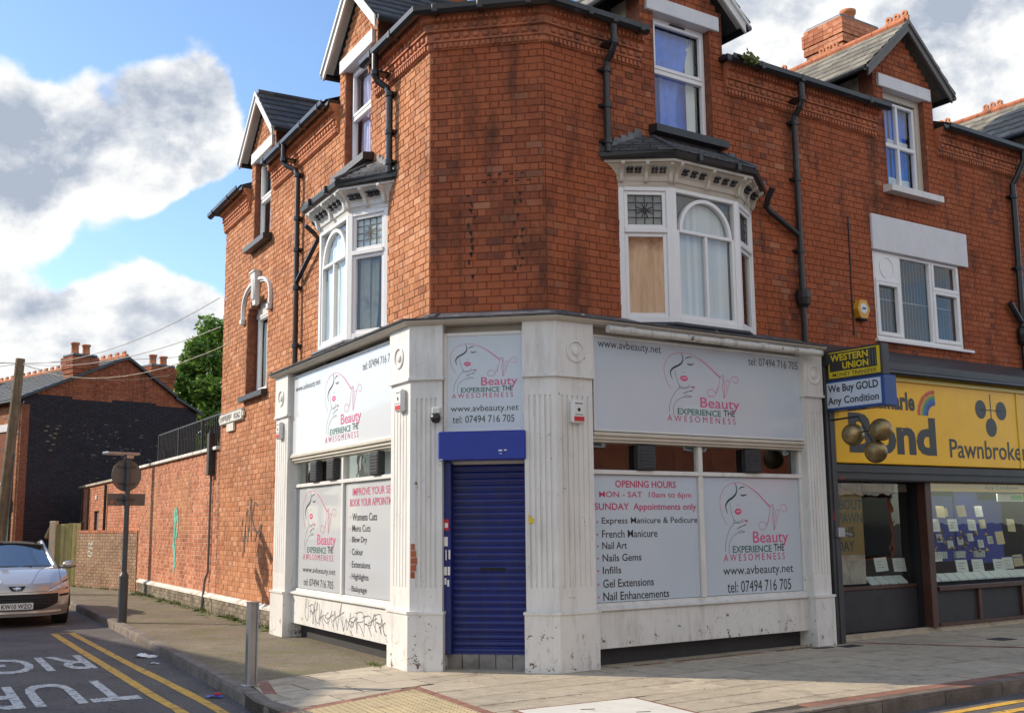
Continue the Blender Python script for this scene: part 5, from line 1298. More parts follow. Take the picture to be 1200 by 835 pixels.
mb = MB(R)
for i in range(40):
    x, z = random.uniform(6.85, 8.6), random.uniform(1.02, 1.4); mb.lathe([(.0, -.03), (random.uniform(.02, .05), 0), (.0, .04)], (x, random.uniform(.2, .5), z), 6)
part('jewellery', mb, 'gold', pwn, kind='stuff')
lm, lt, lb = newmat('display_lamp'); lb.inputs['Emission Color'].default_value = (1, .97, .9, 1); lb.inputs['Emission Strength'].default_value = 8; M['lamplit'] = lm
for x in (7.3, 8.4, 9.3): m1 = MB(R); m1.box(x - .16, x + .16, .10, .20, 2.02, 2.04); part('display_light', m1, 'lamplit', pwn)
mb = MB(R); mb.box(6.8, 9.7, .35, .5, .98, 1.0); part('shelf', mb, 'blueint', pwn)
mb = MB(R)
for x in (6.95, 7.3, 7.75, 8.25):
    for i in range(5): mb.box(x + i * .05, x + i * .05 + .02, .3, .35, 1.02, 1.12)
part('ring_stand', mb, 'card', pwn, kind='stuff')
mb = MB(R); mb.box(8.6, 9.3, .1, .12, 1.86, 1.98); gs = part('hanging_card', mb, 'card', pwn); mb = MB(R); mb.box(8.95, 9.27, .095, .1, 1.89, 1.96); part('green_block', mb, mat('green_print', (.05, .4, .08), .5), gs)
mb = MB(R); mb.box(4.30, 4.42, -.38, -.31, 1.38, 1.51, 0, .01); mb.tube([(4.40, -.36, 1.44), (4.48, -.39, 1.41), (4.52, -.39, 1.40)], .018, 6); part('shutter_lock', mb, 'steel', pwn)
mb = MB(R); mb.box(4.5, 4.62, -.265, -.26, 2.13, 2.17); part('warning_label', mb, 'red', pwn)
mb = MB(R); mb.box(4.283, 4.30, -.313, -.31, 1.60, 1.72); part('warning_label', mb, 'red', pwn)

# ================================================================== objects
# ---- fascia sign of the pawnbroker
fs = thing('fascia_sign', 'long yellow pawnbroker fascia sign with rainbow and three dark discs', 'sign', R @ T(4.42, -.30, 2.35))
mb = MB(R); mb.box(4.42, 13.1, -.30, -.02, 2.345, 3.56, 0, .01); part('board', mb, 'pawny', fs)
mb = MB(R); mb.box(4.42, 13.1, -.34, -.301, 3.50, 3.56); part('top_rail', mb, 'pawny2', fs)
Y = -.304
text('Albemarle', R, 4.86, 6.13, 3.10, 3.36, Y, 'txt', fs, .035); text('Bond', R, 4.69, 6.57, 2.48, 3.02, Y, 'txt', fs, .04); text('Pawnbrokers', R, 6.88, 8.98, 2.47, 2.74, Y, 'txt', fs, .008)
for i, (c, r) in enumerate((((.60, .06, .02), .345), ((.70, .30, .03), .31), ((.06, .30, .07), .265), ((.02, .12, .42), .225), ((.02, .04, .25), .18))):
    mb = MB(R); cx, cz = 6.60, 3.05; pts = [(cx - r * 1.12 * cos(t), cz + r * sin(t)) for t in [pi / 2 * k / 14 for k in range(15)]]; ribbon(mb, pts, .052, Y); part('rainbow_band', mb, mat('rainbow_print', c, .35, 0, 1), fs)
for x, z in ((7.70, 3.205), (8.22, 3.205), (7.94, 2.945)):
    mb = MB(R); mb.add([(x + .135 * cos(t), Y, z + .14 * sin(t)) for t in [2 * pi * k / 28 for k in range(28)]], [tuple(range(28))]); part('disc_print', mb, 'txt', fs)
mb = MB(R); mb.box(7.945, 7.965, Y, Y + .001, 3.0, 3.44); mb.box(7.7, 8.22, Y, Y + .001, 3.195, 3.21); part('stem_print', mb, 'txt', fs)
mb = MB(R); mb.box(8.62, 8.64, -.315, -.30, 2.35, 3.5); part('joint_strip', mb, 'pawny2', fs)

# ---- the two projecting box signs and the three gilt balls
PF, _ = sub(R, 4.29, 0, 4.29, 1); PF = PF @ T(.172, 0, -.032)     # x outwards from the wall; its -y looks to the left
def facesign(name, label, x0, x1, z0, z1, th, case):
    t = thing(name, label, 'sign', PF @ T(x0, 0, z0), 'box signs projecting from the pawnbroker'); mb = MB(PF); mb.box(x0, x1, 0, th, z0, z1, 0, .01)
    mb.box(-.19, x0 + .02, th * .4, th * .6, z0 + .05, z0 + .1); part('case', mb, case, t); return t
t = facesign('projecting_sign', 'yellow and black money transfer box sign projecting above the pale blue one', .15, 1.03, 3.43, 3.83, .14, 'shutterbox')
mb = MB(PF); mb.box(.185, .995, -.006, .0, 3.46, 3.80); part('face', mb, 'pawny2', t)
mb = MB(PF); mb.box(.21, .95, -.009, -.006, 3.545, 3.785); part('black_panel', mb, 'txt', t)
for x in (.845, .885, .925): mb = MB(PF); mb.box(x, x + .012, -.011, -.009, 3.56, 3.77); part('stripe', mb, 'signback', t)
text('WESTERN', PF, .225, .825, 3.675, 3.77, -.0105, 'pawny2', t, .035); text('UNION', PF, .415, .825, 3.565, 3.655, -.0105, 'pawny2', t, .035); text('MONEY TRANSFER', PF, .25, .94, 3.475, 3.525, -.0075, 'txt', t, .03)
t = facesign('projecting_sign', 'pale blue We Buy GOLD box sign in a blue case, below the yellow one', .10, 1.04, 3.04, 3.43, .24, 'pawnblue')
mb = MB(PF); mb.box(.13, .985, -.006, .0, 3.075, 3.40); part('face', mb, 'pawnwhite', t)
text('We Buy GOLD', PF, .16, .95, 3.245, 3.375, -.0075, 'txt', t, .025); text('Any Condition', PF, .15, .95, 3.09, 3.215, -.0075, 'txt', t, .02)
t = thing('pawnbroker_balls', 'three gilt pawnbroker balls hanging from a black bracket below the box signs', 'sign', PF @ T(0, .05, 2.92))
mb = MB(PF); mb.tube([(-.17, .05, 2.915), (.57, .05, 2.94), (.77, .05, 2.60)], .013, 8); mb.tube([(.51, .05, 2.74), (.70, .05, 2.74), (.89, .05, 2.77)], .01, 6); part('bracket', mb, 'black', t)
for x, z, y in ((.50, 2.71, .02), (.90, 2.745, .06), (.82, 2.475, .04)):
    mb = MB(PF); n = 14; mb.lathe([(.142 * sin(pi * k / n), -.142 * cos(pi * k / n)) for k in range(n + 1)], (x, y, z), 24); part('ball', mb, 'gold', t, smooth=True)

# ---- beauty shop signs with the face emblem
def logo(F, x0, x1, z0, z1, y, parent):
    """line drawing of a woman's face with the script initials, over the shop name"""
    sx, sz = (x1 - x0) / 535.0, (z1 - z0) / 420.0; k = (abs(sx) + abs(sz)) / 2
    def P(l): return [(x0 + (a - 45) * sx, z1 - (b - 120) * sz) for a, b in l]
    def st(l, w, n=4):
        p = smooth(P(l), n); return p, [ (w if not isinstance(w, tuple) else w[0] + (w[1] - w[0]) * sin(pi * i / (len(p) - 1))) * k for i in range(len(p))]
    mb = MB(F)
    hair = [(95, 340), (65, 300), (50, 250), (50, 210), (65, 175), (95, 145), (130, 130), (165, 123), (210, 122), (250, 132), (300, 152), (350, 180), (400, 218), (440, 247)]
    p = smooth(P(hair), 4); n = len(p); w = [k * (2.2 + 5.5 * max(0, (i / n - .62)) / .38) for i in range(n)]; ribbon(mb, p, w, y)
    script = [[(440, 250), (432, 290), (410, 345), (385, 370), (352, 365), (345, 345), (360, 328), (388, 330), (405, 345), (420, 330), (428, 300)], [(440, 250), (465, 232), (468, 262), (455, 300), (462, 340), (465, 375)], [(455, 238), (470, 300), (466, 374)], [(465, 375), (490, 330), (510, 275), (530, 243), (555, 235), (577, 250), (572, 270), (550, 275), (530, 262)], [(478, 330), (488, 300), (480, 280), (496, 262), (510, 275)]]
    for s_ in script: ribbon(mb, *st(s_, 2.4), y)
    lips = [(155, 273), (165, 262), (177, 256), (185, 260), (193, 256), (204, 262), (214, 272), (205, 284), (185, 292), (166, 285)]
    q = P(lips); mb.add([(a, y, b) for a, b in q], [tuple(range(len(q)))]); ribbon(mb, P([(235, 318), (258, 323)]), 7 * k, y); ribbon(mb, P([(246, 330), (254, 322)]), 5 * k, y)
    part('emblem_pink', mb, 'pink', parent)
    mb = MB(F)
    ribbon(mb, *st([(168, 122), (181, 150), (174, 178), (150, 198), (115, 215), (95, 235), (93, 255), (104, 284)], (2, 11)), y)
    ribbon(mb, *st([(195, 158), (215, 146), (245, 143)], (2, 6)), y); ribbon(mb, *st([(208, 183), (230, 189), (258, 182)], (3, 8)), y)
    for s_ in ([(122, 228), (128, 260), (138, 292), (150, 316), (175, 328), (205, 322), (224, 308)], [(150, 333), (120, 360), (95, 400), (80, 440), (76, 478)], [(150, 333), (190, 334), (225, 324), (250, 320)], [(246, 338), (205, 352), (172, 366)], [(172, 366), (200, 352), (240, 345)], [(232, 378), (205, 374), (180, 378)], [(232, 380), (200, 385), (165, 388), (130, 410), (108, 440), (104, 490)], [(148, 316), (152, 335)]): ribbon(mb, *st(s_, 2.0), y)
    for a in (175, 190): ribbon(mb, P([(a, 237), (a + 5, 238)]), 3 * k, y)
    q = P([(172, 273), (200, 272)]); mb2 = MB(F); ribbon(mb2, q, 3 * k, y - .0008); part('emblem_highlight', mb2, 'whitetxt', parent)
    part('emblem_black', mb, 'txt', parent)
    X = lambda a: x0 + (a - 45) * sx; Z = lambda b: z1 - (b - 120) * sz
    text('Beauty', F, X(293), X(578), Z(458), Z(378), y, 'pink', parent, .006); text('EXPERIENCE', F, X(133), X(438), Z(488), Z(452), y, 'green', parent, .012); text('THE', F, X(458), X(540), Z(484), Z(446), y, 'txt', parent, .012)
    text('A W E S O M E N E S S', F, X(62), X(543), Z(530), Z(494), y, 'pinkd', parent)
def shopsign(F, name, label, x0, x1, z0, z1, off, bm, fr='white2', cat='sign', frw=.03):
    t = thing(name, label, cat, F @ T(x0, -off, z0), {'fascia_sign': 'beauty salon fascia signs', 'door_sign': 'beauty salon fascia signs'}.get(name, 'window posters of the beauty salon')); mb = MB(F); mb.box(x0, x1, -off, -.125, z0, z1, 0, .004); part('board', mb, bm, t)
    if frw:
        mb = MB(F)
        for a, b, c, d in ((x0 - .01, x0 + frw, z0 - .01, z1 + .01), (x1 - frw, x1 + .01, z0 - .01, z1 + .01), (x0 + frw, x1 - frw, z0 - .01, z0 + frw), (x0 + frw, x1 - frw, z1 - frw, z1 + .01)): mb.box(a, b, -off - .012, -off + .01, c, d, 0, .004)
        part('frame', mb, fr, t)
    return t
t = shopsign(R, 'fascia_sign', 'wide pale blue beauty salon fascia sign above the opening hours window', .45, 3.90, 2.62, 3.69, .24, 'sign', frw=.015)
logo(R, 1.50, 2.74, 2.75, 3.60, -.242, t); text('www.avbeauty.net', R, .52, 1.47, 3.535, 3.655, -.242, 'txt', t); text('tel: 07494 716 705', R, 2.92, 3.82, 3.53, 3.63, -.242, 'txt', t)
t = shopsign(L, 'fascia_sign', 'sunlit white beauty salon fascia sign facing the side street', -4.26, -.41, 2.60, 3.74, .24, 'signL', frw=.02)
logo(L, -2.86, -1.50, 2.66, 3.60, -.242, t); text('www.avbeauty.net', L, -4.12, -3.05, 3.49, 3.60, -.242, 'txt', t); text('tel: 07494 716 705', L, -1.47, -.47, 3.50, 3.60, -.242, 'txt', t)
t = shopsign(Cc, 'door_sign', 'upright pale beauty salon sign above the blue roller door', .235, 1.13, 2.60, 3.70, .24, 'sign', frw=.028)
logo(Cc, .295, 1.06, 2.96, 3.585, -.242, t); text('www.avbeauty.net', Cc, .305, 1.068, 2.805, 2.895, -.242, 'txt', t); text('tel: 07494 716 705', Cc, .325, 1.02, 2.70, 2.78, -.242, 'txt', t)
t = shopsign(R, 'window_graphic', 'opening hours and nail treatment list filling the window right of the door', .475, 2.06, .725, 2.13, .15, 'sign', cat='window poster', frw=0)
Y = -.152
text('OPENING HOURS', R, .80, 1.72, 1.99, 2.07, Y, 'pinkd', t, .018); text('MON - SAT  10am to 6pm', R, .565, 1.96, 1.86, 1.945, Y, 'pinkd', t, .014); text('SUNDAY  Appointments only', R, .495, 2.035, 1.715, 1.815, Y, 'pinkd', t, .014)
for s_, x1, z0, z1 in (('Express Manicure & Pedicure', 2.045, 1.565, 1.655), ('French Manicure', 1.41, 1.43, 1.515), ('Nail Art', .95, 1.305, 1.385), ('Nails Gems', 1.16, 1.17, 1.25), ('Infills', .858, 1.035, 1.115), ('Gel Extensions', 1.335, .885, .975), ('Nail Enhancements', 1.563, .745, .835)):
    text(s_, R, .595, x1, z0, z1, Y, 'txt', t, .008); zc = (z0 + z1) / 2 - .005; mb = MB(R); mb.add([(.53 + .011 * cos(a), Y, zc + .011 * sin(a)) for a in [pi / 4 * i for i in range(8)]], [tuple(range(8))]); part('bullet', mb, 'pinkd', t)
t = shopsign(R, 'window_graphic', 'pale window poster with face emblem, web address and phone, right of the opening hours', 2.14, 3.825, .725, 2.13, .15, 'sign', cat='window poster', frw=0)
logo(R, 2.42, 3.60, 1.10, 2.07, Y, t); text('www.avbeauty.net', R, 2.44, 3.66, .93, 1.065, Y, 'txt', t); text('tel: 07494 716 705', R, 2.50, 3.61, .75, .885, Y, 'txt', t)
t = shopsign(L, 'window_graphic', 'sunlit window poster with face emblem on the side street, next to the far pilaster', -4.22, -2.34, .725, 2.13, .15, 'posterL', cat='window poster', frw=0)
logo(L, -3.97, -2.60, 1.10, 2.08, Y, t); text('www.avbeauty.net', L, -3.93, -2.60, .93, 1.03, Y, 'txt', t); text('tel: 07494 716 705', L, -3.88, -2.67, .77, .87, Y, 'txt', t)
t = shopsign(L, 'window_graphic', 'sunlit haircut price list poster on the side street window nearest the corner', -2.26, -.475, .725, 2.13, .15, 'posterL', cat='window poster', frw=0)
text('IMPROVE YOUR SELFIE', L, -2.0, -.50, 1.965, 2.06, Y, 'pinkd', t, .016); text('BOOK YOUR APPOINTMENT', L, -2.09, -.49, 1.83, 1.925, Y, 'pinkd', t, .016)
for s_, x1, z0, z1 in (('Womens Cuts', -1.17, 1.65, 1.745), ('Mens Cuts', -1.38, 1.515, 1.60), ('Blow Dry', -1.49, 1.36, 1.455), ('Colour', -1.62, 1.225, 1.305), ('Extensions', -1.38, 1.07, 1.15), ('Highlights', -1.43, .905, 1.0), ('Balayage', -1.48, .755, .845)):
    text(s_, L, -2.0, x1, z0, z1, Y, 'txt', t, .012); zc = (z0 + z1) / 2; mb = MB(L); mb.add([(-2.07 + .012 * cos(a), Y, zc + .012 * sin(a)) for a in [pi / 4 * i for i in range(8)]], [tuple(range(8))]); part('bullet', mb, 'pinkd', t)

# ---- small wall-mounted things
def alarm(F, x, z, label, off=.30, w=.17, h=.25):
    t = thing('alarm_box', label, 'alarm box', F @ T(x, -off, z - h / 2), 'white alarm boxes on the shopfront pilasters'); mb = MB(F); mb.box(x - w / 2, x + w / 2, -off - .07, -off, z - h / 2, z + h / 2, 0, .015); part('cover', mb, 'whiteplastic', t)
    mb = MB(F); mb.box(x - w * .4, x + w * .4, -off - .073, -off - .07, z - h * .42, z - h * .22); part('red_panel', mb, 'red', t)
    mb = MB(F); mb.box(x - w * .3, x + w * .3, -off - .0715, -off - .07, z + h * .33, z + h * .37); mb.box(x - w * .3, x + w * .3, -off - .0715, -off - .07, z - h * .15, z - h * .12); mb.lathe([(.0, .0), (.022, .0)], (x, -off - .0715, z + .02), 10, axis='y'); part('print', mb, 'txt', t)
alarm(R, .137, 2.80, 'white alarm box with red strip on the pilaster right of the blue door'); alarm(L, -.05, 2.975, 'white alarm box on the sunlit face of the pilaster left of the blue door'); alarm(L, -4.55, 2.985, 'white alarm box on the farthest pilaster of the side street')
t = thing('security_camera', 'small black dome camera on white bracket left of the door sign', 'camera', Cc @ T(.17, -.30, 2.75)); mb = MB(Cc); mb.box(.12, .21, -.37, -.30, 2.80, 2.87, 0, .008); part('bracket', mb, 'whiteplastic', t)
mb = MB(Cc); mb.lathe([(.0, -.06), (.035, -.05), (.055, -.02), (.055, .02), (.035, .045), (.0, .05)], (.165, -.37, 2.75), 16); part('dome', mb, 'black', t, smooth=True)
mb = MB(Cc); mb.add([(1.175, -.306, 1.60), (1.235, -.306, 1.60), (1.235, -.306, 1.65), (1.20, -.306, 1.66), (1.175, -.306, 1.70)], [(0, 1, 2, 3, 4)]); tag(part('warning_sticker', mb, 'pawny2'), 'tiny yellow warning sticker on pilaster just right of the roller door', 'sticker')
t = thing('alarm_box', 'hexagonal yellow alarm box on the brickwork left of the pawnbroker upstairs window', 'alarm box', R @ T(5.41, -.004, 4.42))
mb = MB(R); mb.plan([], 0, 0) if 0 else None; hx = [(5.41 + .135 * cos(pi / 3 * i), 4.52 + .15 * sin(pi / 3 * i)) for i in range(6)]; mb.prism(hx, -.10, -.004); part('cover', mb, 'alarmy', t)
mb = MB(R); mb.lathe([(.075, .0), (.07, .004), (.0, .004)], (5.41, -.10, 4.53), 18, axis='y'); part('badge', mb, 'whiteplastic', t); mb = MB(R); mb.box(5.375, 5.445, -.107, -.1045, 4.515, 4.545); part('print', mb, 'pawnblue', t)
mb = MB(R); mb.box(5.33, 5.49, -.09, -.004, 4.36, 4.40, 0, .01); part('strobe', mb, 'dark', t)
t = thing('street_nameplate', 'white cast street nameplate with black letters on the sunny brick wall', 'street sign', L @ T(-9.28, 0, 3.42))
mb = MB(L); mb.box(-9.25, -7.70, -.055, -.006, 3.44, 3.65, 0, .012); mb.box(-8.75, -8.28, -.05, -.006, 3.29, 3.44, 0, .01); mb.box(-9.31, -9.25, -.05, -.006, 3.50, 3.59, 0, .01); mb.box(-7.70, -7.64, -.05, -.006, 3.50, 3.59, 0, .01); part('plate', mb, 'cornerwhite', t)
mb = MB(L)
for a, b, c, d in ((-9.24, -7.71, 3.45, 3.462), (-9.24, -7.71, 3.628, 3.64), (-9.24, -9.228, 3.462, 3.628), (-7.722, -7.71, 3.462, 3.628)): mb.box(a, b, -.0575, -.055, c, d)
part('border', mb, 'txt', t)
mb = MB(L); random.seed(2)      # first word is too worn to read: letter-height strokes
for i in range(17):
    x = -9.16 + i * .047 + random.uniform(-.006, .006); mb.box(x, x + .02, -.0575, -.055, 3.49 + random.choice((0, 0, .03)), 3.60)
    if i % 3: mb.box(x, x + .045, -.0577, -.055, (zz := random.choice((3.49, 3.54, 3.585))), zz + .014)
part('worn_lettering', mb, 'txt', t); text('ROAD', L, -8.24, -7.80, 3.49, 3.60, -.0565, 'txt', t, .03)
# graffiti
def scribble(F, pts_list, w, y, mt, label, name='graffiti', kind=None):
    mb = MB(F)
    for l in pts_list: p = smooth(l, 5); ribbon(mb, p, [w * random.uniform(.7, 1.2) for _ in p], y)
    o = part(name, mb, mt); tag(o, label, 'graffiti'); return o
gl = []
x = -3.62
random.seed(11)
while x < -.75:
    w_ = random.uniform(.11, .26); h0, h1 = .27 + random.uniform(0, .10), .60 + random.uniform(-.14, .02); sl = random.uniform(-.03, .06); k_ = random.choice('ABCDE')
    if k_ == 'A': gl += [[(x, h0), (x + w_ * .4 + sl, h1), (x + w_ * .5, (h0 + h1) / 2), (x + w_, h0 - .02)], [(x - .04, (h0 + h1) / 2 - .03), (x + w_, (h0 + h1) / 2 + .05)]]
    elif k_ == 'B': gl += [[(x + sl, h1), (x, h0)], [(x - .05, h1 - .03), (x + w_ * .8, h1), (x + w_, h1 - .1), (x + .02, (h0 + h1) / 2), (x + w_ * .5, h0 + .1), (x + w_ * 1.1, h0 - .02)]]
    elif k_ == 'C': gl += [[(x + w_, h1 - .02), (x + .02, h1 - .08), (x + w_ * .9, (h0 + h1) / 2 - .02), (x + w_ * .6, h0), (x - .06, h0 + .07)]]
    elif k_ == 'D': gl += [[(x, h1 - .05), (x + .02, h0), (x + w_ * .5, h1 - .08), (x + w_ * .6, h0 + .02), (x + w_ + sl, h1)]]
    else: gl += [[(x + sl, h1), (x - .02, h0 + .05), (x + w_ * .6, h0), (x + w_ * .7, h1 - .02)], [(x + w_ * .3, h1 + .0), (x + w_ * .2, h0 + .15)]]
    x += w_ * random.uniform(.75, 1.1)
scribble(L, gl, .015, -.2015, 'graf', 'row of grey spray paint lettering along the white stall riser on the side street')
random.seed(5)
scribble(R, [[(2.55, .50), (2.62, .57), (2.70, .50), (2.78, .58), (2.86, .50)], [(2.5, .38), (2.6, .44), (2.68, .38), (2.75, .45), (2.83, .37)], [(2.9, .55), (2.98, .45), (3.05, .52)], [(2.55, .36), (2.5, .55)]], .008, -.2015, 'curtain', 'faint grey scrawl on the white stall riser below the opening hours window')
gx = [[(-7.62, 1.75), (-7.68, 1.45), (-7.55, 1.35), (-7.42, 1.62)], [(-7.55, 1.05), (-7.5, 1.4), (-7.35, 1.9), (-7.28, 1.4)], [(-7.45, 1.5), (-7.3, 1.35), (-7.22, 1.6), (-7.15, 2.1), (-7.1, 1.5), (-7.05, 1.35)], [(-6.75, 1.92), (-6.92, 1.98), (-7.05, 1.75), (-6.95, 1.6), (-6.78, 1.5), (-6.85, 1.35)], [(-7.0, 1.55), (-6.7, 1.5), (-6.5, 1.62), (-6.62, 1.35), (-6.72, 1.12)], [(-7.5, 1.15), (-7.45, 1.5)]]
scribble(L, gx, .030, -.012, 'grafd', 'dark looping spray paint tag on the sunny brick wall above the plinth')

# ---- yard building behind the shop: low brick range with coping, railing and pipes
yd = thing('yard_building', 'single storey brick yard building with white coping and bricked-up bays beside the side street', 'building', L @ T(-9.4, 0, 0))
rY = rows(.30, 3.02, lambda z: [(-16.95, -9.36)], [], .082); wy = backing(L, rY, ['mortarX', 'reveal'], yd)
bays = [(-15.9, -14.9), (-13.2, -11.6)]
by = lay(rY, .05); main_, infill_ = [], []
for b in by: (infill_ if any(p < (b[0] + b[1]) / 2 < q for p, q in bays) and 1.35 < b[2] < 2.62 else main_).append(b)  # bricks within the bricked-up bays go to the infill mesh
wall_bricks(L, main_, 'brickX', wy, 120)
mb = MB(L)
for b in infill_: mb.brick(*b)
part('infill_brickwork', mb, 'brickL', wy, kind='stuff')
plinth(yd, -16.6, -9.37)
mb = MB(L); n = 8
for i in range(n):
    a = -16.98 + i * 7.6 / n; m1 = MB(L); m1.box(a + .004, a + 7.6 / n - .004, -.07, .3, 3.02, 3.085, 0, .01); part('coping_stone', m1, 'cornerwhite', yd)
rY2 = rows(-.05, 2.86, lambda z: [(-27.2, -16.96)], [rect(-24.3, -23.4, 1.0, 2.1)], .082); wy2 = backing(L, rY2, ['mortarX', 'reveal'], yd, .03, .3); mb = MB(L)
for b in lay(rY2): mb.brick(*b, y0=.018, y1=.05)
part('brickwork', mb, 'brickX', wy2, kind='stuff')
mb = MB(L); mb.box(-27.4, -16.97, -.05, .3, 2.86, 2.93, 0, .01); part('coping', mb, 'render', yd)
mb = MB(L); mb.box(-24.3, -23.4, .1, .16, 1.0, 2.1); part('door', mb, 'signback', yd)
mb = MB(L); mb.box(-24.0, -23.75, -.02, .03, 2.42, 2.55, 0, .01); part('vent', mb, 'whiteplastic', yd)
for x in (-22.0, -26.6, -25.2):
    pipe(L, [(x, .04, 2.8), (x, .04, .1)], yd, r=.04, mt='black' if x != -25.2 else 'brownwood')
pipe(L, [(-9.74, .07, 3.42), (-9.74, .07, 2.75)], yd, r=.05); pipe(L, [(-9.80, .04, 2.72), (-9.82, .04, .75), (-9.95, .06, .6), (-9.98, .10, .06)], yd, r=.022, mt='signback', name='conduit')
mb = MB(L); mb.box(-9.83, -9.66, -.13, -.0, 2.55, 3.35, 0, .01); part('drain_box', mb, 'black', yd)
mb = MB(L); mb.box(-27.2, -9.4, .3, 6, 2.75, 2.80); mb.box(-27.2, -27.0, .3, 6, 0, 2.8); part('flat_roof', mb, 'lead', yd)
t = thing('railing', 'black iron railing along the roof edge of the yard building', 'railing', L @ T(-16.25, .25, 3.05))
mb = MB(L); mb.box(-16.25, -9.5, .24, .27, 3.78, 3.81); mb.box(-16.25, -9.5, .24, .27, 3.14, 3.165); part('rail', mb, 'rail', t)
for i in range(46):
    x = -16.22 + i * .146; m1 = MB(L); r_ = .022 if i % 15 == 0 else .0085; m1.box(x - r_, x + r_, .255 - r_, .255 + r_, 3.08, 3.80); part('baluster', m1, 'rail', t)
# teal spray drips on the yard wall
scribble(L, [[(-12.85, 1.98), (-12.75, 1.85), (-12.85, 1.7)], [(-12.95, 2.0), (-12.9, 1.6), (-12.95, 1.2), (-12.9, .8), (-12.92, .62)], [(-12.75, 1.9), (-12.65, 1.7), (-12.7, 1.5), (-12.8, 1.35)], [(-13.0, 1.9), (-12.95, 1.5), (-13.05, 1.15)], [(-12.8, 1.3), (-12.85, 1.0), (-12.8, .75)]], .10, -.012, 'teal', 'teal spray paint streak on the yard building wall')
# ---- low splayed wall, timber gate, pier and rubbish beyond
gA, gB = Vector(W2(L, -17.15, .0)), Vector((-11.75, 29.9)); uW = (gA - gB).normalized(); LW = frame(gB, uW); wlen = (gA - gB).length
lw = thing('low_brick_wall', 'low weathered buff brick wall running out from the yard building', 'wall', LW)
rW = rows(-.06, 1.44, lambda z: [(0, wlen)], [], .079); w_ = backing(LW, rW, ['mortarX', 'reveal'], lw, .008, .22); wall_bricks(LW, lay(rW), 'brickY', w_, 60)
n = int(wlen / .112)
for i in range(n):
    m1 = MB(LW); a = wlen * i / n; m1.box(a + .004, a + wlen / n - .004, -.01, .225, 1.444, 1.52, 0, .006); part('coping_brick', m1, 'brickX', lw)
mb = MB(LW); 
for l in ([(.72, 1.12), (.8, 1.2), (.9, 1.13), (.95, 1.22), (1.02, 1.14)], [(.75, 1.05), (.85, 1.07), (1.02, 1.05)], [(.7, .95), (.8, .98), (.9, .93), (1.02, .95)], [(.72, .88), (.9, .85), (1.0, .9)]): ribbon(mb, smooth(l, 4), .03, -.008)
tag(part('graffiti', mb, 'card'), 'pale green tag sprayed on the low buff brick wall', 'graffiti')
F2, fw_ = sub(Matrix(), 0, 0, 1, 0)
GF = frame(gB + Vector((-.95, .55)), Vector((.95, -.35)).normalized())
gt = thing('timber_gate', 'green-stained timber board gate with a pale post left of the low brick wall', 'gate', GF)
for i in range(6):
    m1 = MB(GF); m1.box(.20 + i * .135, .20 + i * .135 + .128, -.0, .025, .05, 1.70 + random.uniform(-.015, .02), 0, .004); part('board', m1, 'fence', gt)
m1 = MB(GF); m1.box(-.02, .19, -.04, .08, .0, 1.78, 0, .01); part('post', m1, 'fencepale', gt); m1 = MB(GF); m1.box(.2, 1.0, .025, .07, .3, .4); m1.box(.2, 1.0, .025, .07, 1.3, 1.4); part('ledge', m1, 'fence', gt)
pr = frame(Vector((-13.6, 31.6)), Vector((.98, .05)).normalized())
t = thing('brick_pier_wall', 'short stub of brown brick wall with coping between dark posts', 'wall', pr)
rr = rows(-.1, 1.5, lambda z: [(.55, 1.15)], [], .08); b_ = backing(pr, rr, ['mortarX', 'reveal'], t); wall_bricks(pr, lay(rr), 'brickY', b_, 40)
m1 = MB(pr); m1.box(.52, 1.18, -.03, .27, 1.505, 1.57, 0, .01); part('coping', m1, 'render', t)
for i, (x, h) in enumerate(((.42, 1.55), (1.27, 1.75))):
    m1 = MB(pr); m1.box(x - .05, x + .05, -.03, .07, 0, h, 0, .006); tag(part('fence_post', m1, 'panelgrey', world=pr @ T(x, 0, 0)), ('dark fence post left of the short brick wall stub', 'taller dark fence post between the wall stub and timber gate')[i], 'post')
m1 = MB(GF @ T(-.12, .25, 1.60) @ Matrix.Rotation(.5, 4, 'Y')); m1.box(-.2, .2, 0, .12, 0, .10, 0, .01); m1.box(-.18, -.1, 0, .12, -.4, .02, 0, .01); tag(part('broken_board', m1, 'wood', world=GF @ T(-.12, .25, 1.3)), 'broken boards sticking up behind the timber gate', 'timber')
# ---- far house with navy gable
HB = frame(Vector((ray0 := Vector((-.3658, 1.0)))) * 38.0 if 0 else Vector((-13.95, 37.9)), dirv(42))
hs = thing('end_terrace_house', 'end terrace house with navy painted gable wall and two chimney stacks', 'house', HB @ T(-3.07, 0, 0))
gp = [(-3.07, -.2), (3.4, -.2), (3.4, 5.78), (2.45, 6.28), (.52, 7.50), (-3.07, 5.86)]
mb = MB(HB); mb.prism(gp, .02, 12); part('wall_core', mb, 'mortarR', hs)
def gtop(x): 
    for (a, za), (b, zb) in zip(((-3.07, 5.86), (.52, 7.50), (2.45, 6.28)), ((.52, 7.50), (2.45, 6.28), (3.4, 5.78))):
        if a <= x <= b: return za + (zb - za) * (x - a) / (b - a)
    return 0
def gsp(z):
    xs = [(-3.07 + .02 * i) for i in range(324)]; ok = [x for x in xs if gtop(x) > z + .03]
    return [(min(ok), max(ok))] if ok else []
nb, rb = [], []
for b in lay(rows(-.1, 7.4, gsp, [], .082)): (nb if b[2] < 5.9 + .05 * sin(b[0] * 2) else rb).append(b)
mb = MB(HB)
for b in nb: mb.brick(*b, y0=random.uniform(.0, .006), y1=.03)
part('painted_brickwork', mb, 'navy', hs, kind='stuff'); mb = MB(HB)
for b in rb: mb.brick(*b, y0=.0, y1=.03)
part('brickwork', mb, 'brickH', hs, kind='stuff')
random.seed(3); mb = MB(HB)
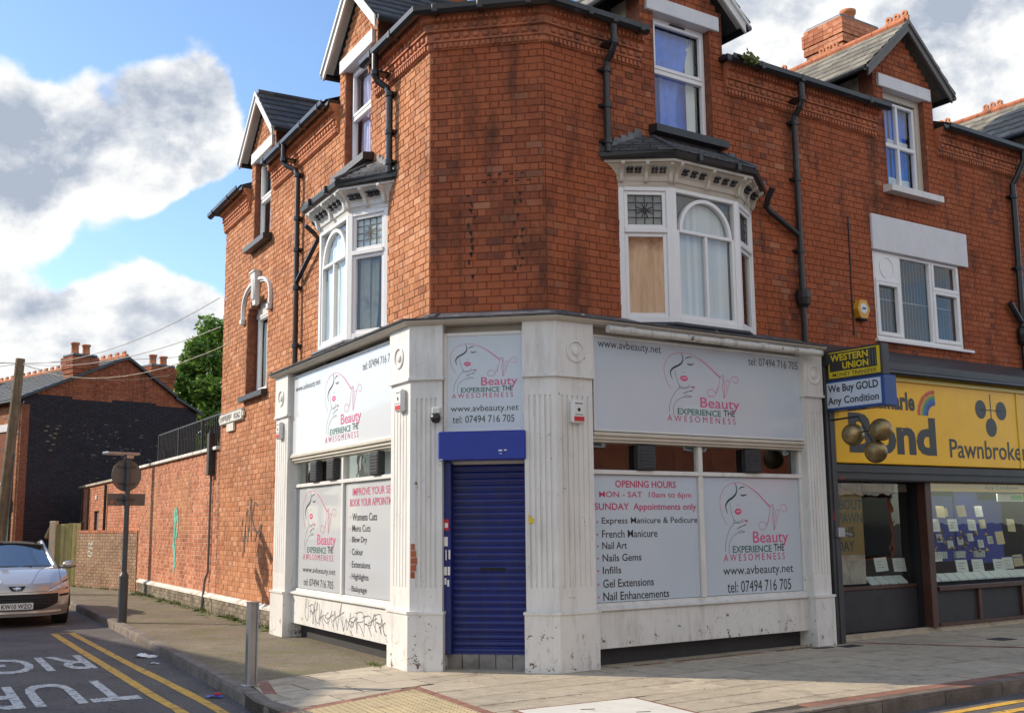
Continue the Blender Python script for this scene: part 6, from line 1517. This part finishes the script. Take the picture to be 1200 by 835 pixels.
for i in range(70):
    x, z = random.gauss(.6, 1.1), random.gauss(4.4, .55)
    if -2.9 < x < 3.2 and z < 5.8: w_ = random.uniform(.05, .16); mb.add([(x, -.003, z), (x + w_, -.003, z + .01), (x + w_ * .9, -.003, z + .035), (x + .01, -.003, z + .03)], [(0, 1, 2, 3)])
for i in range(9): x, z = -2.1 + random.uniform(-.3, .2), 4.6 + random.uniform(-.5, .7); mb.add([(x, -.003, z), (x + .12, -.003, z), (x + .12, -.003, z + .05), (x, -.003, z + .05)], [(0, 1, 2, 3)])
part('flaked_paint', mb, mat('flaked_patch', (.16, .15, .10), .9, .4, 30), hs, kind='stuff')
r = MB(HB)   # roof: slate courses on the front slope and a plain rear slope
n = 14
for i in range(n):
    t0, t1 = i / n, (i + 1) / n; xa, xb = -3.35 + 3.87 * t0, -3.35 + 3.87 * t1; za, zb = 5.74 + 1.80 * t0, 5.74 + 1.80 * t1
    for j in range(30): y = -.12 + j * .42 + (i % 2) * .2; r.add([(xa, y, za + .035), (xa, y + .41, za + .035), (xb, y + .41, zb + .015), (xb, y, zb + .015)], [(0, 1, 2, 3)])
r.add([(-3.35, -.12, 5.75), (-3.35, 12.2, 5.75), (.52, 12.2, 7.54), (.52, -.12, 7.54)], [(0, 1, 2, 3)]); r.add([(.52, -.12, 7.54), (.52, 12.2, 7.54), (2.5, 12.2, 6.30), (2.5, -.12, 6.30)], [(0, 1, 2, 3)]); r.add([(2.5, -.12, 6.30), (2.5, 12.2, 6.30), (3.55, 12.2, 5.74), (3.55, -.12, 5.74)], [(0, 1, 2, 3)])
part('slates', r, mat('far_grey_slate', (.13, .135, .13), .7, .25, 3), hs, kind='stuff')
for j in range(24):
    m1 = MB(HB); y = .0 + j * .5; m1.tube([(.52, y, 7.57), (.52, y + .48, 7.57)], .08, 6); m1.box(.48, .56, y + .1, y + .32, 7.62, 7.76, 0, .02); part('ridge_tile', m1, 'terralit', hs)
mb = MB(HB); mb.prism([(-3.4, 5.66), (.52, 7.46), (.52, 7.56), (-3.4, 5.76)], -.13, .0); mb.prism([(.52, 7.46), (2.5, 6.22), (2.5, 6.32), (.52, 7.56)], -.13, .0); mb.prism([(2.45, 6.18), (3.6, 5.64), (3.6, 5.74), (2.45, 6.28)], -.13, .0); part('verge_board', mb, 'black', hs)
chimney(HB, -1.02, .35, .80, .72, 6.3, 7.38, hs, [(-.2, 0, .45), (.2, 0, .42)], mt='brickH'); chimney(HB, 1.98, .45, .88, .8, 5.7, 7.32, hs, [(-.2, 0, .42), (.22, 0, .40)], mt='brickH')
HF, hl = sub(HB, -3.07, -12, -3.07, 0)     # street front of the house
rr = rows(0, 5.6, lambda z: [(0, 12)], [rect(10.2, 11.3, 3.1, 4.75), rect(7.0, 8.1, 3.1, 4.75), rect(9.6, 11.6, .1, 2.4)], .082); b_ = backing(HF, rr, ['mortarL', 'reveal'], hs); mb = MB(HF)
for b in lay(rr): mb.brick(*b)
part('brickwork', mb, 'brickL', b_, kind='stuff')
for a in (10.2, 7.0): window(HF, a, a + 1.1, 3.1, 4.75, .1, hs, bars=(4.0,)); m1 = MB(HF); m1.box(a - .12, a + 1.22, -.04, .05, 4.75, 5.0, 0, .01); part('lintel', m1, 'lintel', hs); sill(HF, a - .1, a + 1.2, 3.0, .1, .08, 'lintel', hs)
m1 = MB(HF); m1.box(9.6, 11.6, -.1, .1, 2.2, 2.55, 0, .01); gsn = part('shop_board', m1, mat('green_board', (.03, .30, .05), .5), hs)
for i in range(10): m1 = MB(HF); m1.box(9.62, 11.58, .0, .02, .15 + i * .2, .34 + i * .2, 0, .006); part('shutter_slat', m1, 'green', hs)
m1 = MB(HF); m1.box(-.2, 12.2, -.28, -.12, 5.66, 5.76, 0, .02); part('gutter', m1, 'black', hs); m1 = MB(HF); m1.tube([(11.75, -.08, 5.6), (11.75, -.08, .1)], .04, 8); m1.tube([(9.2, -.08, 5.1), (9.2, -.08, 2.6)], .04, 8); part('downpipe', m1, 'black', hs)
# neighbour with a street-facing gable further left
HN = frame(Vector((-24.0, 44.5)), dirv(42)); t = thing('gabled_house', 'red brick house gable with dark verge behind the telegraph pole at the left edge', 'house', HN)
mb = MB(HN); mb.prism([(-3, 0), (4, 0), (4, 6.3), (.5, 8.9), (-3, 6.3)], 0, 8); part('wall', mb, 'brickH', t)
mb = MB(HN); mb.prism([(.5, 9.0), (4.4, 6.1), (4.4, 6.3), (.5, 9.2)], -.3, 8.2); mb.prism([(.5, 9.0), (.5, 9.2), (-3.4, 6.3), (-3.4, 6.1)], -.3, 8.2); part('roof', mb, 'slate', t)
m1 = window(HN, -.2, 1.2, 4.2, 5.8, -.02, t, bars=(5.0,))
# ---- telegraph pole and wires
pb, pt_ = Vector((-12.55, 26.95, -.1)), Vector((-12.20, 26.9, 5.75))
t = thing('telegraph_pole', 'leaning timber telegraph pole with step irons beyond the parked car', 'telegraph pole', T(*pb)); mb = MB(); mb.tube([pb, pb.lerp(pt_, .5), pt_], [.145, .13, .11], 12); part('pole', mb, 'wood', t)
for i in range(9):
    m1 = MB(); q = pb.lerp(pt_, .35 + i * .065); s_ = 1 if i % 2 else -1; m1.tube([q, q + Vector((.24 * s_, -.08, .03)), q + Vector((.25 * s_, -.08, .08))], .011, 5); part('step_iron', m1, 'steel', t)
m1 = MB(); m1.tube([pb + Vector((.17, -.05, 0)), pb.lerp(pt_, .6) + Vector((.15, -.05, 0))], .02, 5); part('cable_guard', m1, 'signback', t)
ends = [((-8.55, 27.2, 5.35), .25, 'overhead_wire'), (W2(L, -9.3, .1) + (5.9,), .35, ''), (W2(L, -9.35, .05) + (5.35,), .3, ''), (W2(L, -8.4, .1) + (4.9,), .5, ''), ((3.0, 45.0, 11.0), .6, ''), ((-30, 16, 6.6), .4, ''), ((-28, 24, 7.2), .4, ''), ((-34, 40, 6.4), .3, '')]
wires = thing('overhead_wires', 'thin pale telephone wires fanning out from the telegraph pole top', 'cable', T(*pt_))
for i, (e, sag, _) in enumerate(ends):
    a, b = pt_ + Vector((0, 0, -.12)), Vector(e); m1 = MB(); m1.tube([a.lerp(b, k / 12) - Vector((0, 0, sag * 4 * (k / 12) * (1 - k / 12))) for k in range(13)], .008, 4); part('wire', m1, 'signback' if i % 3 else 'render', wires)
# ---- tree
def tree(base, h, crown, rad, n, label, seed):
    random.seed(seed); t = thing('tree', label, 'tree', T(*base)); B = Vector(base); mb = MB(); tips = []
    mb.tube([B, B + Vector((.1, 0, h * .3)), B + Vector((0, .1, h * .55))], [.24, .17, .10], 8)
    for i in range(16):
        a = random.uniform(0, 2 * pi); s0 = B + Vector((0, 0, h * random.uniform(.25, .5))); e = B + Vector((cos(a) * rad * random.uniform(.3, .7), sin(a) * rad * random.uniform(.3, .7), h * random.uniform(.5, .85)))
        mid = s0.lerp(e, .5) + Vector((0, 0, .25)); mb.tube([s0, mid, e], [.09, .05, .015], 5); tips += [e, mid.lerp(e, .5), mid]
    part('trunk', mb, 'bark', t); lf = MB(); cl = []; cz = h * .73
    while len(cl) < 95:
        q = Vector((random.uniform(-1, 1), random.uniform(-1, 1), random.uniform(-1, 1)))
        if .35 < q.length < 1: cl.append((B + Vector((q.x * rad, q.y * rad, cz + q.z * h * .27)), random.uniform(.25, .62)))
    for i in range(n):
        q, r = random.choice(cl); d = Vector((random.gauss(0, 1), random.gauss(0, 1), random.gauss(0, .8))); d.normalize(); p = q + d * r * random.random() ** .4
        a = Vector((random.gauss(0, 1), random.gauss(0, 1), random.gauss(0, .6))).normalized(); b = a.cross(Vector((random.gauss(0, 1), random.gauss(0, 1), random.gauss(0, 1)))).normalized(); s_ = random.uniform(.07, .14)
        lf.add([p - a * s_, p + b * s_ * .5, p + a * s_, p - b * s_ * .5], [(0, 1, 2, 3)])
    part('crown', lf, 'leaf', t, kind='stuff')
tree((-11.5, 43.5, 0), 9.9, 0, 2.25, 34000, 'leafy green tree rising behind the yard building beside the tall shop wall', 4)
tree((-15.8, 52.0, 0), 9.0, 0, 2.2, 12000, 'smaller green tree half hidden between the house chimney and the larger tree', 9)
# ---- street furniture
pbse = (-6.49, 18.57); t = thing('road_sign', 'back of a round road sign with oblong plate on a dark grey post', 'road sign', T(pbse[0], pbse[1], GZ))
mb = MB(); mb.tube([(pbse[0], pbse[1], GZ - .05), (pbse[0], pbse[1], .80), (pbse[0], pbse[1], .86), (pbse[0], pbse[1], 2.80)], [.075, .075, .045, .043], 16); part('post', mb, 'polegrey', t, smooth=False)
SF = frame(Vector(pbse), Vector((sin(radians(42)), cos(radians(42))))) @ T(0, 0, 0)
SF = frame(Vector(pbse), Vector((cos(radians(48)), sin(radians(48)))))
mb = MB(SF); nn = 40; mb.add([(.27 * cos(2 * pi * k / nn), .055 + o, 2.46 + .27 * sin(2 * pi * k / nn)) for o in (0, .004) for k in range(nn)], [tuple(range(nn)), tuple(range(2 * nn - 1, nn - 1, -1))] + [(k, (k + 1) % nn, nn + (k + 1) % nn, nn + k) for k in range(nn)]); part('disc', mb, 'signback', t)
mb = MB(SF); mb.box(-.33, .36, .055, .06, 1.955, 2.155, 0, .002); part('plate', mb, 'signback', t)
mb = MB(SF)
for z in (2.32, 2.60, 2.055): mb.box(-.16, .16, .04, .055, z - .015, z + .015); mb.box(-.06, .06, -.055, .045, z - .012, z + .012)
part('clamp', mb, 'polegrey', t); mb = MB(SF); mb.box(-.18, -.13, .052, .0545, 2.28, 2.33); mb.box(-.27, -.22, .052, .0545, 1.99, 2.04); part('sticker', mb, 'terracotta', t)
mb = MB(SF); mb.box(-.40, .18, -.05, .16, 2.80, 2.845, 0, .01); mb.box(-.06, .06, -.06, .06, 2.74, 2.80, 0, .006); part('sign_lantern', mb, 'steel', t)
bq = (-2.60, 11.15); BF = frame(Vector(bq), Vector((.83, .56)))
t = thing('bollard', 'slim galvanised steel bollard at the pavement corner', 'bollard', BF @ T(0, 0, GZ))
mb = MB(BF); mb.plan([(-.052, -.035), (-.034, -.045), (-.026, -.028), (.026, -.028), (.034, -.045), (.052, -.035), (.052, .035), (-.052, .035)], GZ - .03, .84); mb.plan([(-.056, -.049), (.056, -.049), (.056, .039), (-.056, .039)], .84, .855); part('post', mb, 'steel', t)
mb = MB(BF); mb.box(-.08, .08, -.07, .07, GZ + .006, GZ + .016, 0, .003); part('base_plate', mb, 'steel', t)
mb = MB(R); mb.box(6.2, 6.5, -1.35, -1.1, GZ + .006, GZ + .011); tag(part('drain_cover', mb, 'panelgrey'), 'small dark drain cover in the footway before the pawnbroker', 'drain cover')
mb = MB(R); mb.box(4.05, 4.35, -.62, -.45, GZ + .006, GZ + .011); mb.box(3.65, 3.95, -.5, -.38, GZ + .006, GZ + .011); tag(part('drain_cover', mb, 'panelgrey'), 'dark metal covers at the foot of the right-hand pilaster', 'drain cover')
# ---- litter in the gutter
def litter(x, y, z, s, mt, label):
    random.seed(int(x * 100)); mb = MB(T(x, y, z)); mb.grid(lambda u, v: ((u - .5) * s * 1.6, (v - .5) * s, s * .25 * (random.random() + sin(u * 5) * .3) + .004), 5, 4); tag(part('litter', mb, mt, world=T(x, y, z)), label, 'litter', 'litter in the gutter')
g_ = W2(L, -3.9, 2.26); litter(g_[0], g_[1], RZ, .17, 'whitetxt', 'crumpled white paper in the gutter below the kerb')
g_ = W2(L, -3.1, 2.30); litter(g_[0], g_[1], RZ, .06, 'whitetxt', 'small white scrap in the gutter nearer than the crumpled paper')
g_ = W2(L, .02, 2.34); litter(g_[0], g_[1], RZ, .10, 'litterblue', 'blue and red wrapper lying in the gutter near the bollard')
mb = MB(T(g_[0] + .02, g_[1], RZ + .03)); mb.box(-.03, .05, -.03, .0, .0, .02, 0, .004); tag(part('litter', mb, 'red', world=T(g_[0], g_[1], RZ)), 'red scrap on top of the blue wrapper', 'litter')
# ---- weeds and moss along the walls
random.seed(21); mb = MB()
def tuft(F, s_, o, z, n, h, sp=.05):
    for i in range(n):
        x, y = random.gauss(s_, sp), -abs(random.gauss(o, .03)); a = random.uniform(0, 2 * pi); l = h * random.uniform(.4, 1.1); d = Vector((cos(a), sin(a), 0)) * l * .5; b = Vector((-sin(a), cos(a), 0)) * .006; p = Vector((x, y, z))
        mb.add([F @ (p - b), F @ (p + b), F @ (p + d * .6 + b * .7 + Vector((0, 0, l * .7))), F @ (p + d + Vector((0, 0, l)))], [(0, 1, 2, 3)])
for x in (-16.2, -15.5, -14.9, -14.6, -13.3, -12.1, -11.8, -9.9, -9.7, -7.9, -7.7, -7.5, -6.2, -5.5): tuft(L, x, .13, GZ, 30, .09, .12)
for i in range(60): tuft(L, random.uniform(-16.4, -4.9), .10, GZ, 5, .035, .04)
for i in range(30): tuft(LW, random.uniform(0, wlen), .04, GZ, 8, .06, .05)
for x in (-.55, -.42, -.62): tuft(L, x, .42, GZ + .004, 30, .04, .08)
for x in (.9, 1.8, 2.4, 3.2, 3.7): tuft(R, x, .30, GZ + .004, 12, .025, .1)
for i in range(150):
    s_ = random.uniform(-16.5, -4.9); o_ = .10 + abs(random.gauss(0, .13)); r_ = random.uniform(.02, .10); k_ = 9
    mb.add([L @ Vector((s_ + r_ * 1.8 * cos(2 * pi * q / k_) * random.uniform(.5, 1.1), -o_ + r_ * sin(2 * pi * q / k_) * random.uniform(.5, 1.1), GZ + .002)) for q in range(k_)], [tuple(range(k_))[::-1]])
for i in range(160): tuft(L, random.uniform(-16.4, -4.9), .12, GZ, 4, .03, .05)
o = part('weeds', mb, 'mossg', kind='stuff'); tag(o, 'weeds and moss tufts along the foot of the walls', 'weeds')
mb = MB(R); random.seed(8)
for i in range(140):
    x, y, z = random.gauss(3.12, .07), -.27 + random.gauss(0, .03), 7.60 + abs(random.gauss(0, .05)) - .05; a = random.uniform(0, 6.28); mb.add([(x, y, z), (x + .03 * cos(a), y - .02, z + .03), (x + .06 * cos(a), y - .04, z - .03 * random.random()), (x + .02, y - .02, z - .03)], [(0, 1, 2, 3)])
o = part('gutter_weeds', mb, 'mossg', kind='stuff'); tag(o, 'small green plant growing in the black gutter right of the blue-curtained dormer', 'plant')

# ---- parked car seen from the front (local: x to its rear, y to the image right, z up)
def car():
    fc = Vector((-8.42, 18.95)); hd = radians(150.9)      # heading of the nose
    fx = -Vector((sin(hd), cos(hd))); F = Matrix(((fx.x, -fx.y, 0, fc.x), (fx.y, fx.x, 0, fc.y), (0, 0, 1, RZ), (0, 0, 0, 1)))
    # frame(): x = towards the rear; y = rotated +90; make y point to the image right
    F = F @ Matrix.Scale(-1, 4, (0, 1, 0)) if F[0][1] < 0 else F
    t = thing('parked_car', 'silver beige hatchback parked nose towards the camera at the left kerb', 'car', T(fc.x, fc.y, RZ))
    HW = .90
    def xf(y, z):
        a = abs(y) / HW; b = .50 * a ** 3.2 + .05 * a ** 2
        if z > .52: b += .42 * ((z - .52) / .3) ** 2 * .55
        if z < .36: b += (.36 - z) * .45
        return b
    def hood(y, v):
        z0 = .735; xa = xf(y, z0); x = xa + (1.28 - xa) * v; a = abs(y) / HW
        z = z0 + .255 * (1 - (1 - v) ** 1.9) - .075 * a ** 3 * (1 - .3 * v) + .012 * math.exp(-((a - .62 - .16 * v) / .09) ** 2)
        return x, z
    zt = lambda x: hood(HW, max(0, min(1, (x - xf(HW, .735)) / (1.28 - xf(HW, .735)))))[1] if x < 1.28 else .935 + .07 * min(1, (x - 1.28) / 2.5)
    b = MB(F)
    b.grid(lambda u, v: ((lambda y, z: (xf(y, z), y, z))((u - .5) * 2 * HW, .19 + .545 * v)), 36, 16)
    b.grid(lambda u, v: ((lambda y, p: (p[0], y, p[1]))((u - .5) * 2 * HW, hood((u - .5) * 2 * HW, v))), 36, 14)
    for sg in (-1, 1):
        def side(u, v):
            x = xf(HW, .3) + (4.2 - xf(HW, .3)) * u; top = zt(x); z = .19 + (top - .19) * v
            x2 = x if v > 0 or 1 else x
            bul = .015 * sin(pi * v) - .06 * max(0, (x - 3.6) / .6) ** 2
            return (max(x, xf(HW, z)) if u < .02 else x, sg * (HW + bul), z)
        b.grid(side, 40, 8)
    b.grid(lambda u, v: (4.15 + .08 * sin(pi * v), (u - .5) * 2 * HW * .93, .25 + .8 * v), 8, 6)
    part('body', b, 'carpaint', t, smooth=True)
    # greenhouse
    def ring(x, w, z): return [(x, y, z) for y in (-w, w)]
    gh = MB(F)
    def roofs(u, v):   # u across, v from screen top to tail
        x = 2.10 + 1.75 * v; w = .60 - .03 * v; y = (u - .5) * 2 * w; return (x, y, 1.405 + .045 * sin(pi * min(1, v * .9 + .15)) - .05 * (abs(u - .5) * 2) ** 2.5 - .09 * v * v)
    gh.grid(roofs, 14, 10); part('roof_panel', gh, 'carpaint', t, smooth=True)
    g = MB(F)
    def scr(u, v):
        wb, wt = .74, .585; w = wb + (wt - wb) * v; y = (u - .5) * 2 * w; a = abs(u - .5) * 2; return (1.20 + .92 * v + .16 * a * a * (1 - v * .5), y, .955 + .445 * v - .04 * a * a * v - .015 * a * a)
    g.grid(scr, 18, 8); part('windscreen', g, 'carglass', t, smooth=True)
    for sg in (-1, 1):
        p = MB(F); pts = [scr(.5 + sg * .5, v / 6) for v in range(7)]; p.tube([(x - .01, y + sg * .02, z + .004) for x, y, z in pts] + [(2.6, sg * .62, 1.425), (3.6, sg * .60, 1.33), (4.05, sg * .62, 1.0)], [.035] * 7 + [.03, .03, .03], 8); part('pillar', p, 'carpaint', t, smooth=True)
        g = MB(F); g.grid(lambda u, v: (1.42 + .72 * v + u * (2.6 - .9 * v), sg * (.80 - .19 * v), .955 + .42 * v), 8, 5); part('side_glass', g, 'carglass', t, smooth=True)
        # door mirror
        m = MB(F); c = Vector((1.55, sg * 1.0, 1.0)); n = 10
        m.add([tuple(c + Vector((.075 * cos(pi * i / n) * 1.0 * sin(2 * pi * k / 12) * -1 if False else .08 * sin(pi * i / n) * cos(2 * pi * k / 12), .115 * -cos(pi * i / n), .075 * sin(pi * i / n) * sin(2 * pi * k / 12)))) for i in range(n + 1) for k in range(12)], [(i * 12 + k, i * 12 + (k + 1) % 12, (i + 1) * 12 + (k + 1) % 12, (i + 1) * 12 + k) for i in range(n) for k in range(12)])
        m.tube([(1.55, sg * .84, .96), (1.55, sg * .93, .97)], .03, 6); mm = part('door_mirror', m, 'carpaint', t, smooth=True)
        m = MB(F); m.box(1.625, 1.635, sg * 1.0 - .09, sg * 1.0 + .09, .95, 1.05); m.box(1.52, 1.58, sg * 1.11 - .012, sg * 1.11 + .004, .95, 1.0); part('mirror_glass', m, 'rubber', mm)
        # swept headlamp
        h = MB(F)
        def hl(u, v):
            y = .50 + .375 * u; lo = .595 + .055 * u ** 1.2; hi = .615 + .145 * u ** .8; z = lo + (hi - lo) * v; return (xf(y, z) - .008 - .012 * sin(pi * u) * sin(pi * v), sg * y, z)
        hu = MB(F); hu.grid(lambda u, v: (lambda p: (p[0] + .006, p[1], p[2]))(hl(-.05 + 1.1 * u if u < .99 else 1.0, -.22 + 1.44 * v)) if u > .0 else (lambda p: (p[0] + .006, p[1], p[2]))(hl(0, v)), 14, 6); part('lamp_surround', hu, 'rubber', t)
        h.grid(hl, 14, 6); hd_ = part('headlight', h, 'lamp', t, smooth=True)
        for yy, rr in ((.66, .028), (.76, .036)):
            q = MB(F); q.lathe([(rr, .0), (rr * .7, .012), (.0, .014)], (0, 0, 0), 14, axis='z'); z = .655 + (.025 if yy > .7 else .0)
            q.v = [F @ Vector((xf(yy, z) - .012 - (F.inverted() @ v).z, sg * yy + (F.inverted() @ v).x, z + (F.inverted() @ v).y)) for v in q.v]; part('lens', q, 'chrome', hd_)
        # bumper: black insert and fog lamp
        q = MB(F); q.grid(lambda u, v: ((lambda y, z: (xf(y, z) - .006, sg * y, z))(.70 + .19 * u, .50 + .04 * v + .01 * u)), 8, 3); part('bumper_insert', q, 'rubber', t)
        q = MB(F); q.grid(lambda u, v: ((lambda y, z: (xf(y, z) - .006, sg * y, z))(.72 + .08 * u, .35 + .10 * v + .02 * u)), 6, 5); part('fog_lamp', q, 'lamp', t)
        # wheel and tyre
        for x in (.88, 3.35):
            w = MB(F); n = 28
            ring_ = [(.315 * cos(2 * pi * k / n), .315 * sin(2 * pi * k / n)) for k in range(n)]; rin = [(.21 * cos(2 * pi * k / n), .21 * sin(2 * pi * k / n)) for k in range(n)]
            v = [(x + a, sg * y_, .315 + b_) for y_ in (.68, .905) for a, b_ in ring_] + [(x + a, sg * .905, .315 + b_) for a, b_ in rin]
            w.add(v, [(k, (k + 1) % n, n + (k + 1) % n, n + k) for k in range(n)] + [(n + k, n + (k + 1) % n, 2 * n + (k + 1) % n, 2 * n + k) for k in range(n)] + [tuple(range(n))]); wh = part('wheel', w, 'rubber', t)
            w = MB(F); w.add([(x + .21 * cos(2 * pi * k / n), sg * .90, .315 + .21 * sin(2 * pi * k / n)) for k in range(n)], [tuple(range(n))])
            for k in range(7): a = 2 * pi * k / 7; w.tube([(x, sg * .905, .315), (x + .2 * cos(a), sg * .91, .315 + .2 * sin(a))], .025, 5)
            part('rim', w, 'steel', wh)
            w = MB(F); w.add([(x + .36 * cos(pi * k / 14), sg * (HW + .018), .315 + .36 * sin(pi * k / 14)) for k in range(15)], [tuple(range(15))]); part('wheel_arch', w, 'rubber', t)
    # wide grille mouth, bars, plate, badge, wipers, washer jets
    def zlo(y): return .30 + .10 * max(0, (abs(y) - .38) / .30) ** 1.5
    q = MB(F); q.grid(lambda u, v: ((lambda y: (lambda z: (xf(y, z) - .010, y, z))(min(.565, zlo(y)) + (.565 - min(.565, zlo(y))) * v))((u - .5) * 1.36)), 34, 8); gr = part('grille', q, 'rubber', t)
    for z in (.40, .445, .49):
        q = MB(F); q.tube([(xf(y, z) - .016, y, z) for y in [(-.56 + 1.12 * k / 20) for k in range(21)]], .007, 5); part('grille_bar', q, 'panelgrey', gr)
    q = MB(F); q.grid(lambda u, v: ((lambda y, z: (xf(y, z) - .022 + .02 * v, y, z))((u - .5) * 1.5, .245 + .035 * v)), 24, 2); part('bumper_lip', q, 'carpaint', t, smooth=True)
    q = MB(F); q.box(-.045, -.03, -.26, .26, .315, .425, 0, .004); pl_ = part('number_plate', q, 'plate', t)
    PFm = F @ Matrix(((0, 0 - 0, 0, 0), (0, 0, 0, 0), (0, 0, 0, 0), (0, 0, 0, 1))) if 0 else F @ Matrix(((0, 1, 0, -.047), (1, 0, 0, 0), (0, 0, 1, 0), (0, 0, 0, 1)))
    text('KW10 WZO', PFm, -.235, .235, .332, .408, 0, 'txt', pl_, .02)
    q = MB(PFm); c_ = [(-.135, .70), (.135, .70), (.115, .665), (.075, .625), (-.075, .625), (-.115, .665)]; q.v = [F @ Vector((xf(y, z) - .012, y, z)) for y, z in c_]; q.f = [tuple(range(6))]; q.mi = [0]; bd = part('badge', q, 'rubber', t)
    lion = [(-.062, .633), (-.045, .648), (-.052, .664), (-.075, .668), (-.066, .676), (-.03, .672), (-.02, .684), (-.028, .693), (-.004, .692), (.012, .684), (.026, .690), (.034, .680), (.058, .676), (.064, .664), (.044, .666), (.034, .656), (.056, .648), (.060, .636), (.040, .642), (.012, .648), (.0, .636), (-.02, .634), (-.012, .648), (-.028, .652)]
    q = MB(F); q.v = [F @ Vector((xf(y, z) - .018, y, z)) for y, z in lion]; q.f = [tuple(range(len(lion)))]; q.mi = [0]; part('emblem', q, 'chrome', bd)
    q = MB(F)
    for sg in (-1, 1): q.tube([(hood(sg * (.22 + .34 * v), v)[0], sg * (.22 + .34 * v), hood(sg * (.22 + .34 * v), v)[1] + .002) for v in [k / 12 for k in range(13)]], .006, 5)
    part('bonnet_crease', q, 'carpaint', t, smooth=True)
    q = MB(F)
    for sg in (-1, 1): q.tube([(hood(sg * (.74 + .03 * v), v)[0], sg * (.74 + .03 * v), hood(sg * (.74 + .03 * v), v)[1] + .0005) for v in [.12 + .86 * k / 14 for k in range(15)]], .0045, 4)
    q.tube([(xf(y, .60) - .001, y, .60 + .10 * (1 - abs(y) / .75) * 0 + .0) for y in [(-.48 + .96 * k / 18) for k in range(19)]], .004, 4); part('shut_line', q, 'rubber', t)
    q = MB(F); q.grid(lambda u, v: (1.20 + .07 * v, (u - .5) * 1.45, .965 + .0 * v + .005), 12, 2); part('scuttle', q, 'rubber', t)
    for y0, y1 in ((-.55, .1), (.05, .62)): q = MB(F); q.tube([(1.22, y0, .985), (1.25, (y0 + y1) / 2, 1.0), (1.27, y1, .995)], .008, 5); part('wiper', q, 'rubber', t)
    for y in (-.3, .3): q = MB(F); q.box(1.12, 1.16, y - .02, y + .02, .985, 1.0, 0, .004); part('washer_jet', q, 'rubber', t)
    q = MB(F); q.box(1.9, 3.9, -.85, .85, .25, .6); q.box(.6, 4.0, -.8, .8, .18, .24); part('underbody', q, 'dark', t)
    q = MB(F); q.box(1.9, 2.0, -.55, -.2, .85, 1.25, 0, .05); q.box(1.9, 2.0, .2, .55, .85, 1.25, 0, .05); part('seats', q, 'rubber', t)
car()

# ---- buildings outside the frame: across the side street (its roof shades the road) and across the main road
def plain(name, label, F, x0, x1, y1, h, ridge, wm, cols):
    t = thing(name, label, 'building', F @ T(x0, 0, 0)); mb = MB(F); mb.box(x0, x1, 0, y1, -.1, h); part('wall', mb, wm, t)
    mb = MB(F); ym = y1 / 2; mb.add([(x0 - .2, -.3, h), (x1 + .2, -.3, h), (x1 + .2, ym, h + ridge), (x0 - .2, ym, h + ridge), (x1 + .2, y1 + .3, h), (x0 - .2, y1 + .3, h)], [(0, 1, 2, 3), (3, 2, 4, 5), (0, 3, 5), (1, 4, 2)]); part('roof', mb, 'slate', t)
    n = cols; w = (x1 - x0) / n
    for i in range(n):
        c = x0 + w * (i + .5)
        m = MB(F); m.box(c - .6, c + .6, -.06, -.02, 4.2, 5.9); wn = part('window', m, 'upvc', t); m = MB(F); m.box(c - .5, c - .04, -.065, -.06, 4.3, 5.8); m.box(c + .04, c + .5, -.065, -.06, 4.3, 5.8); part('pane', m, 'carglass', wn)
        m = MB(F); m.box(c - w * .42, c + w * .42, -.12, -.02, .1, 2.6); sf = part('shopfront', m, 'carglass', t); m = MB(F); m.box(c - w * .45, c + w * .45, -.3, -.02, 2.7, 3.4); part('fascia', m, ('cornerwhite', 'red', 'pawnblue', 'signback')[i % 4], sf)
    return t
p0, p1 = Vector(W2(L, -8.3, 10.7)), Vector(W2(L, -45, 16.8))
OF = frame(p0, (p1 - p0).normalized())
plain('corner_block', 'plain brick block across the side street, outside the picture, shading the road', OF, 0, 37, 9, 7.3, 2.2, 'brickH', 8)
XF = frame(Vector(W2(R, 34, 21)), -Vector((R[0][0], R[1][0])))
plain('shop_terrace', 'brick shop terrace across the main road, outside the picture, mirrored in the windows', XF, 0, 44, 9, 7.2, 2.6, 'brickH', 9)
